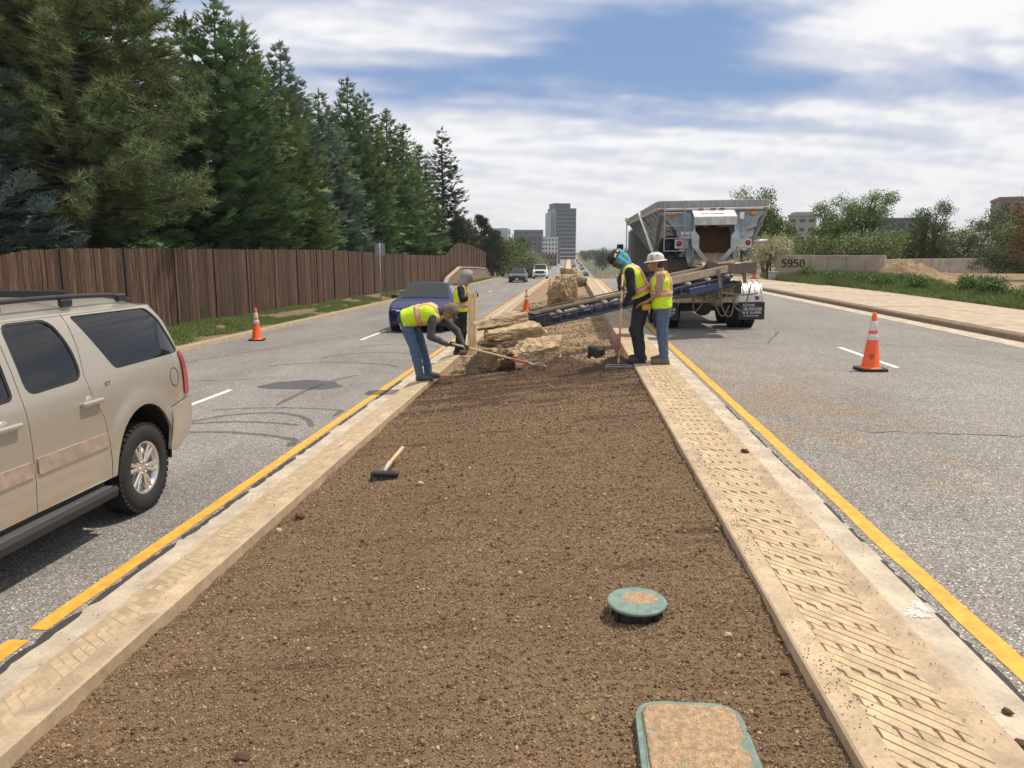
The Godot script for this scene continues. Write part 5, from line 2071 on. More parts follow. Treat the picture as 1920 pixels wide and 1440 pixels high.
# a hand closed round a rod: h a point on the rod, axis its direction
func grip(wrist: Vector3, h: Vector3, axis: Vector3, s := 1.0) -> Array:
	axis = axis.normalized()
	var v := wrist - h
	v = (v - axis * v.dot(axis)).normalized()
	var w := axis.cross(v).normalized()
	var out := []
	for i in 4:
		var off: Vector3 = axis * (float(i) - 1.5) * 0.021 * s
		var pts := []
		for a in [25.0, 95.0, 165.0, 225.0]:
			var r := 0.031 if a < 200.0 or i < 3 else 0.028
			pts.append(h + off + (v * cos(deg_to_rad(a)) + w * sin(deg_to_rad(a))) * r)
		out.append([wrist + off * 0.55, h + off + v * 0.036, 0.019, 0.014])
		out.append([h + off + v * 0.036, pts[0], 0.013, 0.0105])
		for j in (3 if i < 3 else 2):
			out.append([pts[j], pts[j + 1], 0.0105 - 0.0008 * j, 0.0098 - 0.0008 * j])
	var th := []
	for a in [-15.0, -75.0, -135.0]:
		th.append(h - axis * 0.034 * s + (v * cos(deg_to_rad(a)) + w * sin(deg_to_rad(a))) * 0.033)
	out.append([wrist.lerp(h, 0.35) - axis * 0.02 * s, th[0], 0.016, 0.0125])
	out.append([th[0], th[1], 0.012, 0.011])
	out.append([th[1], th[2], 0.011, 0.009])
	return out

# a relaxed hand hanging from the wrist
func loose_hand(wrist: Vector3, down: Vector3, side: Vector3, front: Vector3) -> Array:
	var out := []
	for i in 4:
		var off: Vector3 = side * (float(i) - 1.5) * 0.021
		var kn := wrist + down * 0.09 + off
		var ln: float = [0.068, 0.08, 0.076, 0.06][i]
		var p2 := kn + down * ln * 0.5 + front * 0.012
		var p3 := p2 + down * ln * 0.35 + front * 0.026
		out.append([wrist + off * 0.5, kn, 0.02, 0.0135])
		out.append([kn, p2, 0.0105, 0.0098])
		out.append([p2, p3, 0.0098, 0.0085])
	var t0 := wrist + down * 0.03 - side * 0.034
	var t1 := t0 + down * 0.035 - side * 0.015 + front * 0.012
	out.append([wrist - side * 0.01, t0, 0.018, 0.013])
	out.append([t0, t1, 0.012, 0.011])
	out.append([t1, t1 + down * 0.03 + front * 0.01, 0.011, 0.009])
	return out

func head_bones(c: Vector3, fwd: Vector3, up: Vector3) -> Array:
	fwd = fwd.normalized()
	up = (up - fwd * up.dot(fwd)).normalized()
	var sd := fwd.cross(up)
	var out := [[c + up * 0.03 - fwd * 0.018, c + up * 0.03 + fwd * 0.02, 0.092, 0.086], [c - up * 0.03 + fwd * 0.035, c - up * 0.075 + fwd * 0.052, 0.066, 0.045], [c - up * 0.088 + fwd * 0.066, c - up * 0.092 + fwd * 0.07, 0.026, 0.024], [c + up * 0.012 + fwd * 0.094, c - up * 0.024 + fwd * 0.118, 0.012, 0.017], [c - up * 0.055 + fwd * 0.096, c - up * 0.06 + fwd * 0.096, 0.016, 0.016]]
	for s in [-1.0, 1.0]:
		out.append([c + sd * 0.082 * s - fwd * 0.004, c + sd * 0.094 * s - up * 0.03 - fwd * 0.012, 0.02, 0.014])
		out.append([c + sd * 0.034 * s + up * 0.022 + fwd * 0.088, c + sd * 0.014 * s + up * 0.02 + fwd * 0.096, 0.013, 0.012])
		out.append([c + sd * 0.045 * s - up * 0.022 + fwd * 0.066, c + sd * 0.05 * s - up * 0.03 + fwd * 0.06, 0.024, 0.022])
	return out

# j: joints in world space. returns the figure node; clothes follow the same bones
func person(label: String, at: Vector3, j: Dictionary, o: Dictionary) -> Node3D:
	var t := thing("person", label, "person", at)
	var k := {}
	for n in j:
		k[n] = j[n] - at
	var spine: Vector3 = (k.chest - k.pelvis).normalized()
	var lat: Vector3 = (k.sh_f - k.sh_n).normalized()
	lat = (lat - spine * lat.dot(spine)).normalized()
	var fr := lat.cross(spine)
	var waist: Vector3 = k.get("waist", k.pelvis.lerp(k.chest, 0.45))
	var torso := []
	for s in [-1.0, 0.0, 1.0]:
		torso.append([k.pelvis + lat * 0.085 * s, waist + lat * 0.08 * s, 0.125, 0.122])
		torso.append([waist + lat * 0.08 * s, k.chest + lat * 0.095 * s, 0.122, 0.128])
	for b in torso:
		b[2] *= o.get("bulk", 1.0)
		b[3] *= o.get("bulk", 1.0)
	torso.append([k.sh_n.lerp(k.sh_f, 0.12), k.sh_f.lerp(k.sh_n, 0.12), 0.07, 0.07])
	torso.append([k.chest, k.neck, 0.09, 0.06])
	var legs := []
	for s in ["n", "f"]:
		legs.append([k["hip_" + s], k["knee_" + s], 0.085, 0.06])
		legs.append([k["knee_" + s], k["ankle_" + s], 0.058, 0.04])
	var arms := []
	for s in ["n", "f"]:
		arms.append([k["sh_" + s], k["el_" + s], 0.056, 0.042])
		arms.append([k["el_" + s], k["wr_" + s], 0.042, 0.028])
	var feet := []
	for s in ["n", "f"]:
		var an: Vector3 = k["ankle_" + s]
		var toe: Vector3 = k["toe_" + s]
		var dirf := (toe - an)
		dirf.y = 0.0
		dirf = dirf.normalized()
		var g: float = an.y - 0.09
		feet.append([an, an - dirf * 0.03 + Vector3(0, -0.05, 0), 0.045, 0.044])
		feet.append([Vector3(an.x, g + 0.04, an.z) - dirf * 0.04, Vector3(an.x, g + 0.04, an.z) + dirf * 0.10, 0.042, 0.044])
		feet.append([Vector3(an.x, g + 0.055, an.z) + dirf * 0.02, Vector3(an.x, g + 0.036, an.z) + dirf * 0.17, 0.045, 0.040])
	var hb := head_bones(k.head, o.face, o.up)
	var skin: Array = hb + [[k.neck - spine * 0.03, k.head - o.up.normalized() * 0.04, 0.058, 0.055]] + grow(torso, -0.02) + grow(legs, -0.02) + grow(arms, -0.008) + grow(feet, -0.012)
	var body := sdf_mesh(skin, 0.0125, 0.02, o.skin)
	var bare := []
	for s in ["n", "f"]:
		var hand: Array = o["hand_" + s].call(k["wr_" + s])
		if o.get("gloves"):
			put("glove", sdf_mesh(hand + [[k["wr_" + s], k["wr_" + s].lerp(k["el_" + s], 0.18), 0.034, 0.038]], 0.0055, 0.007, o.gloves), t)
		else:
			bare.append_array(hand + [[k["wr_" + s], k["wr_" + s].lerp(k["el_" + s], 0.12), 0.024, 0.026]])
	if bare.size():
		sdf_into(body, bare, 0.0055, 0.006, o.skin, [], 0.0)
	put("body", body, t)
	# trousers
	var seat := [[k.pelvis - lat * 0.075, k.hip_n, 0.132, 0.11], [k.pelvis + lat * 0.075, k.hip_f, 0.132, 0.11], [k.pelvis - lat * 0.07, k.pelvis + lat * 0.07, 0.132, 0.132], [k.pelvis, waist, 0.128, 0.126]]
	var leg_out := []
	for s in ["n", "f"]:
		leg_out.append([k["hip_" + s], k["knee_" + s], 0.116, 0.084])
		leg_out.append([k["knee_" + s], k["ankle_" + s] - Vector3(0, 0.05, 0), 0.083, 0.07])
	var hem: float = minf(k.ankle_n.y, k.ankle_f.y) - 0.045
	put("trousers", sdf_mesh(seat + leg_out, 0.0135, 0.025, o.trousers, [[Vector3.DOWN, -hem], [spine, spine.dot(waist) + 0.01]], 0.014), t)
	# boots
	for n in 2:
		var an: Vector3 = k[["ankle_n", "ankle_f"][n]]
		var b := put("boot", sdf_mesh(grow(feet.slice(n * 3, n * 3 + 3), 0.006), 0.009, 0.012, o.boots, [[Vector3.DOWN, -(an.y - 0.09)]]), t)
		var toe: Vector3 = k[["toe_n", "toe_f"][n]]
		var dirf := toe - an
		dirf.y = 0
		dirf = dirf.normalized()
		var st := nst()
		bx(st, Transform3D(Basis(dirf, Vector3.UP, dirf.cross(Vector3.UP)), Vector3(an.x, an.y - 0.086, an.z) + dirf * 0.065), Vector3(0.29, 0.024, 0.092), 0.01)
		obj("sole", st, M.sole, b)
	# shirt
	var sleeves := []
	for s in ["n", "f"]:
		sleeves.append([k["sh_" + s], k["el_" + s], 0.08, 0.062])
		if o.get("short_sleeves"):
			sleeves[-1] = [k["sh_" + s], k["sh_" + s].lerp(k["el_" + s], 0.72), 0.074, 0.066]
		else:
			sleeves.append([k["el_" + s], k["wr_" + s], 0.061, 0.043])
	put("shirt", sdf_mesh(torso + sleeves + [[k.chest, k.neck + spine * 0.02, 0.08, 0.068]], 0.0135, 0.022, o.shirt, [], 0.010), t)
	# vest: looser than the shirt, open at neck and arms
	var hemv: float = spine.dot(k.pelvis) - o.get("vest_drop", 0.02)
	var coat := grow(torso.slice(0, 7), 0.02) + [[k.sh_n.lerp(k.sh_f, 0.17), k.sh_f.lerp(k.sh_n, 0.17), 0.09, 0.09]] + [[k.pelvis - spine * 0.12 - lat * 0.06, k.pelvis - lat * 0.06, 0.15, 0.148], [k.pelvis - spine * 0.12 + lat * 0.06, k.pelvis + lat * 0.06, 0.15, 0.148]]
	var neckp: float = spine.dot(k.neck) - 0.005
	var cuts := [[-spine, -hemv], [spine, neckp]]
	var vest := put("vest", sdf_mesh(coat, 0.0125, 0.02, o.vest, cuts, 0.010), t)
	var mid: float = spine.dot(k.pelvis.lerp(k.chest, o.get("band_at", 0.42)))
	var band := func(called: String, by: float, mm: Material, pl: Array) -> void:
		put(called, sdf_mesh(grow(coat, by), 0.0125, 0.02, mm, cuts + pl, 0.010), vest)
	band.call("orange_band", 0.006, M.vest_orange, [[-spine, -(mid - 0.055)], [spine, mid + 0.055]])
	band.call("silver_band", 0.011, M.vest_silver, [[-spine, -(mid - 0.026)], [spine, mid + 0.026]])
	var centre: float = lat.dot(k.chest)
	for s in [-1.0, 1.0]:
		var c: float = centre + s * 0.115
		band.call("orange_band", 0.006, M.vest_orange, [[lat, c + 0.055], [-lat, -(c - 0.055)], [-spine, -(mid + 0.05)]])
		band.call("silver_band", 0.011, M.vest_silver, [[lat, c + 0.026], [-lat, -(c - 0.026)], [-spine, -(mid + 0.03)]])
	for s in [-1.0, 1.0]:
		var fx: Vector3 = o.face.normalized()
		var upx: Vector3 = (o.up - fx * o.up.dot(fx)).normalized()
		var sd := fx.cross(upx)
		var st := nst(true)
		lathe(st, Transform3D(Basis().scaled(Vector3.ONE), k.head + fx * 0.088 + sd * 0.032 * s + upx * 0.004), [[0.0, -0.011], [0.008, -0.008], [0.011, 0.0], [0.008, 0.008], [0.0, 0.011]], 8)
		obj("eye", st, M.black_plastic, t)
	return t

# shells over the head: list of [offset along up, forward, radius up/forward/side]
func head_frame(j: Dictionary, at: Vector3, o: Dictionary) -> Transform3D:
	var f: Vector3 = o.face.normalized()
	var u: Vector3 = (o.up - f * o.up.dot(f)).normalized()
	return Transform3D(Basis(f.cross(u), u, -f), j.head - at)

func hard_hat(t: Node3D, x: Transform3D, m: Material, brim_all: bool, called := "hard_hat") -> Node3D:
	var st := nst(true)
	lathe(st, x * Transform3D(Basis().scaled(Vector3(0.94, 1.0, 1.12)), Vector3(0, 0.035, 0.008)), [[0.118, 0.0], [0.121, 0.02], [0.116, 0.055], [0.098, 0.09], [0.066, 0.113], [0.03, 0.122], [0.0, 0.124]], 28)
	if brim_all:
		lathe(st, x * Transform3D(Basis().scaled(Vector3(0.94, 1.0, 1.08)), Vector3(0, 0.03, 0.004)), [[0.115, 0.0], [0.165, -0.016], [0.17, -0.013], [0.165, -0.008], [0.118, 0.01]], 32)
	else:
		prism(st, x * Transform3D(Basis(Vector3.RIGHT, PI / 2 + 0.2), Vector3(0, 0.03, -0.125)), poly([[-0.09, 0.03], [-0.07, -0.035], [0, -0.055], [0.07, -0.035], [0.09, 0.03]]), 0.008)
	var hat := obj(called, st, m, t)
	st = nst(true)
	for s in [-0.035, 0.0, 0.035]:
		var pts := []
		for i in 11:
			var a := lerpf(0.35, PI - 0.35, i / 10.0)
			pts.append(x * Vector3(s, 0.035 + sin(a) * (0.124 - absf(s) * 0.25), 0.008 + cos(a) * 0.128))
		tube(st, pts, [0.007], 6)
	obj("crown_ridge", st, m, hat)
	return hat

func build_people() -> void:
	var V := func(x: float, y: float, z: float) -> Vector3: return Vector3(x, y, z)
	# 1: bending over with the rake, on the oncoming-side kerb
	var rake_a := Vector3(-1.99, 0.365, -12.7)
	var rake_b := Vector3(-0.644, 0.035, -12.7)
	var rd := (rake_b - rake_a).normalized()
	var j1 := {"ankle_n": V.call(-2.49, -0.19, -12.75), "toe_n": V.call(-2.2, -0.28, -12.72), "ankle_f": V.call(-2.41, -0.19, -13.05), "toe_f": V.call(-2.2, -0.28, -13.03), "knee_n": V.call(-2.585, 0.25, -12.76), "knee_f": V.call(-2.46, 0.25, -13.0), "hip_n": V.call(-2.735, 0.68, -12.82), "hip_f": V.call(-2.70, 0.68, -13.02), "pelvis": V.call(-2.735, 0.745, -12.92), "waist": V.call(-2.58, 0.80, -12.92), "chest": V.call(-2.365, 0.835, -12.92), "sh_n": V.call(-2.27, 0.77, -12.73), "sh_f": V.call(-2.22, 0.79, -13.11), "neck": V.call(-2.15, 0.87, -12.91), "head": V.call(-1.985, 0.875, -12.9), "el_n": V.call(-2.285, 0.475, -12.66), "wr_n": V.call(-2.03, 0.345, -12.68), "el_f": V.call(-1.90, 0.53, -13.03), "wr_f": V.call(-1.775, 0.325, -12.87)}
	var at1 := Vector3(-2.4, -0.28, -12.9)
	var o1 := {"face": Vector3(0.45, -0.85, 0.15), "up": Vector3(0.85, 0.45, 0.05), "skin": M.skin_tan, "gloves": M.glove_dark, "trousers": M.jeans, "boots": M.boot_grey, "shirt": M.shirt_charcoal, "vest": M.vest_lime, "bulk": 1.2, "band_at": 0.62, "vest_drop": 0.05, "hand_n": func(w): return grip(w, rake_a + rd * 0.06 - at1, rd), "hand_f": func(w): return grip(w, rake_a + rd * 0.30 - at1, rd, -1.0)}
	var p1 := person("worker in blue jeans and lime vest bending over with a rake", at1, j1, o1)
	var x1 := head_frame(j1, at1, o1)
	var cap := put("cap", sdf_mesh([[x1 * Vector3(0, 0.045, 0.02), x1 * Vector3(0, 0.05, -0.02), 0.108, 0.102], [x1 * Vector3(0, -0.03, 0.06), x1 * Vector3(0, 0.03, 0.03), 0.085, 0.1]], 0.01, 0.02, M.cap_brown, [[x1.basis.z * -1.0, (x1.basis.z * -1.0).dot(x1 * Vector3(0, 0, -0.085))]], 0.006), p1)
	var st := nst()
	prism(st, x1 * Transform3D(Basis(Vector3.RIGHT, PI / 2 + 0.25), Vector3(0, 0.035, -0.115)), poly([[-0.085, 0.03], [-0.075, -0.03], [0, -0.06], [0.075, -0.03], [0.085, 0.03]]), 0.01)
	obj("visor", st, M.black_plastic, cap)
	st = nst()
	bx(st, Transform3D(Basis.from_euler(Vector3(0.1, 0.2, 0.25)), Vector3(-2.79, 0.64, -12.745) - at1), Vector3(0.06, 0.11, 0.02), 0.01)
	obj("hand_rag", st, M.off_white, p1)
	var r1 := thing("garden_rake", "steel bow rake with wooden handle held by the bending worker", "rake", rake_b)
	st = nst(true)
	tube(st, [rake_a - rake_b - rd * 0.04, rake_a.lerp(rake_b, 0.5) - rake_b, Vector3.ZERO], [0.017, 0.017, 0.015], 8)
	obj("handle", st, M.light_wood, r1)
	st = nst(true)
	tube(st, [-rd * 0.3, -rd * 0.02], [0.019, 0.0185], 8)
	obj("red_sleeve", st, M.red_tape, r1)
	build_rake_head(r1, rd, 0.36)

	# 2: standing behind the upright board, grey hood
	var at2 := Vector3(-2.4, -0.31, -16.5)
	var j2 := {"ankle_n": V.call(-2.39, -0.22, -16.35), "toe_n": V.call(-2.15, -0.31, -16.35), "ankle_f": V.call(-2.36, -0.22, -16.65), "toe_f": V.call(-2.12, -0.31, -16.65), "knee_n": V.call(-2.32, 0.16, -16.38), "knee_f": V.call(-2.29, 0.16, -16.62), "hip_n": V.call(-2.33, 0.56, -16.4), "hip_f": V.call(-2.31, 0.56, -16.6), "pelvis": V.call(-2.32, 0.63, -16.5), "chest": V.call(-2.30, 0.98, -16.5), "sh_n": V.call(-2.29, 1.09, -16.32), "sh_f": V.call(-2.26, 1.09, -16.68), "neck": V.call(-2.25, 1.17, -16.5), "head": V.call(-2.17, 1.33, -16.5), "el_n": V.call(-2.24, 0.87, -16.2), "wr_n": V.call(-2.04, 0.93, -16.1), "el_f": V.call(-2.16, 0.86, -16.72), "wr_f": V.call(-1.98, 0.95, -16.45)}
	var board_axis := Vector3(-0.06, 1.0, -0.28).normalized()
	var o2 := {"face": Vector3(0.95, -0.28, 0.1), "up": Vector3(0.28, 0.95, 0), "skin": M.skin_tan, "gloves": M.glove_dark, "trousers": M.pants_black, "boots": M.boot_grey, "shirt": M.shirt_navy, "vest": M.vest_lime, "band_at": 0.35, "hand_n": func(w): return grip(w, Vector3(-2.0, 0.97, -16.03) - at2, board_axis), "hand_f": func(w): return grip(w, Vector3(-1.95, 0.99, -16.32) - at2, board_axis)}
	var p2 := person("worker in grey hood and lime vest standing behind upright board", at2, j2, o2)
	var x2 := head_frame(j2, at2, o2)
	var hood := put("hood", sdf_mesh([[x2 * Vector3(0, 0.05, 0.025), x2 * Vector3(0, 0.055, -0.03), 0.115, 0.105], [x2 * Vector3(0, -0.05, 0.05), x2 * Vector3(0, 0.03, 0.03), 0.105, 0.115], [x2 * Vector3(0, -0.14, 0.06), x2 * Vector3(0, -0.05, 0.045), 0.12, 0.1]], 0.012, 0.025, M.hood_grey, [[-x2.basis.z, (-x2.basis.z).dot(x2 * Vector3(0, 0, -0.095))]], 0.012), p2)
	st = nst()
	prism(st, x2 * Transform3D(Basis(Vector3.RIGHT, PI / 2 + 0.12), Vector3(0, 0.05, -0.135)), poly([[-0.085, 0.04], [-0.075, -0.04], [0, -0.075], [0.075, -0.04], [0.085, 0.04]]), 0.012)
	obj("visor", st, M.hood_grey, hood)
	st = nst()
	bx(st, Transform3D(Basis(Vector3(0.985, 0.06, 0.16).normalized(), board_axis, Vector3(0.985, 0.06, 0.16).normalized().cross(board_axis)).orthonormalized(), Vector3(-1.965, 0.42, -15.62)), Vector3(0.175, 1.28, 0.04), 0.004)
	var bd := obj("timber_board", st, M.fresh_wood)
	tag(bd, "pale yellow timber board held upright beside the rock pile", "board")

	# 3: leaning over the soil with the second rake
	var rk_t := Vector3(0.82, 1.47, -12.08)
	var rk_b := Vector3(0.785, 0.20, -12.03)
	var rk := (rk_b - rk_t).normalized()
	var at3 := Vector3(1.12, 0.13, -12.35)
	var j3 := {"ankle_n": V.call(1.14, 0.22, -12.2), "toe_n": V.call(0.93, 0.13, -12.15), "ankle_f": V.call(1.19, 0.22, -12.55), "toe_f": V.call(0.97, 0.13, -12.58), "knee_n": V.call(1.035, 0.66, -12.22), "knee_f": V.call(1.12, 0.66, -12.54), "hip_n": V.call(1.13, 1.07, -12.28), "hip_f": V.call(1.19, 1.07, -12.5), "pelvis": V.call(1.16, 1.13, -12.39), "waist": V.call(1.12, 1.25, -12.39), "chest": V.call(0.99, 1.49, -12.38), "sh_n": V.call(0.93, 1.55, -12.16), "sh_f": V.call(0.95, 1.60, -12.58), "neck": V.call(0.89, 1.67, -12.38), "head": V.call(0.745, 1.745, -12.38), "el_n": V.call(0.965, 1.26, -12.08), "wr_n": V.call(0.865, 1.065, -12.04), "el_f": V.call(0.83, 1.42, -12.62), "wr_f": V.call(0.80, 1.30, -12.18)}
	var o3 := {"face": Vector3(-0.62, -0.75, 0.2), "up": Vector3(-0.72, 0.66, 0.05), "skin": M.skin_brown, "trousers": M.pants_dark, "boots": M.boot_brown, "shirt": M.pants_black, "vest": M.vest_lime, "bulk": 1.08, "band_at": 0.40, "vest_drop": -0.06, "hand_n": func(w): return grip(w, rk_t + rk * 0.42 - at3, rk), "hand_f": func(w): return grip(w, rk_t + rk * 0.17 - at3, rk)}
	var p3 := person("worker in dark hard hat and teal neck scarf leaning on a rake", at3, j3, o3)
	var x3 := head_frame(j3, at3, o3)
	var hat3 := hard_hat(p3, x3, M.hat_navy, false)
	st = nst()
	for q in [[0.0, 0.0, 0.05, 0.02], [0.012, 0.02, 0.035, 0.014], [-0.02, -0.012, 0.03, 0.012]]:
		bx(st, x3 * Transform3D(Basis.from_euler(Vector3(0, 0.0, -0.5)), Vector3(-0.112, 0.075 + q[0], 0.0 + q[1])), Vector3(0.012, q[3], q[2]), 0.003)
	obj("emblem", st, M.off_white, hat3)
	st = nst()
	bx(st, x3 * Transform3D(Basis.from_euler(Vector3(0, 0, -0.5)), Vector3(-0.116, 0.062, 0.03)), Vector3(0.012, 0.012, 0.05), 0.003)
	obj("emblem_stripe", st, M.vest_orange, hat3)
	put("neck_scarf", sdf_mesh([[x3 * Vector3(0, -0.02, 0.08), x3 * Vector3(0, 0.03, 0.07), 0.088, 0.092], [x3 * Vector3(0.06, -0.08, 0.05), x3 * Vector3(0.07, 0.0, 0.0), 0.06, 0.05], [x3 * Vector3(-0.06, -0.1, 0.02), x3 * Vector3(-0.07, 0.0, 0.0), 0.055, 0.05], [x3 * Vector3(0.05, -0.16, -0.05), x3 * Vector3(0.06, -0.06, 0.0), 0.035, 0.05], [k_mid(j3, at3), x3 * Vector3(0, -0.06, 0.08), 0.075, 0.09]], 0.011, 0.02, M.scarf_teal, [], 0.022), p3)
	var r3 := thing("garden_rake", "steel rake standing upright in front of the leaning worker", "rake", rk_b)
	st = nst(true)
	tube(st, [rk_t - rk_b - rk * 0.05, Vector3.ZERO], [0.016, 0.016], 8)
	obj("handle", st, M.light_wood, r3)
	st = nst(true)
	tube(st, [-rk * 0.42, -rk * 0.16], [0.0185, 0.0185], 8)
	obj("red_sleeve", st, M.red_tape, r3)
	build_rake_head(r3, Vector3(0.05, -1.0, 0.05).normalized(), 0.42)

	# 4: standing on the kerb by the truck, white hard hat
	var at4 := Vector3(1.45, 0.13, -12.25)
	var j4 := {"ankle_n": V.call(1.50, 0.22, -12.12), "toe_n": V.call(1.33, 0.13, -12.08), "ankle_f": V.call(1.53, 0.22, -12.42), "toe_f": V.call(1.36, 0.13, -12.48), "knee_n": V.call(1.455, 0.63, -12.14), "knee_f": V.call(1.49, 0.63, -12.4), "hip_n": V.call(1.455, 0.99, -12.15), "hip_f": V.call(1.475, 0.99, -12.35), "pelvis": V.call(1.45, 1.05, -12.25), "chest": V.call(1.43, 1.38, -12.25), "sh_n": V.call(1.405, 1.49, -12.07), "sh_f": V.call(1.46, 1.49, -12.44), "neck": V.call(1.395, 1.57, -12.25), "head": V.call(1.33, 1.70, -12.25), "el_n": V.call(1.36, 1.22, -12.02), "wr_n": V.call(1.20, 1.10, -12.12), "el_f": V.call(1.42, 1.21, -12.5), "wr_f": V.call(1.25, 1.12, -12.44)}
	var o4 := {"face": Vector3(-0.93, -0.12, -0.2), "up": Vector3(-0.1, 1.0, 0), "skin": M.skin_tan, "trousers": M.jeans_faded, "boots": M.boot_tan, "shirt": M.shirt_pink, "short_sleeves": true, "vest": M.vest_lime, "bulk": 1.1, "band_at": 0.55, "vest_drop": 0.05, "hand_n": func(w): return loose_hand(w, Vector3(-0.9, -0.35, -0.1).normalized(), Vector3(0, 0.3, 0.9).normalized(), Vector3(-0.3, -0.9, 0).normalized()), "hand_f": func(w): return loose_hand(w, Vector3(-0.9, -0.35, 0.1).normalized(), Vector3(0, 0.3, -0.9).normalized(), Vector3(-0.3, -0.9, 0).normalized())}
	var p4 := person("worker in white brimmed hard hat and jeans standing by the truck", at4, j4, o4)
	var x4 := head_frame(j4, at4, o4)
	var hat4 := hard_hat(p4, x4, M.hat_white, true)
	st = nst()
	rng.seed = 8
	for i in 9:
		var a := rng.randf() * TAU
		var h := rng.randf_range(0.055, 0.11)
		var r := 0.122 - maxf(0.0, h - 0.06) * 0.5
		bx(st, x4 * Transform3D(Basis(Vector3.UP, -a), Vector3(cos(a) * r * 0.96, h + 0.01, sin(a) * r * 1.1)), Vector3(0.008, 0.03, 0.05), 0.002)
	obj("sticker", st, M.sticker_brown, hat4).set_meta("kind", "stuff")
	st = nst()
	for s in [-1, 1]:
		box(st, x4 * Vector3(0.035 * s, 0.012, -0.105), Vector3(0.05, 0.034, 0.05), 0.01)
		bar(st, x4 * Vector3(0.066 * s, 0.016, -0.08), x4 * Vector3(0.094 * s, 0.01, 0.02), 0.008, 0.01)
	obj("sunglasses", st, M.black_plastic, p4)
	put("hair", sdf_mesh([[x4 * Vector3(0, 0.02, 0.05), x4 * Vector3(0, -0.05, 0.06), 0.082, 0.06]], 0.012, 0.02, M.boot_brown), p4)
	st = nst()
	bx(st, Transform3D(Basis.from_euler(Vector3(0.1, 0.3, 0.0)), Vector3(1.2, 1.02, -12.2) - at4), Vector3(0.16, 0.1, 0.12), 0.02)
	var rc := obj("control_box", st, M.control_yellow)
	rc.position = at4
	tag(rc, "yellow remote control box held at the standing worker's waist", "control box")

func k_mid(j: Dictionary, at: Vector3) -> Vector3:
	return j.neck.lerp(j.chest, 0.15) - at

func build_rake_head(parent: Node3D, along: Vector3, w: float) -> void:
	var side := Vector3(0.25, 0.0, 1.0) if absf(along.y) < 0.7 else Vector3(1.0, 0.0, 0.12)
	side = side.normalized()
	var flat := Vector3(along.x, 0.0, along.z)
	flat = flat.normalized() if flat.length() > 0.3 else Vector3(0, 0, 1)
	var st := nst(true)
	tube(st, [-along * 0.02, along * 0.10], [0.017, 0.010], 8)
	obj("ferrule", st, M.galvanised, parent)
	var c := along * 0.10 + (flat * 0.14 if absf(along.y) < 0.7 else Vector3(0, -0.0, 0.02))
	for s in [-1.0, 1.0]:
		var pts := []
		for i in 9:
			var f := i / 8.0
			pts.append((along * 0.08).lerp(c + side * w * 0.5 * s, f) + side * s * 0.05 * sin(PI * f) + Vector3(0, 0.015 * sin(PI * f), 0))
		st = nst(true)
		tube(st, pts, [0.006], 6)
		obj("bow", st, M.galvanised, parent)
	st = nst()
	bar(st, c - side * w * 0.5, c + side * w * 0.5, 0.014, 0.014)
	obj("bar", st, M.galvanised, parent)
	for i in 15:
		st = nst()
		var p: Vector3 = c + side * w * (i / 14.0 - 0.5)
		bar(st, p, p + Vector3(0, -0.06, 0) + flat * 0.012, 0.007, 0.007)
		obj("tine", st, M.galvanised, parent)

# ---------------------------------------------------------------- rocks
func sphere_points(level: int) -> Array:
	var ico := ico_points()
	var p: Array = ico[0]
	var f: Array = ico[1]
	for l in level:
		var mid := {}
		var nf := []
		for t in f:
			var e := []
			for k in 3:
				var a: int = mini(t[k], t[(k + 1) % 3])
				var b: int = maxi(t[k], t[(k + 1) % 3])
				var key := a * 100000 + b
				if not mid.has(key):
					mid[key] = p.size()
					p.append((p[a] + p[b]).normalized())
				e.append(mid[key])
			nf.append_array([[t[0], e[0], e[2]], [t[1], e[1], e[0]], [t[2], e[2], e[1]], [e[0], e[1], e[2]]])
		f = nf
	return [p, f]

var ball := []

func rock_mesh(size: Vector3, sd: int, tone: Color, facets := 14) -> ArrayMesh:
	if ball.is_empty():
		ball = sphere_points(4)
	rng.seed = sd
	var cuts := []
	for k in facets:
		var n := Vector3(rng.randfn(), rng.randfn(), rng.randfn()).normalized()
		cuts.append([n, rng.randf_range(0.62, 0.95)])
	for n in [Vector3.UP, Vector3.DOWN, Vector3.LEFT, Vector3.RIGHT, Vector3.FORWARD, Vector3.BACK]:
		var q: Vector3 = (n + rv(0.16)).normalized()
		cuts.append([q, rng.randf_range(0.72, 0.86)])
	var v := PackedVector3Array()
	var c := PackedColorArray()
	for d in ball[0]:
		var r := 1.3
		for q in cuts:
			var dp: float = d.dot(q[0])
			if dp > 0.05:
				r = minf(r, q[1] / dp)
		var p: Vector3 = d * r
		p += d * (n1.get_noise_3d(p.x * 40.0 + sd, p.y * 40.0, p.z * 40.0) * 0.09 - absf(n2.get_noise_3d(p.x * 60.0, p.y * 110.0 + sd, p.z * 60.0)) * 0.10 + n2.get_noise_3d(p.x * 210.0, p.y * 210.0 + sd, p.z * 210.0) * 0.035)
		v.append(p * size / 2.0)
		var s := n1.get_noise_3d(p.x * 16.0, p.y * 55.0 + sd, p.z * 16.0) * 0.5 + 0.5
		var b := n2.get_noise_3d(p.x * 45.0 + sd, p.y * 45.0, p.z * 45.0) * 0.5 + 0.5
		var col := tone.lerp(Color(0.52, 0.385, 0.225), s * 0.6)
		col = col.lerp(Color(0.19, 0.14, 0.095), smoothstep(0.52, 0.8, b) * 0.6)
		c.append(col)
	var st := nst()
	for t in ball[1]:
		for k in [0, 2, 1]:
			st.set_color(c[t[k]])
			st.add_vertex(v[t[k]])
	return done(st, M.rock)

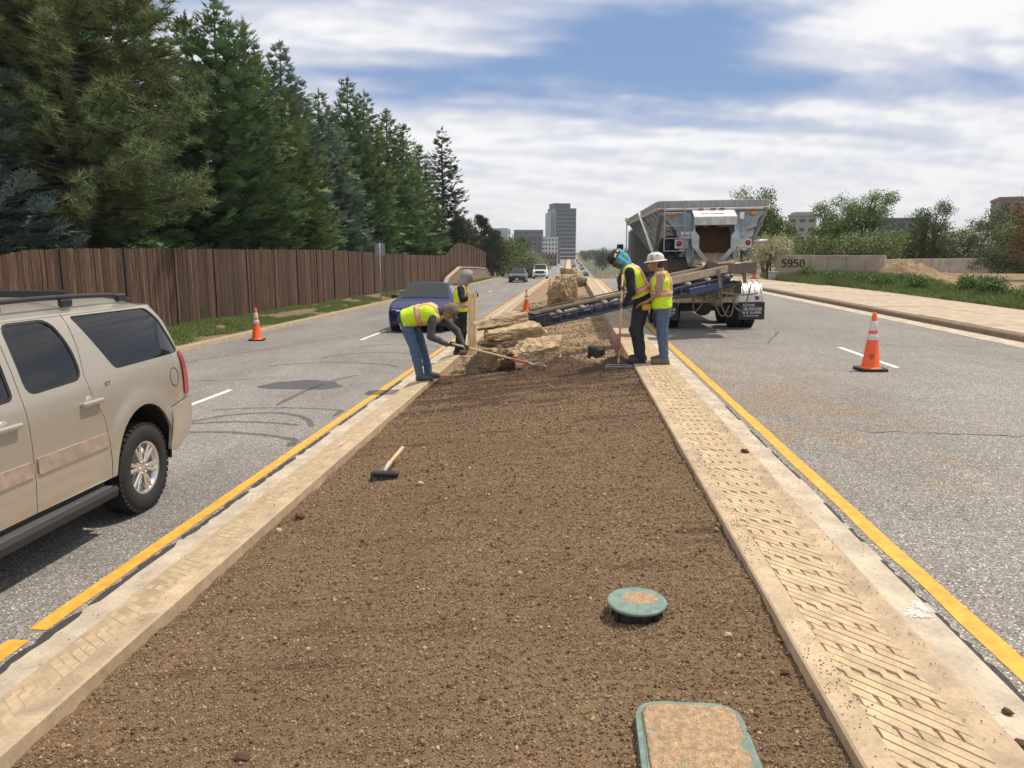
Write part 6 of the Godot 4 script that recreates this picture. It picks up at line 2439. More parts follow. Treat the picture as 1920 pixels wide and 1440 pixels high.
func rock(called: String, label: String, at: Vector3, size: Vector3, turn: Vector3, sd: int, tone := Color(0.38, 0.29, 0.19), group := "") -> void:
	var o := put(called, rock_mesh(size, sd, tone))
	o.position = at
	o.rotation = turn
	tag(o, label, "boulder", group)

func build_rocks() -> void:
	var g := "landscape boulders on the median"
	var dk := Color(0.21, 0.148, 0.092)
	rock("boulder", "large pale tan boulder with an orange face, lowest in the pile by rake", Vector3(-0.52, 0.08, -13.5), Vector3(1.12, 0.78, 0.8), Vector3(0.1, 0.35, 0.05), 3, Color(0.47, 0.34, 0.19), g)
	rock("boulder", "low brown boulder at the foot of the timber board", Vector3(-1.48, -0.10, -13.7), Vector3(0.78, 0.56, 0.65), Vector3(0.0, -0.3, 0.12), 9, dk, g)
	rock("boulder", "dark brown boulder wedged between the two lowest boulders", Vector3(-1.02, -0.03, -13.85), Vector3(0.8, 0.52, 0.6), Vector3(0.15, 0.5, -0.2), 14, dk, g)
	rock("rock_slab", "dark flat slab under the two upper slabs of the pile", Vector3(-1.15, 0.19, -14.25), Vector3(1.3, 0.20, 0.8), Vector3(0.05, 0.2, 0.05), 21, dk, g)
	rock("rock_slab", "long tan slab with a bright top, second from top of pile", Vector3(-1.05, 0.37, -14.32), Vector3(1.38, 0.34, 0.8), Vector3(0.1, 0.25, 0.14), 27, Color(0.43, 0.315, 0.185), g)
	rock("rock_slab", "uppermost slab of the rock pile under the conveyor end", Vector3(-1.32, 0.56, -14.6), Vector3(1.3, 0.31, 0.75), Vector3(0.06, 0.15, 0.13), 33, Color(0.32, 0.24, 0.15), g)
	rock("rock_slab", "small thin slab lying behind the top of the rock pile", Vector3(-1.1, 0.68, -15.0), Vector3(0.5, 0.10, 0.4), Vector3(0.05, 0.1, 0.1), 38, Color(0.38, 0.30, 0.2), g)
	rock("boulder", "tall upright boulder with dark face in the middle of the median", Vector3(-0.18, 0.22, -32.6), Vector3(1.3, 1.75, 1.5), Vector3(0, 0.6, 0.03), 58, Color(0.40, 0.31, 0.2), g)
	rock("rock_slab", "flat grey brown slab beside the second cone on the median", Vector3(-1.28, -0.28, -30.2), Vector3(0.75, 0.3, 0.6), Vector3(0, 0.3, 0.0), 57, Color(0.31, 0.25, 0.18), g)
	rock("boulder", "low boulder beyond the upright one against the right kerb", Vector3(0.72, 0.12, -47.5), Vector3(0.9, 0.7, 0.9), Vector3(0, 0.9, 0), 63, dk, g)
	rock("boulder", "long light slab boulder on the crest of the median", Vector3(-0.1, 0.0, -54.0), Vector3(2.3, 0.85, 1.5), Vector3(0, 0.2, 0.15), 69, Color(0.42, 0.32, 0.2), g)
	rock("boulder", "stacked pale boulder farthest up the median crest", Vector3(0.1, 0.05, -66.0), Vector3(2.2, 1.05, 1.4), Vector3(0, 0.7, -0.1), 75, Color(0.4, 0.3, 0.18), g)

# ---------------------------------------------------------------- traffic cones
var cone0: Node3D

func make_cone() -> Node3D:
	var t := thing("traffic_cone", "", "traffic cone", Vector3.ZERO, 0.0, "traffic cones round the work site")
	var st := nst()
	prism(st, Transform3D(Basis(Vector3.RIGHT, -PI / 2), Vector3(0, 0.02, 0)), rounded([[-0.21, -0.21], [0.21, -0.21], [0.21, 0.21], [-0.21, 0.21]], 0.07, 3), 0.04)
	obj("base", st, M.black_rubber, t)
	var r := func(y: float) -> float: return lerpf(0.135, 0.028, (y - 0.06) / 0.85)
	st = nst(true)
	lathe(st, Transform3D(), [[0.165, 0.04], [0.15, 0.055], [r.call(0.075), 0.075], [r.call(0.52), 0.52], [r.call(0.88), 0.88], [0.022, 0.905], [0.0, 0.907]], 24)
	obj("cone_body", st, M.cone_orange, t)
	for b in [[0.48, 0.575], [0.625, 0.775]]:
		st = nst(true)
		lathe(st, Transform3D(), [[r.call(b[0]) + 0.001, b[0]], [r.call(b[0]) + 0.003, b[0] + 0.004], [r.call(b[1]) + 0.003, b[1] - 0.004], [r.call(b[1]) + 0.001, b[1]]], 24)
		obj("reflective_collar", st, M.collar_white, t)
	return t

func cone(label: String, at: Vector3, scale := 1.0, turn := 0.0, tilt := 0.0) -> Node3D:
	var o: Node3D
	if cone0 == null:
		cone0 = make_cone()
		o = cone0
	else:
		o = cone0.duplicate()
		o.name = numbered("traffic_cone")
		add_child(o)
	o.set_meta("label", label)
	o.transform = Transform3D(Basis.from_euler(Vector3(0, turn, tilt)).scaled(Vector3.ONE * scale), at)
	return o

func build_cones() -> void:
	for q in [["orange cone standing on the verge side of the oncoming lane by the fence", -8.69, 20.9, 0], ["orange cone at the conveyor end behind the rock pile", -1.7, 31.0, 1], ["orange cone beside the upright boulder on the median", -1.11, 45.0, 1], ["orange cone by the blossoming shrub at the pavement end", 11.6, 50.0, 2], ["orange cone leaning beside the grass at the pavement end", 12.6, 49.0, 2], ["tiny cone on the far median beyond the boulders", -0.9, 78.0, 1]]:
		var y: float = y_left(q[2]) if q[3] == 0 else (soil_level(q[1], q[2]) if q[3] == 1 else y_ground(q[1], q[2]) + 0.07)
		cone(q[0], Vector3(q[1], y, -q[2]), 0.9 if q[3] == 2 else 1.0, 0.2, 0.3 if q[0].contains("leaning") else 0.0)
	for k in 7:
		var d := 88.0 + 7.0 * k
		var x := 7.6 - 0.35 * k
		cone("tiny orange cone beyond the crest, %s of the row past the truck" % ["first", "second", "third", "fourth", "fifth", "sixth", "last"][k], Vector3(x, y_right(x, d), -d), 1.15)
	var big := cone("large orange cone with black diamond emblem standing alone on the truck road", Vector3(4.73, y_right(4.73, 12.35), -12.35))
	# black diamond emblem printed on the near cone
	var st := nst()
	for k in 4:
		var a := PI / 2 * k
		var p := Vector2(cos(a), sin(a)) * 0.05
		var q := Vector2(cos(a + PI / 2), sin(a + PI / 2)) * 0.05
		var fix := func(v: Vector2) -> Vector3:
			var y := 0.23 + v.y
			var rr := lerpf(0.135, 0.028, (y - 0.06) / 0.85) + 0.0015
			var ang := v.x / rr - 0.34
			return Vector3(sin(ang) * rr, y, cos(ang) * rr)
		for m in 4:
			var a0 := p.lerp(q, m / 4.0)
			var a1 := p.lerp(q, (m + 0.86) / 4.0)
			face_out(st, [fix.call(a0 * 0.78), fix.call(a0), fix.call(a1), fix.call(a1 * 0.78)], Vector3(0, 0.23, 0))
	for k in 3:
		var y := 0.23 + (k - 1) * 0.012
		var rr := lerpf(0.135, 0.028, (y - 0.06) / 0.85) + 0.002
		for i in 3:
			var a0 := -0.34 + (-0.018 + 0.013 * i + 0.003 * k) / rr
			face_out(st, [Vector3(sin(a0) * rr, y - 0.005, cos(a0) * rr), Vector3(sin(a0 + 0.07) * rr, y - 0.005, cos(a0 + 0.07) * rr), Vector3(sin(a0 + 0.07) * rr, y + 0.005, cos(a0 + 0.07) * rr), Vector3(sin(a0) * rr, y + 0.005, cos(a0) * rr)], Vector3(0, 0.23, 0))
	obj("emblem", st, M.black_plastic, big)

# ---------------------------------------------------------------- fence, walls, sign
func fence_top(d: float) -> float:
	return prof([[8.0, 1.55], [13.6, 1.68], [15.6, 1.92], [24.0, 1.96], [36.0, 1.97], [50.0, 1.76], [64.0, 1.64], [68.0, 1.75], [71.0, 2.25], [75.0, 2.78], [83.0, 2.7], [93.0, 2.25], [99.0, 1.95]], d)

func build_fence() -> void:
	var t := Node3D.new()
	t.name = "wooden_fence"
	add_child(t)
	tag(t, "tall brown plank fence along the oncoming road under the conifers", "fence")
	rng.seed = 17
	var fx := func(d: float) -> float: return lerpf(-11.2, -10.6, (d - 12.0) / 88.0)
	var plank := []
	for k in 6:
		var st := nst()
		var w := 0.136
		var tilt := rng.randf_range(-0.004, 0.004)
		var dog := rng.randf_range(0.0, 0.02)
		var prof2 := [[-w / 2, 0.0], [-w / 4, 0.003], [0.0, 0.004 + tilt], [w / 4, 0.003], [w / 2, 0.0]]
		for i in 4:
			quad(st, Vector3(prof2[i + 1][1], 0, prof2[i + 1][0]), Vector3(prof2[i][1], 0, prof2[i][0]), Vector3(prof2[i][1], 1.0 - dog * 0.2, prof2[i][0]), Vector3(prof2[i + 1][1], 1.0, prof2[i + 1][0]))
		quad(st, Vector3(-0.02, 0, -w / 2), Vector3(-0.02, 1, -w / 2), Vector3(0, 1, -w / 2), Vector3(0, 0, -w / 2))
		quad(st, Vector3(-0.02, 0, w / 2), Vector3(0, 0, w / 2), Vector3(0, 1, w / 2), Vector3(-0.02, 1, w / 2))
		quad(st, Vector3(-0.02, 1, -w / 2), Vector3(-0.02, 1, w / 2), Vector3(0, 1, w / 2), Vector3(0, 1, -w / 2))
		quad(st, Vector3(-0.02, 0, w / 2), Vector3(-0.02, 1, w / 2), Vector3(-0.02, 1, -w / 2), Vector3(-0.02, 0, -w / 2))
		plank.append(done(st, M["plank_%d" % k]))
	var d := 9.0
	var n := 0
	var xf := []
	while d < 98.8:
		var x: float = fx.call(d)
		var y0 := y_ground(x, d) - 0.04
		var y1 := fence_top(d) + rng.randf_range(-0.018, 0.012)
		var b := Basis.from_euler(Vector3(rng.randf_range(-0.006, 0.006), rng.randf_range(-0.05, 0.05), rng.randf_range(-0.004, 0.004))).scaled_local(Vector3(1.0, y1 - y0, 1.0))
		var tr := Transform3D(b, Vector3(x + rng.randf_range(-0.006, 0.006), y0, -d))
		if n < 300:
			put("plank", plank[rng.randi() % 6], t, tr)
		else:
			xf.append(tr)
		n += 1
		d += 0.1425
	var far := bake("far_planks", plank[2], xf, [], t)
	far.set_meta("kind", "stuff")
	d = 9.0
	while d < 99.0:
		var x: float = fx.call(d)
		var st := nst()
		var y0 := y_ground(x, d) - 0.2
		var y1 := fence_top(d) + 0.02
		box(st, Vector3(x + 0.012, (y0 + y1) / 2, -d - 0.07), Vector3(0.05, y1 - y0, 0.045), 0.006)
		obj("batten", st, M.batten, t)
		st = nst()
		box(st, Vector3(x - 0.09, (y0 + y1) / 2 - 0.05, -d - 0.07), Vector3(0.09, y1 - y0 - 0.1, 0.09))
		obj("post", st, M.batten, t)
		d += 2.44
	for h in [0.35, 1.6]:
		d = 9.0
		var st := nst()
		while d < 98.0:
			var xa: float = fx.call(d)
			var xb: float = fx.call(d + 2.44)
			bar(st, Vector3(xa - 0.045, y_ground(xa, d) + h, -d), Vector3(xb - 0.045, y_ground(xb, d + 2.44) + h, -d - 2.44), 0.04, 0.09)
			d += 2.44
		obj("rail", st, M.batten, t)
	# masonry wing wall with a pale cap where the fence climbs
	var wall := thing("wing_wall", "brown masonry wing wall with pale cap in front of fence end", "wall")
	var pts := [[64.0, -0.62], [65.0, -0.20], [72.4, 0.57], [86.0, 0.28], [94.0, 0.0], [98.6, -0.8]]
	var st := nst()
	for i in pts.size() - 1:
		var da: float = pts[i][0]
		var db: float = pts[i + 1][0]
		for s in [[-10.15, -10.35]]:
			var p := [Vector3(s[0], y_left(da) - 0.3, -da), Vector3(s[0], y_left(db) - 0.3, -db), Vector3(s[0], pts[i + 1][1] - 0.1, -db), Vector3(s[0], pts[i][1] - 0.1, -da)]
			var q := []
			for v in p:
				q.append(v + Vector3(-0.22, 0, 0))
			face_out(st, p, Vector3(-10.25, -0.5, -(da + db) / 2))
			face_out(st, q, Vector3(-10.25, -0.5, -(da + db) / 2))
			face_out(st, [p[3], p[2], q[2], q[3]], Vector3(-10.25, -1.5, -(da + db) / 2))
	obj("masonry", st, M.masonry, wall)
	for i in pts.size() - 1:
		st = nst()
		bar(st, Vector3(-10.26, pts[i][1] - 0.05, -pts[i][0]), Vector3(-10.26, pts[i + 1][1] - 0.05, -pts[i + 1][0]), 0.34, 0.12, 0.01)
		obj("cap_stone", st, M.pavement, wall)
	# sign seen from behind
	var sg := thing("road_sign", "grey back of a small road sign on a thin pole by fence", "sign", Vector3(-9.95, y_ground(-9.95, 40.5), -40.5))
	st = nst(true)
	tube(st, [Vector3(0, -0.2, 0), Vector3(0, 2.95, 0)], [0.03], 8)
	obj("pole", st, M.galvanised, sg)
	st = nst()
	box(st, Vector3(0.0, 2.62, -0.04), Vector3(0.52, 0.62, 0.012), 0.003)
	obj("plate", st, M.galvanised, sg)

func build_right_side() -> void:
	# numbered concrete wall
	var w := thing("concrete_wall", "pale concrete wall carrying house number 5950", "wall")
	var a := Vector3(12.95, 0, -50.0)
	var b := Vector3(18.0, 0, -46.0)
	var n := 6
	for i in n:
		var p := a.lerp(b, float(i) / n)
		var q := a.lerp(b, (i + 0.985) / n)
		var st := nst()
		var dirv := (b - a).normalized()
		bx(st, Transform3D(Basis(dirv, Vector3.UP, dirv.cross(Vector3.UP)), (p + q) / 2 + Vector3(0, 0.85 + 0.012 * (i % 2), 0)), Vector3(p.distance_to(q), 1.7, 0.2), 0.015)
		obj("wall_panel", st, M.wall_concrete, w)
	var dirw := (b - a).normalized()
	var face := Basis(dirw, Vector3.UP, dirw.cross(Vector3.UP))
	word("5950", 0.52, M.black_plastic, w, Transform3D(face, a.lerp(b, 0.17) + Vector3(0, 1.20, 0) + dirw.cross(Vector3.UP) * 0.108), "house_number")
	var w2 := thing("concrete_wall", "lower pale concrete wall running back behind the dirt heap", "wall")
	var ps := [Vector3(18.05, 0, -46.5), Vector3(18.6, 0, -50.0), Vector3(24.5, 0, -58.0), Vector3(34.5, 0, -66.0), Vector3(38.0, 0, -67.0)]
	for i in ps.size() - 1:
		var m := maxi(1, int(ps[i].distance_to(ps[i + 1]) / 2.4))
		for k in m:
			var p: Vector3 = ps[i].lerp(ps[i + 1], float(k) / m)
			var q: Vector3 = ps[i].lerp(ps[i + 1], (k + 0.985) / m)
			var st := nst()
			var dirv := (q - p).normalized()
			bx(st, Transform3D(Basis(dirv, Vector3.UP, dirv.cross(Vector3.UP)), (p + q) / 2 + Vector3(0, 0.62, 0)), Vector3(p.distance_to(q), 1.6 if i > 0 else 2.0, 0.2), 0.015)
			obj("wall_panel", st, M.wall_concrete_2, w2)
	# heap of dug earth
	rng.seed = 5
	var rows := []
	var cols := []
	for j in 41:
		var r := []
		var c := []
		for i in 41:
			var x := lerpf(14.8, 23.0, i / 40.0)
			var d := lerpf(37.5, 47.5, j / 40.0)
			var g1 := exp(-pow((x - 18.1) / 1.0, 2.0) - pow((d - 43.6) / 1.4, 2.0)) * 0.62
			var g2 := exp(-pow((x - 17.2) / 0.8, 2.0) - pow((d - 43.0) / 1.0, 2.0)) * 0.42
			var g3 := exp(-pow((x - 19.3) / 1.9, 2.0) - pow((d - 42.6) / 2.2, 2.0)) * 0.35
			var y := y_ground(x, d) - 0.03 + (g1 + g2 + g3) * (1.0 + 0.5 * n1.get_noise_2d(x * 30.0, d * 30.0)) + (g1 + g2 + g3) * n2.get_noise_2d(x * 130.0, d * 130.0) * 0.3
			r.append(Vector3(x, y, -d))
			c.append(Color(0.20, 0.125, 0.07).lerp(Color(0.33, 0.23, 0.13), clampf(0.5 + n2.get_noise_2d(x * 50.0, d * 50.0), 0, 1)))
		rows.append(r)
		cols.append(c)
	var heap := put("earth_heap", sheet(rows, M.ground, cols))
	tag(heap, "heap of dug orange brown earth in front of the wall", "earth heap")
	# orange safety fence scrap and a white utility box
	for k in 4:
		var st := nst()
		var x := 27.2 + 0.9 * k
		for h in 5:
			bar(st, Vector3(x, 0.55 + h * 0.16, -48.0), Vector3(x + 0.88, 0.52 + h * 0.16 + 0.05 * sin(k * 2.0), -48.2), 0.02, 0.05)
		for h in 6:
			bar(st, Vector3(x + 0.16 * h, 0.45, -48.0), Vector3(x + 0.16 * h, 1.25, -48.05), 0.02, 0.03)
		tag(obj("safety_fence", st, M.cone_orange), "orange plastic safety fence, %s piece beyond the multi-stemmed tree" % ["first", "second", "third", "fourth"][k], "safety fence", "orange safety fence pieces")
	var st := nst()
	box(st, Vector3(12.4, y_ground(12.4, 48.5) + 0.25, -48.5), Vector3(0.5, 0.5, 0.4), 0.03)
	var ub := thing("utility_box", "small pale green utility box by the numbered wall", "utility box")
	obj("cabinet", st, M.utility_green, ub)
	st = nst()
	box(st, Vector3(12.4, y_ground(12.4, 48.5) + 0.52, -48.5), Vector3(0.54, 0.05, 0.44), 0.015)
	obj("cover", st, M.utility_green, ub)

func build_valves() -> void:
	# round lid
	var c := Vector3(0.37, 0.0, -3.79)
	c.y = soil_level(c.x, 3.79)
	var t := thing("valve_box", "round green valve box lid dusted with soil", "valve box", c)
	var st := nst(true)
	lathe(st, Transform3D(), [[0.118, -0.12], [0.116, 0.05]], 28)
	obj("riser", st, M.black_plastic, t)
	st = nst()
	for k in 10:
		var a := TAU * k / 10 + 0.1
		box(st, Vector3(cos(a) * 0.122, -0.02, sin(a) * 0.122), Vector3(0.014, 0.15, 0.03), 0.003, Vector3(0, -a, 0))
	obj("riser_ribs", st, M.black_plastic, t).set_meta("kind", "stuff")
	st = nst(true)
	lathe(st, Transform3D(Basis(Vector3.RIGHT, 0.02)), [[0.0, 0.046], [0.140, 0.046], [0.153, 0.052], [0.155, 0.062], [0.150, 0.069], [0.136, 0.066], [0.0, 0.066]], 40)
	obj("lid", st, M.valve_green, t)
	st = nst(true)
	var rows := []
	for j in 13:
		var r := []
		for i in 25:
			var a := TAU * i / 24
			var rad := 0.085 * j / 12.0 * (1.0 + 0.25 * n1.get_noise_2d(cos(a) * 60.0, sin(a) * 60.0))
			r.append(Vector3(cos(a) * rad * 1.2 + 0.02, 0.0675 + 0.006 * (1.0 - pow(j / 12.0, 2.0)) * (0.7 + n2.get_noise_2d(cos(a) * rad * 900.0, sin(a) * rad * 900.0)) - 0.0022 * (1.0 if j == 12 else 0.0), -sin(a) * rad * 0.8 - 0.035))
		rows.append(r)
	rows.reverse()
	put("soil_dusting", sheet(rows, M.dust), t)
	# rectangular lid under soil
	c = Vector3(0.49, 0.0, -2.62)
	c.y = soil_level(c.x, 2.62) + 0.012
	t = thing("valve_box", "rectangular green valve box lid half buried in soil", "valve box", c, 0.0)
	var outline := rounded([[-0.215, -0.3], [0.22, -0.3], [0.21, 0.3], [-0.205, 0.3]], 0.12, 8)
	st = nst()
	prism(st, Transform3D(Basis(Vector3.RIGHT, -PI / 2), Vector3(0, -0.015, 0)), outline, 0.06)
	obj("frame", st, M.valve_green, t)
	st = nst()
	var inner: PackedVector2Array = Geometry2D.offset_polygon(outline, -0.022)[0]
	prism(st, Transform3D(Basis(Vector3.RIGHT, -PI / 2), Vector3(0, -0.010, 0)), inner, 0.058)
	obj("lid", st, M.valve_green, t)
	rows = []
	for j in 61:
		var r := []
		for i in 45:
			var u := lerpf(-0.20, 0.205, i / 44.0)
			var v := lerpf(-0.285, 0.285, j / 60.0)
			var edge := minf(minf(u + 0.2, 0.205 - u), minf(v + 0.285, 0.285 - v))
			var y := 0.021 + 0.009 * smoothstep(0.0, 0.04, edge) * (0.8 + n1.get_noise_2d(u * 260.0, v * 260.0) * 0.9) + n2.get_noise_2d(u * 1500.0, v * 1500.0) * 0.003
			for q in [[-0.05, -0.14, 0.035], [0.05, -0.19, 0.03], [-0.03, -0.25, 0.05], [0.185, 0.02, 0.03], [0.19, -0.12, 0.03], [-0.15, 0.1, 0.02]]:
				y -= 0.016 * exp(-pow((u - q[0]) / q[2], 2.0) - pow((v - q[1]) / q[2], 2.0))
			y -= 0.02 * smoothstep(0.012, 0.0, edge)
			if not Geometry2D.is_point_in_polygon(Vector2(u, v), inner):
				y = -0.03
			r.append(Vector3(u, y, -v))
		rows.append(r)
	put("soil_cover", sheet(rows, M.dust), t)
	# dark riser further on
	c = Vector3(0.55, 0.0, -15.1)
	c.y = soil_level(c.x, 15.1)
	t = thing("valve_riser", "black round plastic riser standing in the old earth", "riser", c)
	st = nst(true)
	lathe(st, Transform3D(), [[0.175, -0.1], [0.17, 0.1], [0.165, 0.21], [0.155, 0.215], [0.0, 0.215]], 24)
	obj("pipe", st, M.black_plastic, t)
	st = nst(true)
	lathe(st, Transform3D(), [[0.166, 0.0], [0.181, 0.005], [0.181, 0.025], [0.166, 0.03]], 24)
	lathe(st, Transform3D(Basis(), Vector3(0, 0.14, 0)), [[0.164, 0.0], [0.177, 0.005], [0.177, 0.02], [0.164, 0.025]], 24)
	obj("collar", st, M.black_plastic, t)
	# short broken broom
	c = Vector3(-1.70, 0.0, -6.88)
	c.y = soil_height(c.x, 6.88)
	t = thing("broom", "short wooden-handled black broom head lying on the soil", "broom", c)
	st = nst()
	bx(st, Transform3D(Basis.from_euler(Vector3(0.3, -0.1, 0.03)), Vector3(0, 0.055, 0)), Vector3(0.27, 0.05, 0.06), 0.012)
	obj("head_block", st, M.black_plastic, t)
	st = nst()
	rng.seed = 2
	for i in 90:
		var x := rng.randf_range(-0.13, 0.13)
		bar(st, Vector3(x, 0.05, rng.randf_range(-0.015, 0.03)), Vector3(x * 1.06, -0.005, rng.randf_range(0.01, 0.075)), 0.005, 0.005)
	obj("bristles", st, M.black_plastic, t).set_meta("kind", "stuff")
	st = nst(true)
	tube(st, [Vector3(-0.01, 0.075, -0.01), Vector3(-0.003, 0.10, -0.10), Vector3(0.01, 0.12, -0.17)], [0.019, 0.021, 0.021], 10)
	obj("socket", st, M.handle_grey, t)
	st = nst(true)
	tube(st, [Vector3(0.01, 0.12, -0.165), Vector3(0.035, 0.15, -0.62)], [0.019, 0.019], 10)
	obj("handle", st, M.light_wood, t)
	# spray paint dabs on kerb and gutter
	for q in [[-2.9, 12.2, 0.16, 0.3, "spray_orange", "dab of orange spray paint on the gutter by the bending worker"], [-2.5, 8.2, 0.05, 0.28, "spray_pink", "streak of pink spray paint on the kerb lip"], [1.79, 3.85, 0.10, 0.09, "spray_white", "dab of white spray paint in the gutter beside truck lane"], [1.86, 3.95, 0.04, 0.1, "spray_white", "dab of white spray paint at the asphalt edge"]]:
		st = nst()
		var base: float = y_left(q[1]) + (0.021 if q[0] < -2.8 else 0.206) if q[0] < 0 else y_right(q[0], q[1]) + (0.0215 if q[0] < 1.85 else 0.015)
		var mid := Vector3(q[0], base, -q[1])
		for i in 130: # fine spray droplets
			var p := mid + Vector3(rng.randfn() * q[2] * 0.3, 0, rng.randfn() * q[3] * 0.3)
			var rr := rng.randf_range(0.003, 0.011)
			var tw := rng.randf() * TAU
			var pts := []
			for k in 5:
				pts.append(p + Vector3(cos(tw + TAU * k / 5), 0, sin(tw + TAU * k / 5)) * rr + Vector3(0, 0.00004 * i, 0))
			face_out(st, pts, p - Vector3.UP)
		struct("paint_dab", done(st, M[q[4]]), q[5], "paint mark")

# ---------------------------------------------------------------- foliage pieces
func blade(st: SurfaceTool, a: Vector3, b: Vector3, w: float, side: Vector3) -> void:
	var s := side.normalized() * w * 0.5
	tri(st, a - s, a + s, b)

# flat spray of a spruce twig, along +z, drooping needles
func spruce_spray(sd: int) -> ArrayMesh:
	rng.seed = sd
	var st := nst()
	for twig in 5:
		var a := (twig - 2) * 0.45 + rng.randf_range(-0.12, 0.12)
		var ln := (1.0 - 0.2 * absf(twig - 2)) * rng.randf_range(0.85, 1.1)
		var d := Vector3(sin(a), rng.randf_range(-0.15, 0.22), cos(a)).normalized()
		for k in 4:
			var p := d * ln * (k + 0.4) / 4.0
			for s in [-1.0, 1.0]:
				var sidev: Vector3 = d.cross(Vector3.UP).normalized() * s
				blade(st, p, p + (sidev * 0.75 + d * 0.8 + Vector3(0, rng.randf_range(-0.15, 0.6), 0)).normalized() * 0.36 * (1.1 - 0.1 * k), 0.17, d + Vector3(0, 0.4, 0))
		blade(st, d * ln * 0.7, d * ln * 1.25, 0.15, d.cross(Vector3.UP))
	return done(st, M.needle)

# pom of long pine needles
func pine_pom(sd: int) -> ArrayMesh:
	rng.seed = sd
	var st := nst()
	for k in 54:
		var d := Vector3(rng.randfn(), rng.randfn() * 0.8 + 0.45, rng.randfn() + 0.5).normalized()
		var o := Vector3(0, 0, rng.randf_range(-0.35, 0.25))
		blade(st, o, o + d * rng.randf_range(0.65, 1.05), 0.052, d.cross(rv(1.0)))
	return done(st, M.needle)

func leaf_cluster(sd: int, n: int, size: float) -> ArrayMesh:
	rng.seed = sd
	var st := nst()
	for k in n:
		var p := Vector3(rng.randfn(), rng.randfn() * 0.8, rng.randfn()) * 0.42
		var b := rbasis(size * rng.randf_range(0.7, 1.2))
		quad(st, p - b.x * 0.5, p - b.y * 0.24, p + b.x * 0.5, p + b.y * 0.24)
	return done(st, M.plant)

func grass_clump(sd: int, n: int, spread: float) -> ArrayMesh:
	rng.seed = sd
	var st := nst()
	for k in n:
		var a := rng.randf() * TAU
		var p := Vector3(cos(a), 0, sin(a)) * rng.randf() * spread
		var lean := Vector3(rng.randf_range(-0.5, 0.5), rng.randf_range(0.6, 1.0), rng.randf_range(-0.5, 0.5))
		var s := lean.cross(rv(1.0)).normalized() * 0.035
		var mid := p + lean * 0.55
		tri(st, p - s, p + s, mid + s * 0.6)
		tri(st, p - s, mid + s * 0.6, mid - s * 0.6)
		tri(st, mid - s * 0.6, mid + s * 0.6, p + lean + Vector3(lean.x * 0.35, -0.12, lean.z * 0.35))
	return done(st, M.plant)

var sprays := []
var poms := []
var leaves := []

func trunk_mesh(st: SurfaceTool, base: Vector3, top: Vector3, r: float) -> void:
	var pts := []
	var rad := []
	for i in 7:
		var f := i / 6.0
		pts.append(base.lerp(top, f) + Vector3(n1.get_noise_1d(f * 90.0 + base.x * 7.0), 0, n1.get_noise_1d(f * 90.0 + base.z * 7.0)) * r * 0.8 * f)
		rad.append(r * (1.15 - f * 1.05) + 0.01)
	tube(st, pts, rad, 8)

func spruce(label: String, at: Vector3, h: float, r: float, tone: Color, sd: int, size := 0.5, sparse := 0.0, skirt := 0.04) -> void:
	var t := thing("spruce_tree", label, "tree", at, 0.0, "conifers behind the fence")
	var st := nst(true)
	trunk_mesh(st, Vector3(0, -0.3, 0), Vector3(0, h * 0.96, 0), 0.014 * h + 0.05)
	obj("trunk", st, M.bark, t)
	rng.seed = sd
	var xf := []
	var cc := []
	var y := h * skirt
	while y < h:
		var f := y / h
		var rr := r * 1.25 * pow(1.0 - f, 0.62) * (0.92 + 0.08 * sin(y * 2.1 + sd)) + 0.10
		var nb := maxi(4, int(rr * 5.2 / (size * 1.1)) + 4)
		var turn := rng.randf() * TAU
		for b in nb:
			if rng.randf() < sparse:
				continue
			var a := turn + TAU * b / nb + rng.randf_range(-0.25, 0.25)
			var ln := rr * rng.randf_range(0.66, 1.16)
			var d := Vector3(cos(a), 0, sin(a))
			var m := maxi(1, int(ln * 0.75 / (size * 0.62)))
			var qb := rng.randf_range(0.55, 1.6)
			for k in m:
				var u := 1.0 - (k + rng.randf() * 0.5) / m * 0.72
				if f > 0.9:
					u = rng.randf_range(0.3, 1.0)
				var p := d * ln * u + Vector3(0, y - 0.22 * ln * u * (1.0 - f) + 0.14 * ln * u * u + rng.randf_range(-0.1, 0.1), 0) + d.cross(Vector3.UP) * rng.randf_range(-0.25, 0.25) * size * 2.0 * u
				var s := size * rng.randf_range(0.75, 1.25) * (1.0 - 0.35 * f)
				var fw := (d + Vector3(0, rng.randf_range(-0.15, 0.45) + f * 0.5, 0) + rv(0.3)).normalized()
				var bs := Basis.looking_at(-fw, Vector3.UP).rotated(fw, rng.randf_range(-0.6, 0.6)).scaled(Vector3.ONE * s)
				if at.x + p.x > -11.45 and at.x < -11.0 and at.y + p.y < 2.7:
					continue
				xf.append(Transform3D(bs, p))
				var q := rng.randf_range(0.8, 1.2) * qb
				cc.append(Color(tone.r * q * rng.randf_range(0.85, 1.2), tone.g * q, tone.b * q * rng.randf_range(0.85, 1.1)))
		y += size * lerpf(0.72, 0.5, f)
	for k in 3: # leader
		xf.append(Transform3D(Basis.looking_at(-Vector3(0.05, 1, 0.05).normalized(), Vector3.RIGHT).scaled(Vector3.ONE * size * 0.7), Vector3(0, h - 0.15 * k, 0)))
		cc.append(tone)
	bake("crown", sprays[sd % 3], xf, cc, t)

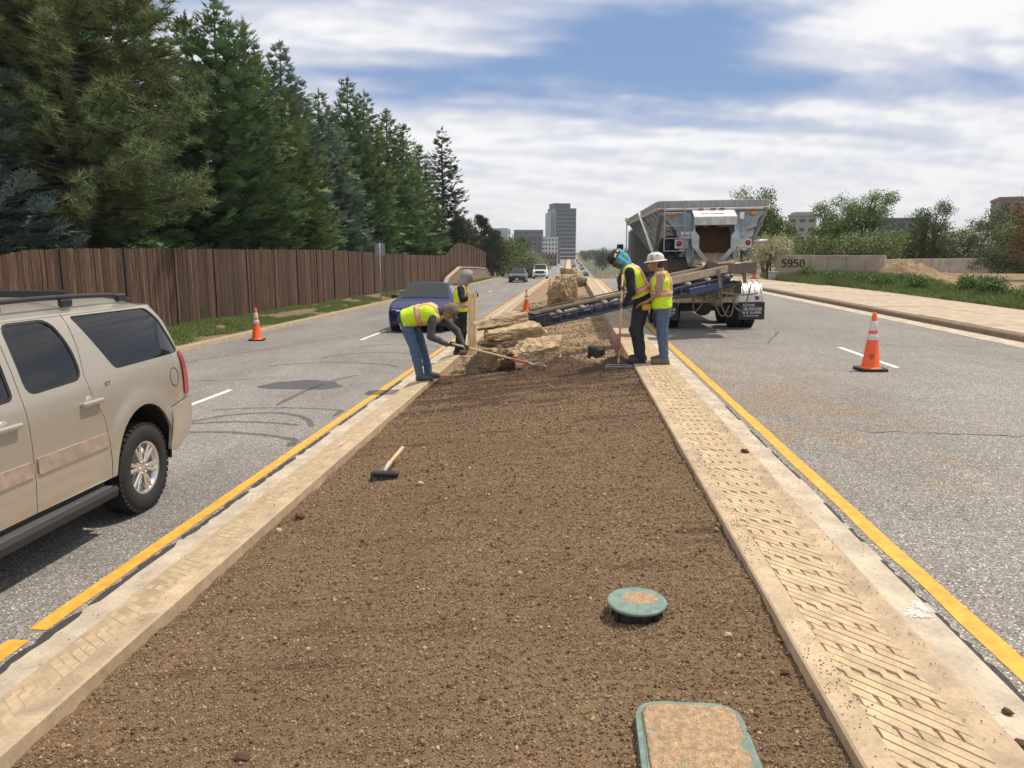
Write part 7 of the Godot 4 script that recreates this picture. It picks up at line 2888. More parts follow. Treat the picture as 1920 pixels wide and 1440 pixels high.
func pine(label: String, at: Vector3, h: float, r: float, low: float, tone: Color, sd: int, size := 0.42, n := 95) -> void:
	var t := thing("pine_tree", label, "tree", at, 0.0, "conifers behind the fence")
	var st := nst(true)
	rng.seed = sd
	trunk_mesh(st, Vector3(0, -0.3, 0), Vector3(0.3, h * 0.95, 0), 0.30)
	var xf := []
	var cc := []
	for b in n:
		var f := pow(rng.randf(), 0.85)
		var y := lerpf(low, h, f)
		var a := rng.randf() * TAU
		var ln := r * (0.45 + 0.55 * sin(PI * clampf(f * 0.85 + 0.16, 0.0, 1.0))) * rng.randf_range(0.65, 1.1)
		ln *= 1.0 - 0.5 * f * f
		var o := Vector3(0.3 * y / h, y, 0)
		var tip := o + Vector3(cos(a) * ln, ln * rng.randf_range(-0.05, 0.42), sin(a) * ln)
		var mid := o.lerp(tip, 0.55) - Vector3(0, 0.09 * ln, 0)
		tube(st, [o, o.lerp(mid, 0.5), mid, tip], [0.05 + ln * 0.012, 0.045, 0.03, 0.012], 5, false)
		var m := int(8 + ln * 5.5)
		for k in m:
			var u := 1.0 - pow(rng.randf(), 1.5) * 0.72
			var p := (o.lerp(mid, u / 0.55) if u < 0.55 else mid.lerp(tip, (u - 0.55) / 0.45)) + rv(0.5) * (0.4 + 0.3 * ln / r)
			if at.x + p.x > -11.45 and at.y + p.y < 2.4 and at.z > -80.0:
				continue
			var fw := (Vector3(cos(a), 0.35, sin(a)) + rv(0.7)).normalized()
			xf.append(Transform3D(Basis.looking_at(-fw, Vector3.UP).scaled(Vector3.ONE * size * rng.randf_range(0.75, 1.2)), p))
			var q := rng.randf_range(0.7, 1.35)
			cc.append(Color(tone.r * q * rng.randf_range(0.9, 1.25), tone.g * q, tone.b * q))
	obj("trunk", st, M.bark, t)
	bake("crown", poms[0], xf, cc, t)

# broadleaf tree or shrub: several stems, lobed crown
func leafy(called: String, label: String, category: String, at: Vector3, h: float, r: float, stems: int, tone: Color, sd: int, n: int, size: float, group: String, base_h := 0.3, accent := Color(0, 0, 0, 0), share := 0.0) -> void:
	var t := thing(called, label, category, at, 0.0, group)
	rng.seed = sd
	var st := nst(true)
	var lobes := []
	for s in stems:
		var a := TAU * s / stems + rng.randf_range(-0.5, 0.5)
		var tip := Vector3(cos(a) * r * 0.4, h * rng.randf_range(0.6, 0.85), sin(a) * r * 0.4)
		var mid := tip * 0.45 + Vector3(cos(a), 0, sin(a)) * r * 0.1
		var root := Vector3(cos(a), 0, sin(a)) * 0.06 * minf(r, 1.0) - Vector3(0, 0.2, 0)
		tube(st, [root, mid, tip], [0.022 * h + 0.01, 0.016 * h, 0.006 * h], 6, false)
		for k in 5:
			var e := mid.lerp(tip, rng.randf()) + Vector3(rng.randf_range(-1, 1) * r * 0.7, rng.randf_range(-0.05, 0.3) * h, rng.randf_range(-1, 1) * r * 0.7)
			e.y = clampf(e.y, h * base_h, h * 0.95)
			tube(st, [mid.lerp(tip, 0.4), e], [0.008 * h, 0.003 * h], 5, false)
			lobes.append([e, rng.randf_range(0.28, 0.5) * r])
		lobes.append([tip, 0.45 * r])
	for k in 4:
		lobes.append([Vector3(rng.randf_range(-0.6, 0.6) * r, h * rng.randf_range(maxf(base_h, 0.2), 0.8), rng.randf_range(-0.6, 0.6) * r), r * 0.4])
	obj("trunk" if category == "tree" else "stem", st, M.bark, t)
	var xf := []
	var cc := []
	for k in n:
		var l: Array = lobes[rng.randi() % lobes.size()]
		var d := Vector3(rng.randfn(), rng.randfn(), rng.randfn()).normalized() * pow(rng.randf(), 0.4)
		var p: Vector3 = l[0] + d * l[1] * Vector3(1.0, 0.85, 1.0)
		if p.y < 0.05 or p.y > h * 1.05:
			continue
		xf.append(Transform3D(rbasis(size * rng.randf_range(0.7, 1.3)), p))
		var q := rng.randf_range(0.7, 1.35)
		var c := Color(tone.r * q * rng.randf_range(0.9, 1.15), tone.g * q, tone.b * q)
		if rng.randf() < share:
			c = Color(accent.r * q, accent.g * q, accent.b * q)
		cc.append(c)
	bake("crown" if category == "tree" else "foliage", leaves[sd % leaves.size()], xf, cc, t)

func build_plants() -> void:
	for k in 3:
		sprays.append(spruce_spray(100 + k))
	poms.append(pine_pom(7))
	for k in 3:
		leaves.append(leaf_cluster(50 + k, 15, 0.34))
	var g := func(x: float, d: float) -> Vector3: return Vector3(x, y_ground(x, d), -d)
	var dark := Color(0.10, 0.178, 0.072)
	var blue := Color(0.14, 0.21, 0.155)
	var olive := Color(0.135, 0.21, 0.072)
	pine("huge bushy long-needled pine rising above the fence at the frame's left", g.call(-13.8, 20.9), 11.5, 4.0, 2.5, Color(0.13, 0.185, 0.066), 12, 0.33, 190)
	spruce("dark blue spruce at the left frame edge beside the huge pine", g.call(-14.2, 17.0), 7.6, 2.3, Color(0.085, 0.125, 0.11), 21, 0.5, 0.0, 0.12)
	spruce("dark spruce hidden behind the trunk of the huge pine", g.call(-17.0, 24.0), 13.0, 3.2, dark, 22, 0.55)
	spruce("spruce in shade between the huge pine and its left neighbour", g.call(-17.5, 20.0), 12.5, 3.0, blue, 20, 0.55)
	spruce("tall deep green spruce right of the pine, tip near frame top", g.call(-14.6, 32.6), 12.4, 2.9, dark, 23, 0.5)
	spruce("spruce with twin tip beside the tall deep green one", g.call(-14.4, 34.9), 12.0, 2.2, olive, 24, 0.48)
	spruce("bluish spruce with a bare pointed top in the row", g.call(-15.0, 41.0), 12.7, 2.7, blue, 25, 0.5)
	spruce("mid green spruce low in the middle of the row", g.call(-13.6, 37.5), 9.6, 2.6, olive, 26, 0.5)
	spruce("narrow light green spruce behind the bluish one", g.call(-15.0, 47.0), 11.6, 2.5, olive, 27, 0.5)
	spruce("pale blue spruce in the middle of the row", g.call(-13.8, 45.0), 10.3, 2.4, blue, 28, 0.5)
	spruce("spruce with slim pointed tip left of the twin pair", g.call(-15.2, 54.0), 13.8, 2.8, dark, 29, 0.55)
	spruce("spruce forming the right half of the twin pair", g.call(-14.6, 56.0), 13.4, 2.6, olive, 30, 0.55)
	spruce("broad dark green spruce past the twin pair", g.call(-14.4, 62.0), 13.3, 2.9, dark, 31, 0.55)
	spruce("light green spruce second from the end of the row", g.call(-14.4, 68.0), 13.2, 2.8, olive, 32, 0.6)
	spruce("short full spruce at the end of the close row", g.call(-14.0, 73.0), 12.2, 2.7, dark, 33, 0.6)
	spruce("open ragged spruce standing alone past the row against the sky", g.call(-13.2, 81.5), 15.3, 3.0, Color(0.04, 0.065, 0.026), 34, 0.62, 0.42, 0.10)
	pine("rounded dark pine behind the fence end", g.call(-14.0, 97.0), 7.2, 2.6, 1.5, Color(0.05, 0.066, 0.02), 35, 0.5, 50)
	pine("rounded pine nearest the far oncoming cars", g.call(-12.4, 108.0), 8.0, 2.7, 1.0, Color(0.046, 0.06, 0.022), 36, 0.5, 50)
	pine("low pine in the shade below the rounded pines", g.call(-11.2, 113.0), 6.2, 2.2, 0.6, Color(0.045, 0.05, 0.02), 37, 0.5, 40)

	for q in [[24.5, 13.5], [28.0, 11.5], [31.0, 13.5], [36.5, 12.5], [44.5, 13.0], [51.0, 12.5], [59.0, 12.5], [66.0, 12.0]]:
		spruce("spruce of the shaded back row, %s along it" % ["first", "second", "third", "fourth", "fifth", "sixth", "seventh", "last"][[24.5, 28.0, 31.0, 36.5, 44.5, 51.0, 59.0, 66.0].find(q[0])], g.call(-17.8, q[0]), q[1], 3.0, dark, int(q[0]) + 20, 0.75)

	# bright shrubs along the oncoming road beyond the fence
	var s := "shrubs along the road beyond the fence"
	rng.seed = 60
	var lg := Color(0.10, 0.145, 0.035)
	var sage := Color(0.20, 0.22, 0.13)
	leafy("roadside_shrub", "bright green tall shrub behind the dark car", "shrub", g.call(-11.0, 128.0), 6.2, 3.0, 5, lg, 71, 420, 1.0, s, 0.05)
	leafy("roadside_shrub", "bright green bush between the dark car and white pickup", "shrub", g.call(-11.0, 148.0), 6.8, 3.2, 5, lg, 72, 420, 1.05, s, 0.05)
	leafy("roadside_shrub", "pale sage bush left of the white pickup", "shrub", g.call(-13.0, 141.0), 5.0, 2.4, 5, sage, 73, 320, 1.0, s, 0.05)
	leafy("roadside_shrub", "pale sage bush above the white pickup", "shrub", g.call(-9.9, 175.0), 7.0, 3.3, 5, sage, 74, 380, 1.1, s, 0.05)
	leafy("roadside_shrub", "long pale bush by the far oncoming carriageway", "shrub", g.call(-10.5, 205.0), 6.5, 4.5, 6, sage, 75, 420, 1.3, s, 0.05)
	leafy("roadside_tree", "dark green round tree under the glass buildings", "tree", g.call(-22.0, 168.0), 11.5, 5.5, 4, Color(0.05, 0.085, 0.025), 76, 600, 1.5, s, 0.1)
	leafy("roadside_tree", "dark round tree below the white apartment block", "tree", g.call(-16.0, 215.0), 11.0, 5.0, 4, Color(0.045, 0.07, 0.025), 77, 500, 1.6, s, 0.1)
	leafy("roadside_tree", "yellow green tree on the bank by the far cars", "tree", g.call(-13.0, 260.0), 8.0, 5.0, 5, Color(0.12, 0.15, 0.045), 78, 420, 1.6, s, 0.05)
	leafy("roadside_shrub", "dark green bush directly past the fence end", "shrub", g.call(-12.6, 120.0), 5.2, 2.6, 5, Color(0.05, 0.08, 0.026), 79, 380, 1.0, s, 0.03)

	# right side
	var r := "trees and bushes beyond the numbered wall"
	var at := func(u: float, d: float) -> Vector3:
		var x := (u - 1068.0) / 1445.0 * d * (1.0 + 0.00016 * (u - 1068.0) * 0.35)
		return Vector3(x, y_ground(x, d), -d)
	var mg := Color(0.15, 0.22, 0.06)
	var gg := Color(0.10, 0.14, 0.055)
	leafy("ash_tree", "tree whose top shows above the truck hopper", "tree", at.call(1378, 74.0), 7.3, 2.3, 3, mg, 81, 620, 0.66, r)
	leafy("ash_tree", "green tree just right of the truck hopper", "tree", at.call(1415, 66.0), 6.0, 2.0, 3, Color(0.10, 0.15, 0.03), 82, 700, 0.62, r)
	leafy("ash_tree", "thin grey green tree right of the truck", "tree", at.call(1446, 90.0), 6.0, 1.8, 3, gg, 83, 320, 0.55, r)
	leafy("blossom_shrub", "cream blossoming shrub with leaning stem by the truck", "shrub", at.call(1425, 50.5), 2.6, 1.75, 3, Color(0.36, 0.34, 0.20), 84, 700, 0.3, r, 0.42, Color(0.55, 0.52, 0.38), 0.35)
	leafy("ash_tree", "tall light green tree left of the pair behind the wall", "tree", at.call(1527, 76.0), 6.8, 1.9, 4, mg, 85, 800, 0.55, r)
	leafy("ash_tree", "tallest light green tree behind the numbered wall", "tree", at.call(1578, 76.0), 7.6, 2.1, 4, mg, 86, 900, 0.55, r)
	leafy("ash_tree", "loose feathery tree right of the numbered wall", "tree", at.call(1683, 74.0), 6.6, 1.7, 4, Color(0.11, 0.155, 0.045), 87, 480, 0.52, r)
	leafy("ash_tree", "grey green willow left of the reddish tree", "tree", at.call(1802, 78.0), 6.1, 2.2, 4, Color(0.09, 0.12, 0.05), 88, 620, 0.6, r)
	leafy("ash_tree", "pale willow behind the white blossom", "tree", at.call(1770, 84.0), 5.4, 2.1, 4, gg, 89, 520, 0.6, r)
	leafy("blossom_shrub", "white flowering shrub on the slope behind lower wall", "shrub", at.call(1758, 70.0), 3.7, 1.9, 4, Color(0.08, 0.11, 0.045), 90, 420, 0.45, r, 0.1, Color(0.60, 0.58, 0.50), 0.3)
	leafy("plum_tree", "multi-stemmed reddish green tree near the right frame edge", "tree", at.call(1888, 40.5), 3.55, 2.1, 4, Color(0.12, 0.125, 0.04), 91, 2000, 0.34, r, 0.38, Color(0.24, 0.105, 0.045), 0.5)
	leafy("low_bush", "dark low bush against the lower wall", "shrub", at.call(1800, 56.0), 1.5, 1.7, 5, Color(0.05, 0.07, 0.03), 92, 420, 0.35, r, 0.03)
	for q in [[1470, 95.0, 4.2, 3.2, 93, "bush below the concrete tower"], [1500, 80.0, 3.2, 2.6, 94, "bush left of the light green pair"], [1548, 84.0, 4.4, 2.6, 95, "dark bush between the light green pair"], [1605, 72.0, 3.6, 2.2, 96, "round bush right of the tallest tree"], [1625, 90.0, 4.6, 2.8, 97, "bush below the brown roof"], [1655, 78.0, 3.9, 2.4, 98, "bush left of the feathery tree"], [1712, 76.0, 4.0, 2.6, 99, "bush right of the feathery tree"], [1735, 92.0, 4.6, 3.0, 100, "grey bush below the dark pines"], [1835, 66.0, 4.2, 2.6, 101, "bush behind the reddish tree's left half"], [1870, 75.0, 4.4, 3.0, 102, "tall bush below the brown building"], [1920, 60.0, 4.4, 2.8, 103, "bush at the right frame edge"], [1955, 48.0, 3.4, 2.4, 104, "bush just past the right frame edge"], [1905, 90.0, 5.0, 3.0, 105, "green tree in front of the brown building"], [1585, 62.0, 2.6, 1.9, 106, "low bush just over the numbered wall"], [1520, 66.0, 2.8, 1.8, 107, "low bush over the wall's left part"]]:
		leafy("green_bush", "%s, on the right" % q[5], "bush", at.call(q[0], q[1]), q[2], q[3], 5, Color(0.12, 0.185, 0.05).lerp(Color(0.17, 0.205, 0.08), rng.randf()), q[4], 560, 0.62, r, 0.02)
	rng.seed = 66
	for k in 7:
		var u := 1706.0 + 11.0 * k
		pine("small dark pine on the far ridge, %s from the left" % ["first", "second", "third", "fourth", "fifth", "sixth", "seventh"][k], at.call(u, 150.0 + 3.0 * (k % 3)), 6.9 + 1.0 * sin(k * 1.7), 2.3, 0.4, Color(0.03, 0.045, 0.02), 110 + k, 0.75, 14)
	# bare twiggy tree
	var bt := thing("bare_tree", "leafless twiggy poplar in front of the brown building", "tree", at.call(1828, 88.0), 0.0, r)
	var st := nst()
	rng.seed = 4
	for k in 16:
		var a := rng.randf() * TAU
		var p := Vector3(cos(a) * 0.15, 1.0, sin(a) * 0.15)
		var e := Vector3(cos(a) * rng.randf_range(0.3, 1.1), rng.randf_range(7.0, 9.4), sin(a) * rng.randf_range(0.3, 1.1))
		tube(st, [p, p.lerp(e, 0.5) + Vector3(cos(a), 0, sin(a)) * 0.25, e], [0.04, 0.025, 0.008], 5, false)
		for m in 5:
			var o := p.lerp(e, rng.randf_range(0.4, 0.9))
			tube(st, [o, o + Vector3(rng.randf_range(-0.5, 0.5), rng.randf_range(0.6, 1.4), rng.randf_range(-0.5, 0.5))], [0.014, 0.005], 4, false)
	tube(st, [Vector3(0, -0.3, 0), Vector3(0, 1.1, 0)], [0.2, 0.16], 7)
	obj("branches", st, M.twig, bt)

	# trees lining the far hill
	rng.seed = 90
	for k in 26:
		var d := 300.0 + 24.0 * k
		var left := k % 2 == 0
		var x := -(16.0 + rng.randf() * 10.0) if left else 13.0 + rng.randf() * 9.0
		leafy("far_tree", "%s small far tree on the %s side of hill road" % [["nearest", "second", "third", "fourth", "fifth", "sixth", "seventh", "eighth", "ninth", "tenth", "eleventh", "twelfth", "farthest"][k / 2], "oncoming" if left else "truck"], "tree", g.call(x, d), rng.randf_range(6.0, 10.0), rng.randf_range(3.0, 5.0), 2, Color(0.05, 0.075, 0.03).lerp(Color(0.09, 0.11, 0.04), rng.randf()), 130 + k, 90, 2.2, "trees along the far hill road", 0.1)
	var xf := []
	var cc := []
	for k in 2600:
		var d := rng.randf_range(420.0, 1500.0)
		var x := rng.randf_range(-1.0, 1.0) * d * 0.85
		if absf(x + 12.0) < 55.0:
			continue
		var sz := rng.randf_range(4.0, 8.0)
		var y := y_ground(x, d) + rng.randf_range(0.1, 0.75) * 7.0
		xf.append(Transform3D(rbasis(sz), Vector3(x, y, -d)))
		var q := rng.randf_range(0.7, 1.3)
		cc.append(Color(0.05 * q, 0.072 * q, 0.03 * q))
	tag(swarm("distant_woods", leaves[0], xf, cc), "far belt of dark trees along the horizon", "woods", "", "stuff")

	# grass and weeds
	var gm := grass_clump(3, 12, 0.6)
	xf = []
	cc = []
	rng.seed = 31
	while xf.size() < 22000:
		var d := 8.0 + 92.0 * pow(rng.randf(), 1.6)
		var x := rng.randf_range(-11.15, -9.72)
		var dens := n1.get_noise_2d(x * 20.0, d * 5.0) + 0.2 - 0.5 * smoothstep(-10.2, -11.0, x) * smoothstep(24.0, 40.0, d)
		if rng.randf() > dens * 2.0:
			continue
		var hh := rng.randf_range(0.06, 0.17)
		xf.append(Transform3D(Basis(Vector3.UP, rng.randf() * TAU).scaled(Vector3(0.17, hh, 0.17)), Vector3(x, y_ground(x, d) - 0.01, -d)))
		var c := Color(0.10, 0.18, 0.036).lerp(Color(0.20, 0.21, 0.07), rng.randf() * 0.8)
		cc.append(c)
	tag(swarm("verge_grass", gm, xf, cc), "patchy green grass on the verge under the wooden fence", "grass", "", "stuff")
	var wm := grass_clump(8, 16, 0.7)
	xf = []
	cc = []
	while xf.size() < 13000:
		var d := 13.0 + 42.0 * pow(rng.randf(), 0.9)
		var x := 12.6 + 6.2 * pow(rng.randf(), 1.15)
		var far := smoothstep(13.7, 16.2, x + n1.get_noise_2d(x * 14.0, d * 8.0) * 2.2)
		if d > 36.0:
			far = smoothstep(15.0, 17.5, x)
		if rng.randf() < far:
			continue
		if d > 40.0 and x < 11.8 + (d - 40.0) * 0.1:
			continue
		var back := 13.2 if d < 40.0 else 12.6
		if x < back:
			continue
		var hh := rng.randf_range(0.10, 0.42) * (1.5 if d > 38.0 else 1.0)
		xf.append(Transform3D(Basis(Vector3.UP, rng.randf() * TAU).scaled(Vector3(0.3, hh, 0.3)), Vector3(x, y_ground(x, d) - 0.02, -d)))
		var q := rng.randf()
		cc.append(Color(0.10, 0.17, 0.038).lerp(Color(0.30, 0.29, 0.12), q * q * 0.9))
	tag(swarm("roadside_weeds", wm, xf, cc), "tall green grass and weeds along the back of the pavement", "grass", "", "stuff")
	# leafy weeds one can pick out
	rng.seed = 12
	for k in 12:
		var d: float = [19.0, 21.5, 24.0, 25.5, 28.0, 30.0, 33.0, 36.0, 41.0, 43.5, 45.5, 39.0][k]
		var x := (13.6 if k < 8 else 13.4) + rng.randf() * 1.4
		leafy("leafy_weed", "leafy green weed at the back of the pavement, %s from the frame edge" % ["first", "second", "third", "fourth", "fifth", "sixth", "seventh", "eighth", "tenth", "eleventh", "twelfth", "ninth"][k], "weed", g.call(x, d), 0.45 + 0.35 * rng.randf(), 0.45, 4, Color(0.095, 0.17, 0.038), 160 + k, 110, 0.26, "weeds behind the pavement", 0.02)

# ---------------------------------------------------------------- buildings
# local: x right, z towards the camera; windows are recessed boxes with panes
func block(parent: Node3D, at: Vector3, size: Vector3, turn: float, wall: Material, floors: int, cols: int, glass: Material, share := Vector2(0.6, 0.5), sides := [0, 1, 3]) -> void:
	var st := nst()
	var x := Transform3D(Basis(Vector3.UP, turn), at + Vector3(0, size.y / 2, 0))
	bx(st, x, size)
	obj("wall", st, wall, parent)
	st = nst()
	bx(st, x * Transform3D(Basis(), Vector3(0, size.y / 2 + 0.3, 0)), Vector3(size.x + 0.5, 0.6, size.z + 0.5))
	obj("parapet", st, wall, parent)
	var meshes := {}
	for s in sides:
		var w := size.x if s % 2 == 0 else size.z
		var n := cols if s % 2 == 0 else maxi(1, int(cols * size.z / size.x))
		var dep := (size.z if s % 2 == 0 else size.x) / 2
		var pane := Vector3(w / n * share.x, size.y / floors * share.y, 0.3)
		if not meshes.has(s % 2):
			st = nst()
			box(st, Vector3.ZERO, pane)
			meshes[s % 2] = done(st, glass)
		for f in floors:
			for c in n:
				var q := Transform3D(Basis(Vector3.UP, -PI / 2 * (s if s != 3 else -1)), Vector3.ZERO)
				var p := Vector3(-w / 2 + w * (c + 0.5) / n, -size.y / 2 + size.y * (f + 0.5) / floors, dep - 0.05)
				put("window", meshes[s % 2], parent, x * q * Transform3D(Basis(), p))

func build_buildings() -> void:
	var y0 := prof(PR, 760.0) - 1.0
	var t := thing("office_tower", "tall dark glass office tower with pale corner fin, highest on skyline", "building")
	block(t, Vector3(-8.0, y0, -760.0), Vector3(20.0, 48.0, 26.0), 0.34, M.tower_dark, 13, 1, M.tower_glass, Vector2(0.97, 0.62))
	var st := nst()
	bx(st, Transform3D(Basis(Vector3.UP, 0.34), Vector3(-18.2, y0 + 22.5, -763.0)), Vector3(6.0, 45.0, 18.0))
	obj("blue_wing", st, M.tower_blue, t)
	st = nst()
	bx(st, Transform3D(Basis(Vector3.UP, 0.34), Vector3(-15.6, y0 + 24.2, -753.0)), Vector3(1.6, 48.4, 1.6))
	obj("corner_fin", st, M.pale_panel, t)
	st = nst()
	bx(st, Transform3D(Basis(Vector3.UP, 0.34), Vector3(-10.0, y0 + 51.0, -760.0)), Vector3(16.0, 5.0, 16.0))
	obj("plant_room", st, M.tower_dark, t)
	for f in 13: # pale spandrels on the sunny side face
		st = nst()
		bx(st, Transform3D(Basis(Vector3.UP, 0.34), Vector3(-8.0, y0 + 3.69 * (f + 1), -760.0)), Vector3(20.5, 0.9, 26.5))
		obj("floor_band", st, M.pale_panel if f < 3 else M.tower_band, t)
	t = thing("curved_office", "low dark grey office building left of the tower", "building")
	block(t, Vector3(-38.0, y0, -720.0), Vector3(26.0, 27.0, 20.0), 0.1, M.grey_facade, 7, 1, M.tower_glass, Vector2(0.97, 0.45), [0])
	t = thing("glass_office", "pale blue glass building at the left end of skyline", "building")
	block(t, Vector3(-62.0, y0, -690.0), Vector3(17.0, 24.0, 16.0), -0.1, M.pale_panel, 5, 6, M.sky_glass, Vector2(0.9, 0.75), [0, 1])
	st = nst()
	bx(st, Transform3D(Basis(Vector3.UP, -0.1), Vector3(-62.0, y0 + 26.0, -689.0)), Vector3(17.4, 4.5, 16.4))
	obj("glass_crown", st, M.sky_glass, t)
	t = thing("white_offices", "white and grey office block below the glass building", "building")
	block(t, Vector3(-50.0, y0, -640.0), Vector3(20.0, 15.0, 14.0), 0.05, M.pale_panel, 4, 6, M.tower_glass, Vector2(0.7, 0.55), [0, 1])
	t = thing("grey_apartments", "dark grey apartment block in front of the tower", "building")
	block(t, Vector3(-26.0, y0, -560.0), Vector3(15.0, 18.0, 14.0), -0.15, M.grey_facade, 6, 5, M.tower_glass, Vector2(0.55, 0.55), [0, 1])
	t = thing("white_apartments", "white apartment block with dark windows at the tower foot", "building")
	block(t, Vector3(-13.5, y0, -540.0), Vector3(9.0, 17.0, 14.0), 0.15, M.white_facade, 6, 4, M.tower_glass, Vector2(0.45, 0.5), [0, 1])
	st = nst()
	box(st, Vector3(-8.0, y0 + 8.0, -545.0), Vector3(3.0, 16.0, 12.0))
	obj("grey_wing", st, M.grey_facade, t)
	t = thing("brick_block", "low red brown block below the white apartments", "building")
	block(t, Vector3(-14.0, y0 - 1.0, -480.0), Vector3(12.0, 7.0, 8.0), 0.1, M.brick_red, 2, 5, M.tower_glass, Vector2(0.5, 0.5), [0])
	# right of the truck
	t = thing("concrete_office", "beige concrete office tower right of the truck", "building")
	block(t, Vector3(86.0, -4.0, -300.0), Vector3(9.5, 19.0, 10.0), -0.25, M.beige_facade, 6, 3, M.tower_glass, Vector2(0.55, 0.35), [0, 3])
	st = nst()
	box(st, Vector3(86.0, 15.9, -300.0), Vector3(6.5, 1.4, 7.0))
	obj("plant_room", st, M.beige_facade, t)
	t = thing("brown_building", "brown flat-roofed building above the feathery tree", "building")
	block(t, Vector3(98.0, -2.0, -240.0), Vector3(11.0, 13.2, 10.0), -0.2, M.grey_facade, 4, 4, M.tower_glass, Vector2(0.6, 0.4), [0, 3])
	t = thing("tan_offices", "tan office building with window rows at the right edge", "building")
	block(t, Vector3(104.5, -2.0, -190.0), Vector3(12.0, 15.6, 14.0), -0.35, M.tan_facade, 5, 5, M.tower_glass, Vector2(0.62, 0.5), [0, 3])
	block(t, Vector3(116.0, -2.0, -187.0), Vector3(12.0, 16.2, 12.0), -0.35, M.beige_facade, 5, 5, M.tower_glass, Vector2(0.7, 0.55), [0, 3])
	# overhead signal gantry far down the road
	t = thing("signal_gantry", "far traffic signal gantry across the hill road", "gantry", Vector3(0, prof(PR, 640.0), -640.0))
	st = nst()
	bar(st, Vector3(-2.0, 6.5, 0), Vector3(14.0, 6.8, 0), 0.3, 0.3)
	obj("arm", st, M.dark_steel, t)
	st = nst()
	bar(st, Vector3(14.0, 0, 0), Vector3(14.0, 8.0, 0), 0.35, 0.35)
	obj("mast", st, M.dark_steel, t)
	for k in 3:
		st = nst()
		box(st, Vector3(2.0 + 3.0 * k, 6.2, 0), Vector3(0.4, 1.2, 0.3))
		obj("signal_head", st, M.dark_steel, t)
	for q in [[11.0, 330.0], [12.0, 470.0], [-12.0, 400.0]]:
		var lp := thing("street_lamp", "thin far street lamp %s" % ["on the truck side of the hill road", "farther up the truck side of the hill", "on the oncoming side of the hill"][[330.0, 470.0, 400.0].find(q[1])], "street lamp", Vector3(q[0], y_ground(q[0], q[1]), -q[1]))
		st = nst()
		tube(st, [Vector3.ZERO, Vector3(0, 9.0, 0)], [0.14, 0.09], 6)
		obj("pole", st, M.dark_steel, lp)
		st = nst()
		bar(st, Vector3(0, 8.9, 0), Vector3(-2.0 * signf(q[0]), 9.1, 0), 0.12, 0.12)
		obj("arm", st, M.dark_steel, lp)

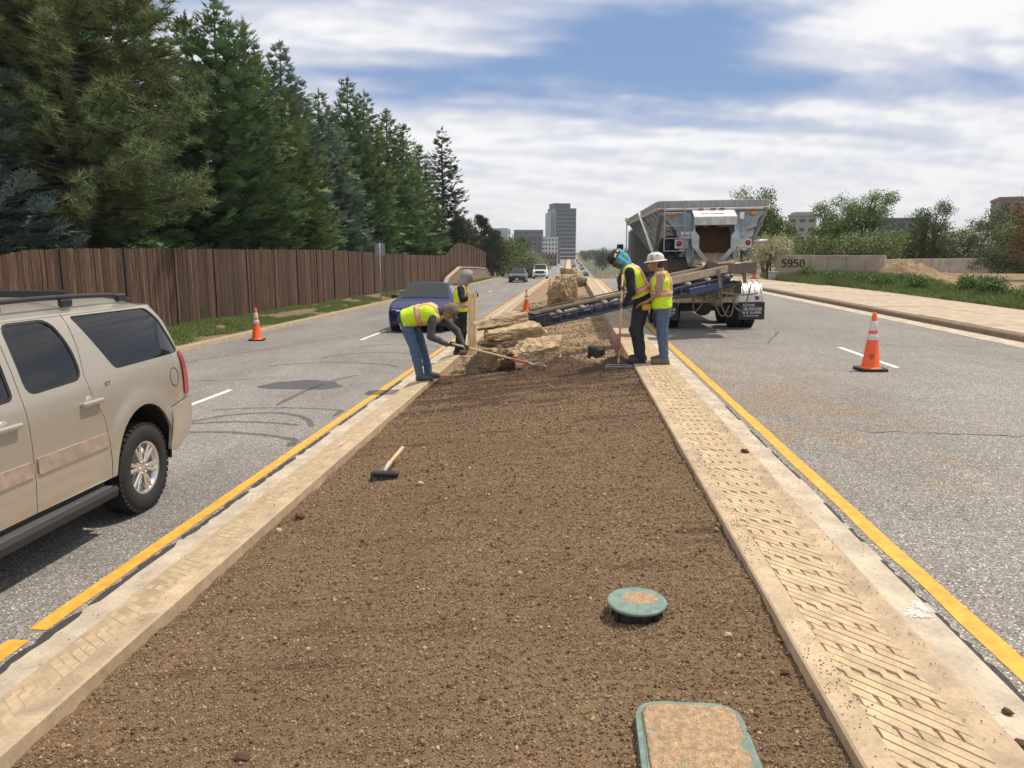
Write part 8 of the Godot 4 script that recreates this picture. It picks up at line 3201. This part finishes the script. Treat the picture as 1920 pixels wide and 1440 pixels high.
func more_materials() -> void:
	mat("clod_dark", lin(0.09, 0.052, 0.03), 1.0)
	mat("clod_light", lin(0.42, 0.31, 0.22), 0.9)
	mat("kerb_left", lin(0.36, 0.27, 0.185), 0.95, 0, "blotch", 0.6, "lump", 2.0)
	var paint := func(key: String, c: Color, metal: float, rough: float) -> void:
		var m := mat(key, c, rough, metal)
		m.clearcoat_enabled = true
		m.clearcoat = 0.55
		m.clearcoat_roughness = 0.06
	paint.call("beige_paint", lin(0.43, 0.392, 0.335), 0.4, 0.34)
	paint.call("blue_paint", lin(0.008, 0.013, 0.095), 0.0, 0.5)
	paint.call("dark_paint", lin(0.012, 0.016, 0.03), 0.3, 0.35)
	paint.call("black_paint", lin(0.012, 0.012, 0.013), 0.2, 0.3)
	paint.call("silver_paint", lin(0.42, 0.43, 0.44), 0.5, 0.35)
	paint.call("red_paint", lin(0.35, 0.03, 0.025), 0.1, 0.35)
	paint.call("white_paint_car", lin(0.78, 0.78, 0.77), 0.0, 0.35)
	M.blue_paint.clearcoat = 0.25
	M.blue_paint.metallic_specular = 0.35
	mat("faded_trim", lin(0.34, 0.265, 0.21), 0.7, 0, "fine", 0.7)
	mat("grey_plastic", lin(0.11, 0.11, 0.11), 0.6)
	mat("car_glass", lin(0.006, 0.008, 0.010), 0.03)
	mat("windscreen", lin(0.015, 0.018, 0.018), 0.04)
	mat("plate_white", lin(0.72, 0.70, 0.66), 0.5)
	# stone truck
	mat("truck_grey", lin(0.27, 0.325, 0.36), 0.55, 0.1, "blotch", 0.8)
	mat("light_blue_grey", lin(0.36, 0.42, 0.45), 0.5, 0.1, "blotch", 1.0)
	mat("light_grey", lin(0.50, 0.52, 0.52), 0.55, 0.1, "blotch", 1.0)
	mat("grey_board", lin(0.30, 0.315, 0.30), 0.8, 0, "streak", 0.9)
	mat("off_white", lin(0.74, 0.74, 0.72), 0.5, 0, "fine", 1.0)
	mat("rust", lin(0.26, 0.15, 0.085), 0.9, 0, "blotch", 1.5)
	mat("rust_light", lin(0.40, 0.29, 0.18), 0.9, 0, "blotch", 1.5)
	mat("dark_soil", lin(0.10, 0.058, 0.034), 1.0, 0, "soil", 2.0, "lump", 2.0)
	mat("truck_cab", lin(0.14, 0.145, 0.15), 0.5)
	mat("dark_steel", lin(0.085, 0.075, 0.065), 0.8, 0, "blotch", 1.5)
	mat("stainless", lin(0.70, 0.68, 0.63), 0.33, 0.7, "streak", 1.2)
	mat("stainless_dark", lin(0.30, 0.28, 0.26), 0.5, 0.6)
	mat("boom_blue", lin(0.045, 0.06, 0.13), 0.6, 0.0, "blotch", 1.5)
	mat("boom_dark", lin(0.03, 0.033, 0.042), 0.7)
	mat("roller", lin(0.55, 0.48, 0.40), 0.7)
	mat("belt", lin(0.10, 0.08, 0.06), 0.95, 0, "soil", 1.0)
	mat("belt_edge", lin(0.16, 0.13, 0.10), 0.9, 0, "blotch", 2.0)
	mat("dusty_tan", lin(0.46, 0.37, 0.26), 0.95, 0, "blotch", 1.2)
	mat("dusty_steel", lin(0.20, 0.165, 0.125), 0.85, 0.1, "blotch", 1.4)
	mat("hose", lin(0.16, 0.13, 0.10), 0.8, 0, "blotch", 3.0)
	mat("blue_print", lin(0.10, 0.14, 0.34), 0.6)
	mat("red_print", lin(0.42, 0.04, 0.03), 0.6)
	# clothes
	mat("skin_tan", lin(0.36, 0.19, 0.12), 0.55)
	mat("skin_brown", lin(0.17, 0.085, 0.052), 0.55)
	mat("glove_dark", lin(0.03, 0.032, 0.036), 0.9, 0, "blotch", 8.0)
	mat("jeans", lin(0.075, 0.125, 0.215), 0.95, 0, "blotch", 3.0, "fine", 0.1)
	mat("jeans_faded", lin(0.085, 0.125, 0.20), 0.95, 0, "blotch", 2.5, "fine", 0.1)
	mat("pants_black", lin(0.014, 0.014, 0.016), 0.95)
	mat("pants_dark", lin(0.024, 0.027, 0.034), 0.95, 0, "blotch", 3.0)
	mat("shirt_charcoal", lin(0.072, 0.067, 0.072), 0.95, 0, "blotch", 5.0)
	mat("shirt_navy", lin(0.014, 0.018, 0.035), 0.95)
	mat("shirt_pink", lin(0.40, 0.25, 0.20), 0.95, 0, "blotch", 5.0)
	mat("vest_lime", lin(0.56, 0.80, 0.035), 0.8, 0, "fine", 3.0)
	mat("vest_orange", lin(0.85, 0.24, 0.07), 0.8, 0, "fine", 3.0)
	mat("vest_silver", lin(0.50, 0.47, 0.44), 0.45, 0.2, "fine", 3.0)
	mat("boot_grey", lin(0.10, 0.095, 0.085), 0.9, 0, "blotch", 6.0)
	mat("boot_brown", lin(0.055, 0.042, 0.035), 0.9, 0, "blotch", 6.0)
	mat("boot_tan", lin(0.17, 0.14, 0.10), 0.9, 0, "blotch", 6.0)
	mat("sole", lin(0.035, 0.03, 0.027), 0.9)
	mat("cap_brown", lin(0.19, 0.14, 0.115), 0.95, 0, "blotch", 4.0)
	mat("hood_grey", lin(0.30, 0.275, 0.285), 0.95, 0, "blotch", 6.0)
	mat("hat_navy", lin(0.014, 0.014, 0.02), 0.3)
	mat("hat_white", lin(0.62, 0.60, 0.54), 0.4, 0, "blotch", 7.0)
	mat("sticker_brown", lin(0.28, 0.25, 0.18), 0.6)
	mat("scarf_teal", lin(0.10, 0.36, 0.46), 0.95, 0, "blotch", 9.0)
	mat("control_yellow", lin(0.55, 0.36, 0.05), 0.6)
	mat("light_wood", lin(0.60, 0.42, 0.24), 0.7, 0, "streak", 2.0)
	mat("fresh_wood", lin(0.70, 0.50, 0.235), 0.7, 0, "streak", 0.5)
	mat("red_tape", lin(0.55, 0.10, 0.10), 0.6, 0, "blotch", 8.0)
	# site things
	mat("cone_orange", lin(0.90, 0.115, 0.02), 0.5)
	mat("collar_white", lin(0.66, 0.64, 0.64), 0.35, 0, "fine", 4.0)
	for k in 6:
		var t: float = [0.8, 1.0, 1.2, 0.62, 1.45, 0.92][k]
		mat("plank_%d" % k, lin(0.084 * t, 0.047 * t * [1.0, 1.04, 0.98, 1.06, 1.0, 0.95][k], 0.028 * t), 0.92, 0, "wood", 0.5, "wood", 0.4)
		M["plank_%d" % k].uv1_offset = Vector3(k * 0.13, k * 0.37, k * 0.21)
	mat("batten", lin(0.05, 0.03, 0.02), 0.92, 0, "wood", 0.6)
	mat("masonry", lin(0.25, 0.18, 0.12), 0.95, 0, "blotch", 0.8, "lump", 2.0)
	mat("wall_concrete", lin(0.40, 0.325, 0.26), 0.92, 0, "concrete", 0.25)
	mat("wall_concrete_2", lin(0.36, 0.32, 0.275), 0.92, 0, "concrete", 0.25)
	mat("utility_green", lin(0.34, 0.38, 0.34), 0.6)
	mat("valve_green", lin(0.16, 0.235, 0.20), 0.65, 0, "blotch", 2.5)
	mat("dust", lin(0.37, 0.255, 0.155), 1.0, 0, "soil", 2.2, "lump", 0.5)
	mat("handle_grey", lin(0.48, 0.44, 0.36), 0.7)
	mat("spray_orange", lin(0.72, 0.24, 0.10), 0.8, 0, "concrete", 0.6)
	mat("spray_pink", lin(0.80, 0.52, 0.47), 0.8, 0, "concrete", 0.6)
	mat("spray_white", lin(0.82, 0.8, 0.78, 0.55), 0.8)
	for n in ["spray_white", "spray_orange", "spray_pink"]:
		M[n].transparency = BaseMaterial3D.TRANSPARENCY_ALPHA
		M[n].albedo_color.a = 0.55
	mat("twig", lin(0.22, 0.18, 0.155), 0.9)
	mat("tower_dark", lin(0.055, 0.062, 0.075), 0.5)
	mat("tower_glass", lin(0.02, 0.026, 0.034), 0.12)
	mat("tower_band", lin(0.16, 0.165, 0.175), 0.6)
	mat("tower_blue", lin(0.14, 0.18, 0.24), 0.3)
	mat("pale_panel", lin(0.46, 0.48, 0.49), 0.6)
	mat("grey_facade", lin(0.13, 0.13, 0.135), 0.8)
	mat("white_facade", lin(0.58, 0.57, 0.56), 0.8)
	mat("sky_glass", lin(0.30, 0.39, 0.44), 0.2)
	mat("brick_red", lin(0.20, 0.085, 0.06), 0.9)
	mat("beige_facade", lin(0.33, 0.29, 0.24), 0.85)
	mat("tan_facade", lin(0.26, 0.18, 0.13), 0.85)

func build_rest() -> void:
	build_fence()
	build_right_side()
	build_buildings()
	build_suv()
	build_cars()
	build_truck()
	print("cars ", Time.get_ticks_msec())
	build_people()
	print("people ", Time.get_ticks_msec())
	build_rocks()
	build_cones()
	build_valves()
	build_plants()

func _ready() -> void:
	rng.seed = 1
	n1.seed = 4
	n1.frequency = 0.05
	n1.fractal_octaves = 3
	n2.seed = 9
	n2.frequency = 0.05
	n2.fractal_octaves = 2
	# camera
	var cam := Camera3D.new()
	cam.name = "camera"
	cam.fov = 52.94
	cam.near = 0.05
	cam.far = 6000.0
	cam.position = Vector3(0.0, 1.85, 0.0)
	cam.rotation_degrees = Vector3(-9.66, 4.21, 0.0)
	add_child(cam)
	cam.current = true
	# sky, air, exposure
	var env := Environment.new()
	env.background_mode = Environment.BG_SKY
	var sky := Sky.new()
	var pan := PanoramaSkyMaterial.new()
	pan.panorama = ImageTexture.create_from_image(make_sky())
	pan.energy_multiplier = 1.0
	sky.sky_material = pan
	env.sky = sky
	env.tonemap_mode = Environment.TONE_MAPPER_LINEAR
	env.tonemap_exposure = 1.0
	env.sdfgi_enabled = true
	env.ssao_enabled = true
	env.ssil_enabled = true
	env.fog_enabled = true
	env.fog_density = 0.00022
	env.fog_light_color = Color(0.85, 0.88, 0.93)
	var we := WorldEnvironment.new()
	we.name = "surroundings"
	we.environment = env
	add_child(we)
	# sun: high, from the right and a little ahead, softened by thin cloud
	var sun := DirectionalLight3D.new()
	sun.name = "sun"
	sun.light_energy = 1.25
	sun.light_color = Color(1.0, 0.95, 0.87)
	sun.light_angular_distance = 1.2
	sun.shadow_enabled = true
	add_child(sun)
	sun.look_at_from_position(Vector3(0.42, 1.0, -0.2) * 50.0, Vector3.ZERO, Vector3.FORWARD)
	make_textures()
	make_materials()
	more_materials()
	print("textures ", Time.get_ticks_msec())
	build_setting()
	print("setting ", Time.get_ticks_msec())
	build_rest()
	print("done ", Time.get_ticks_msec())
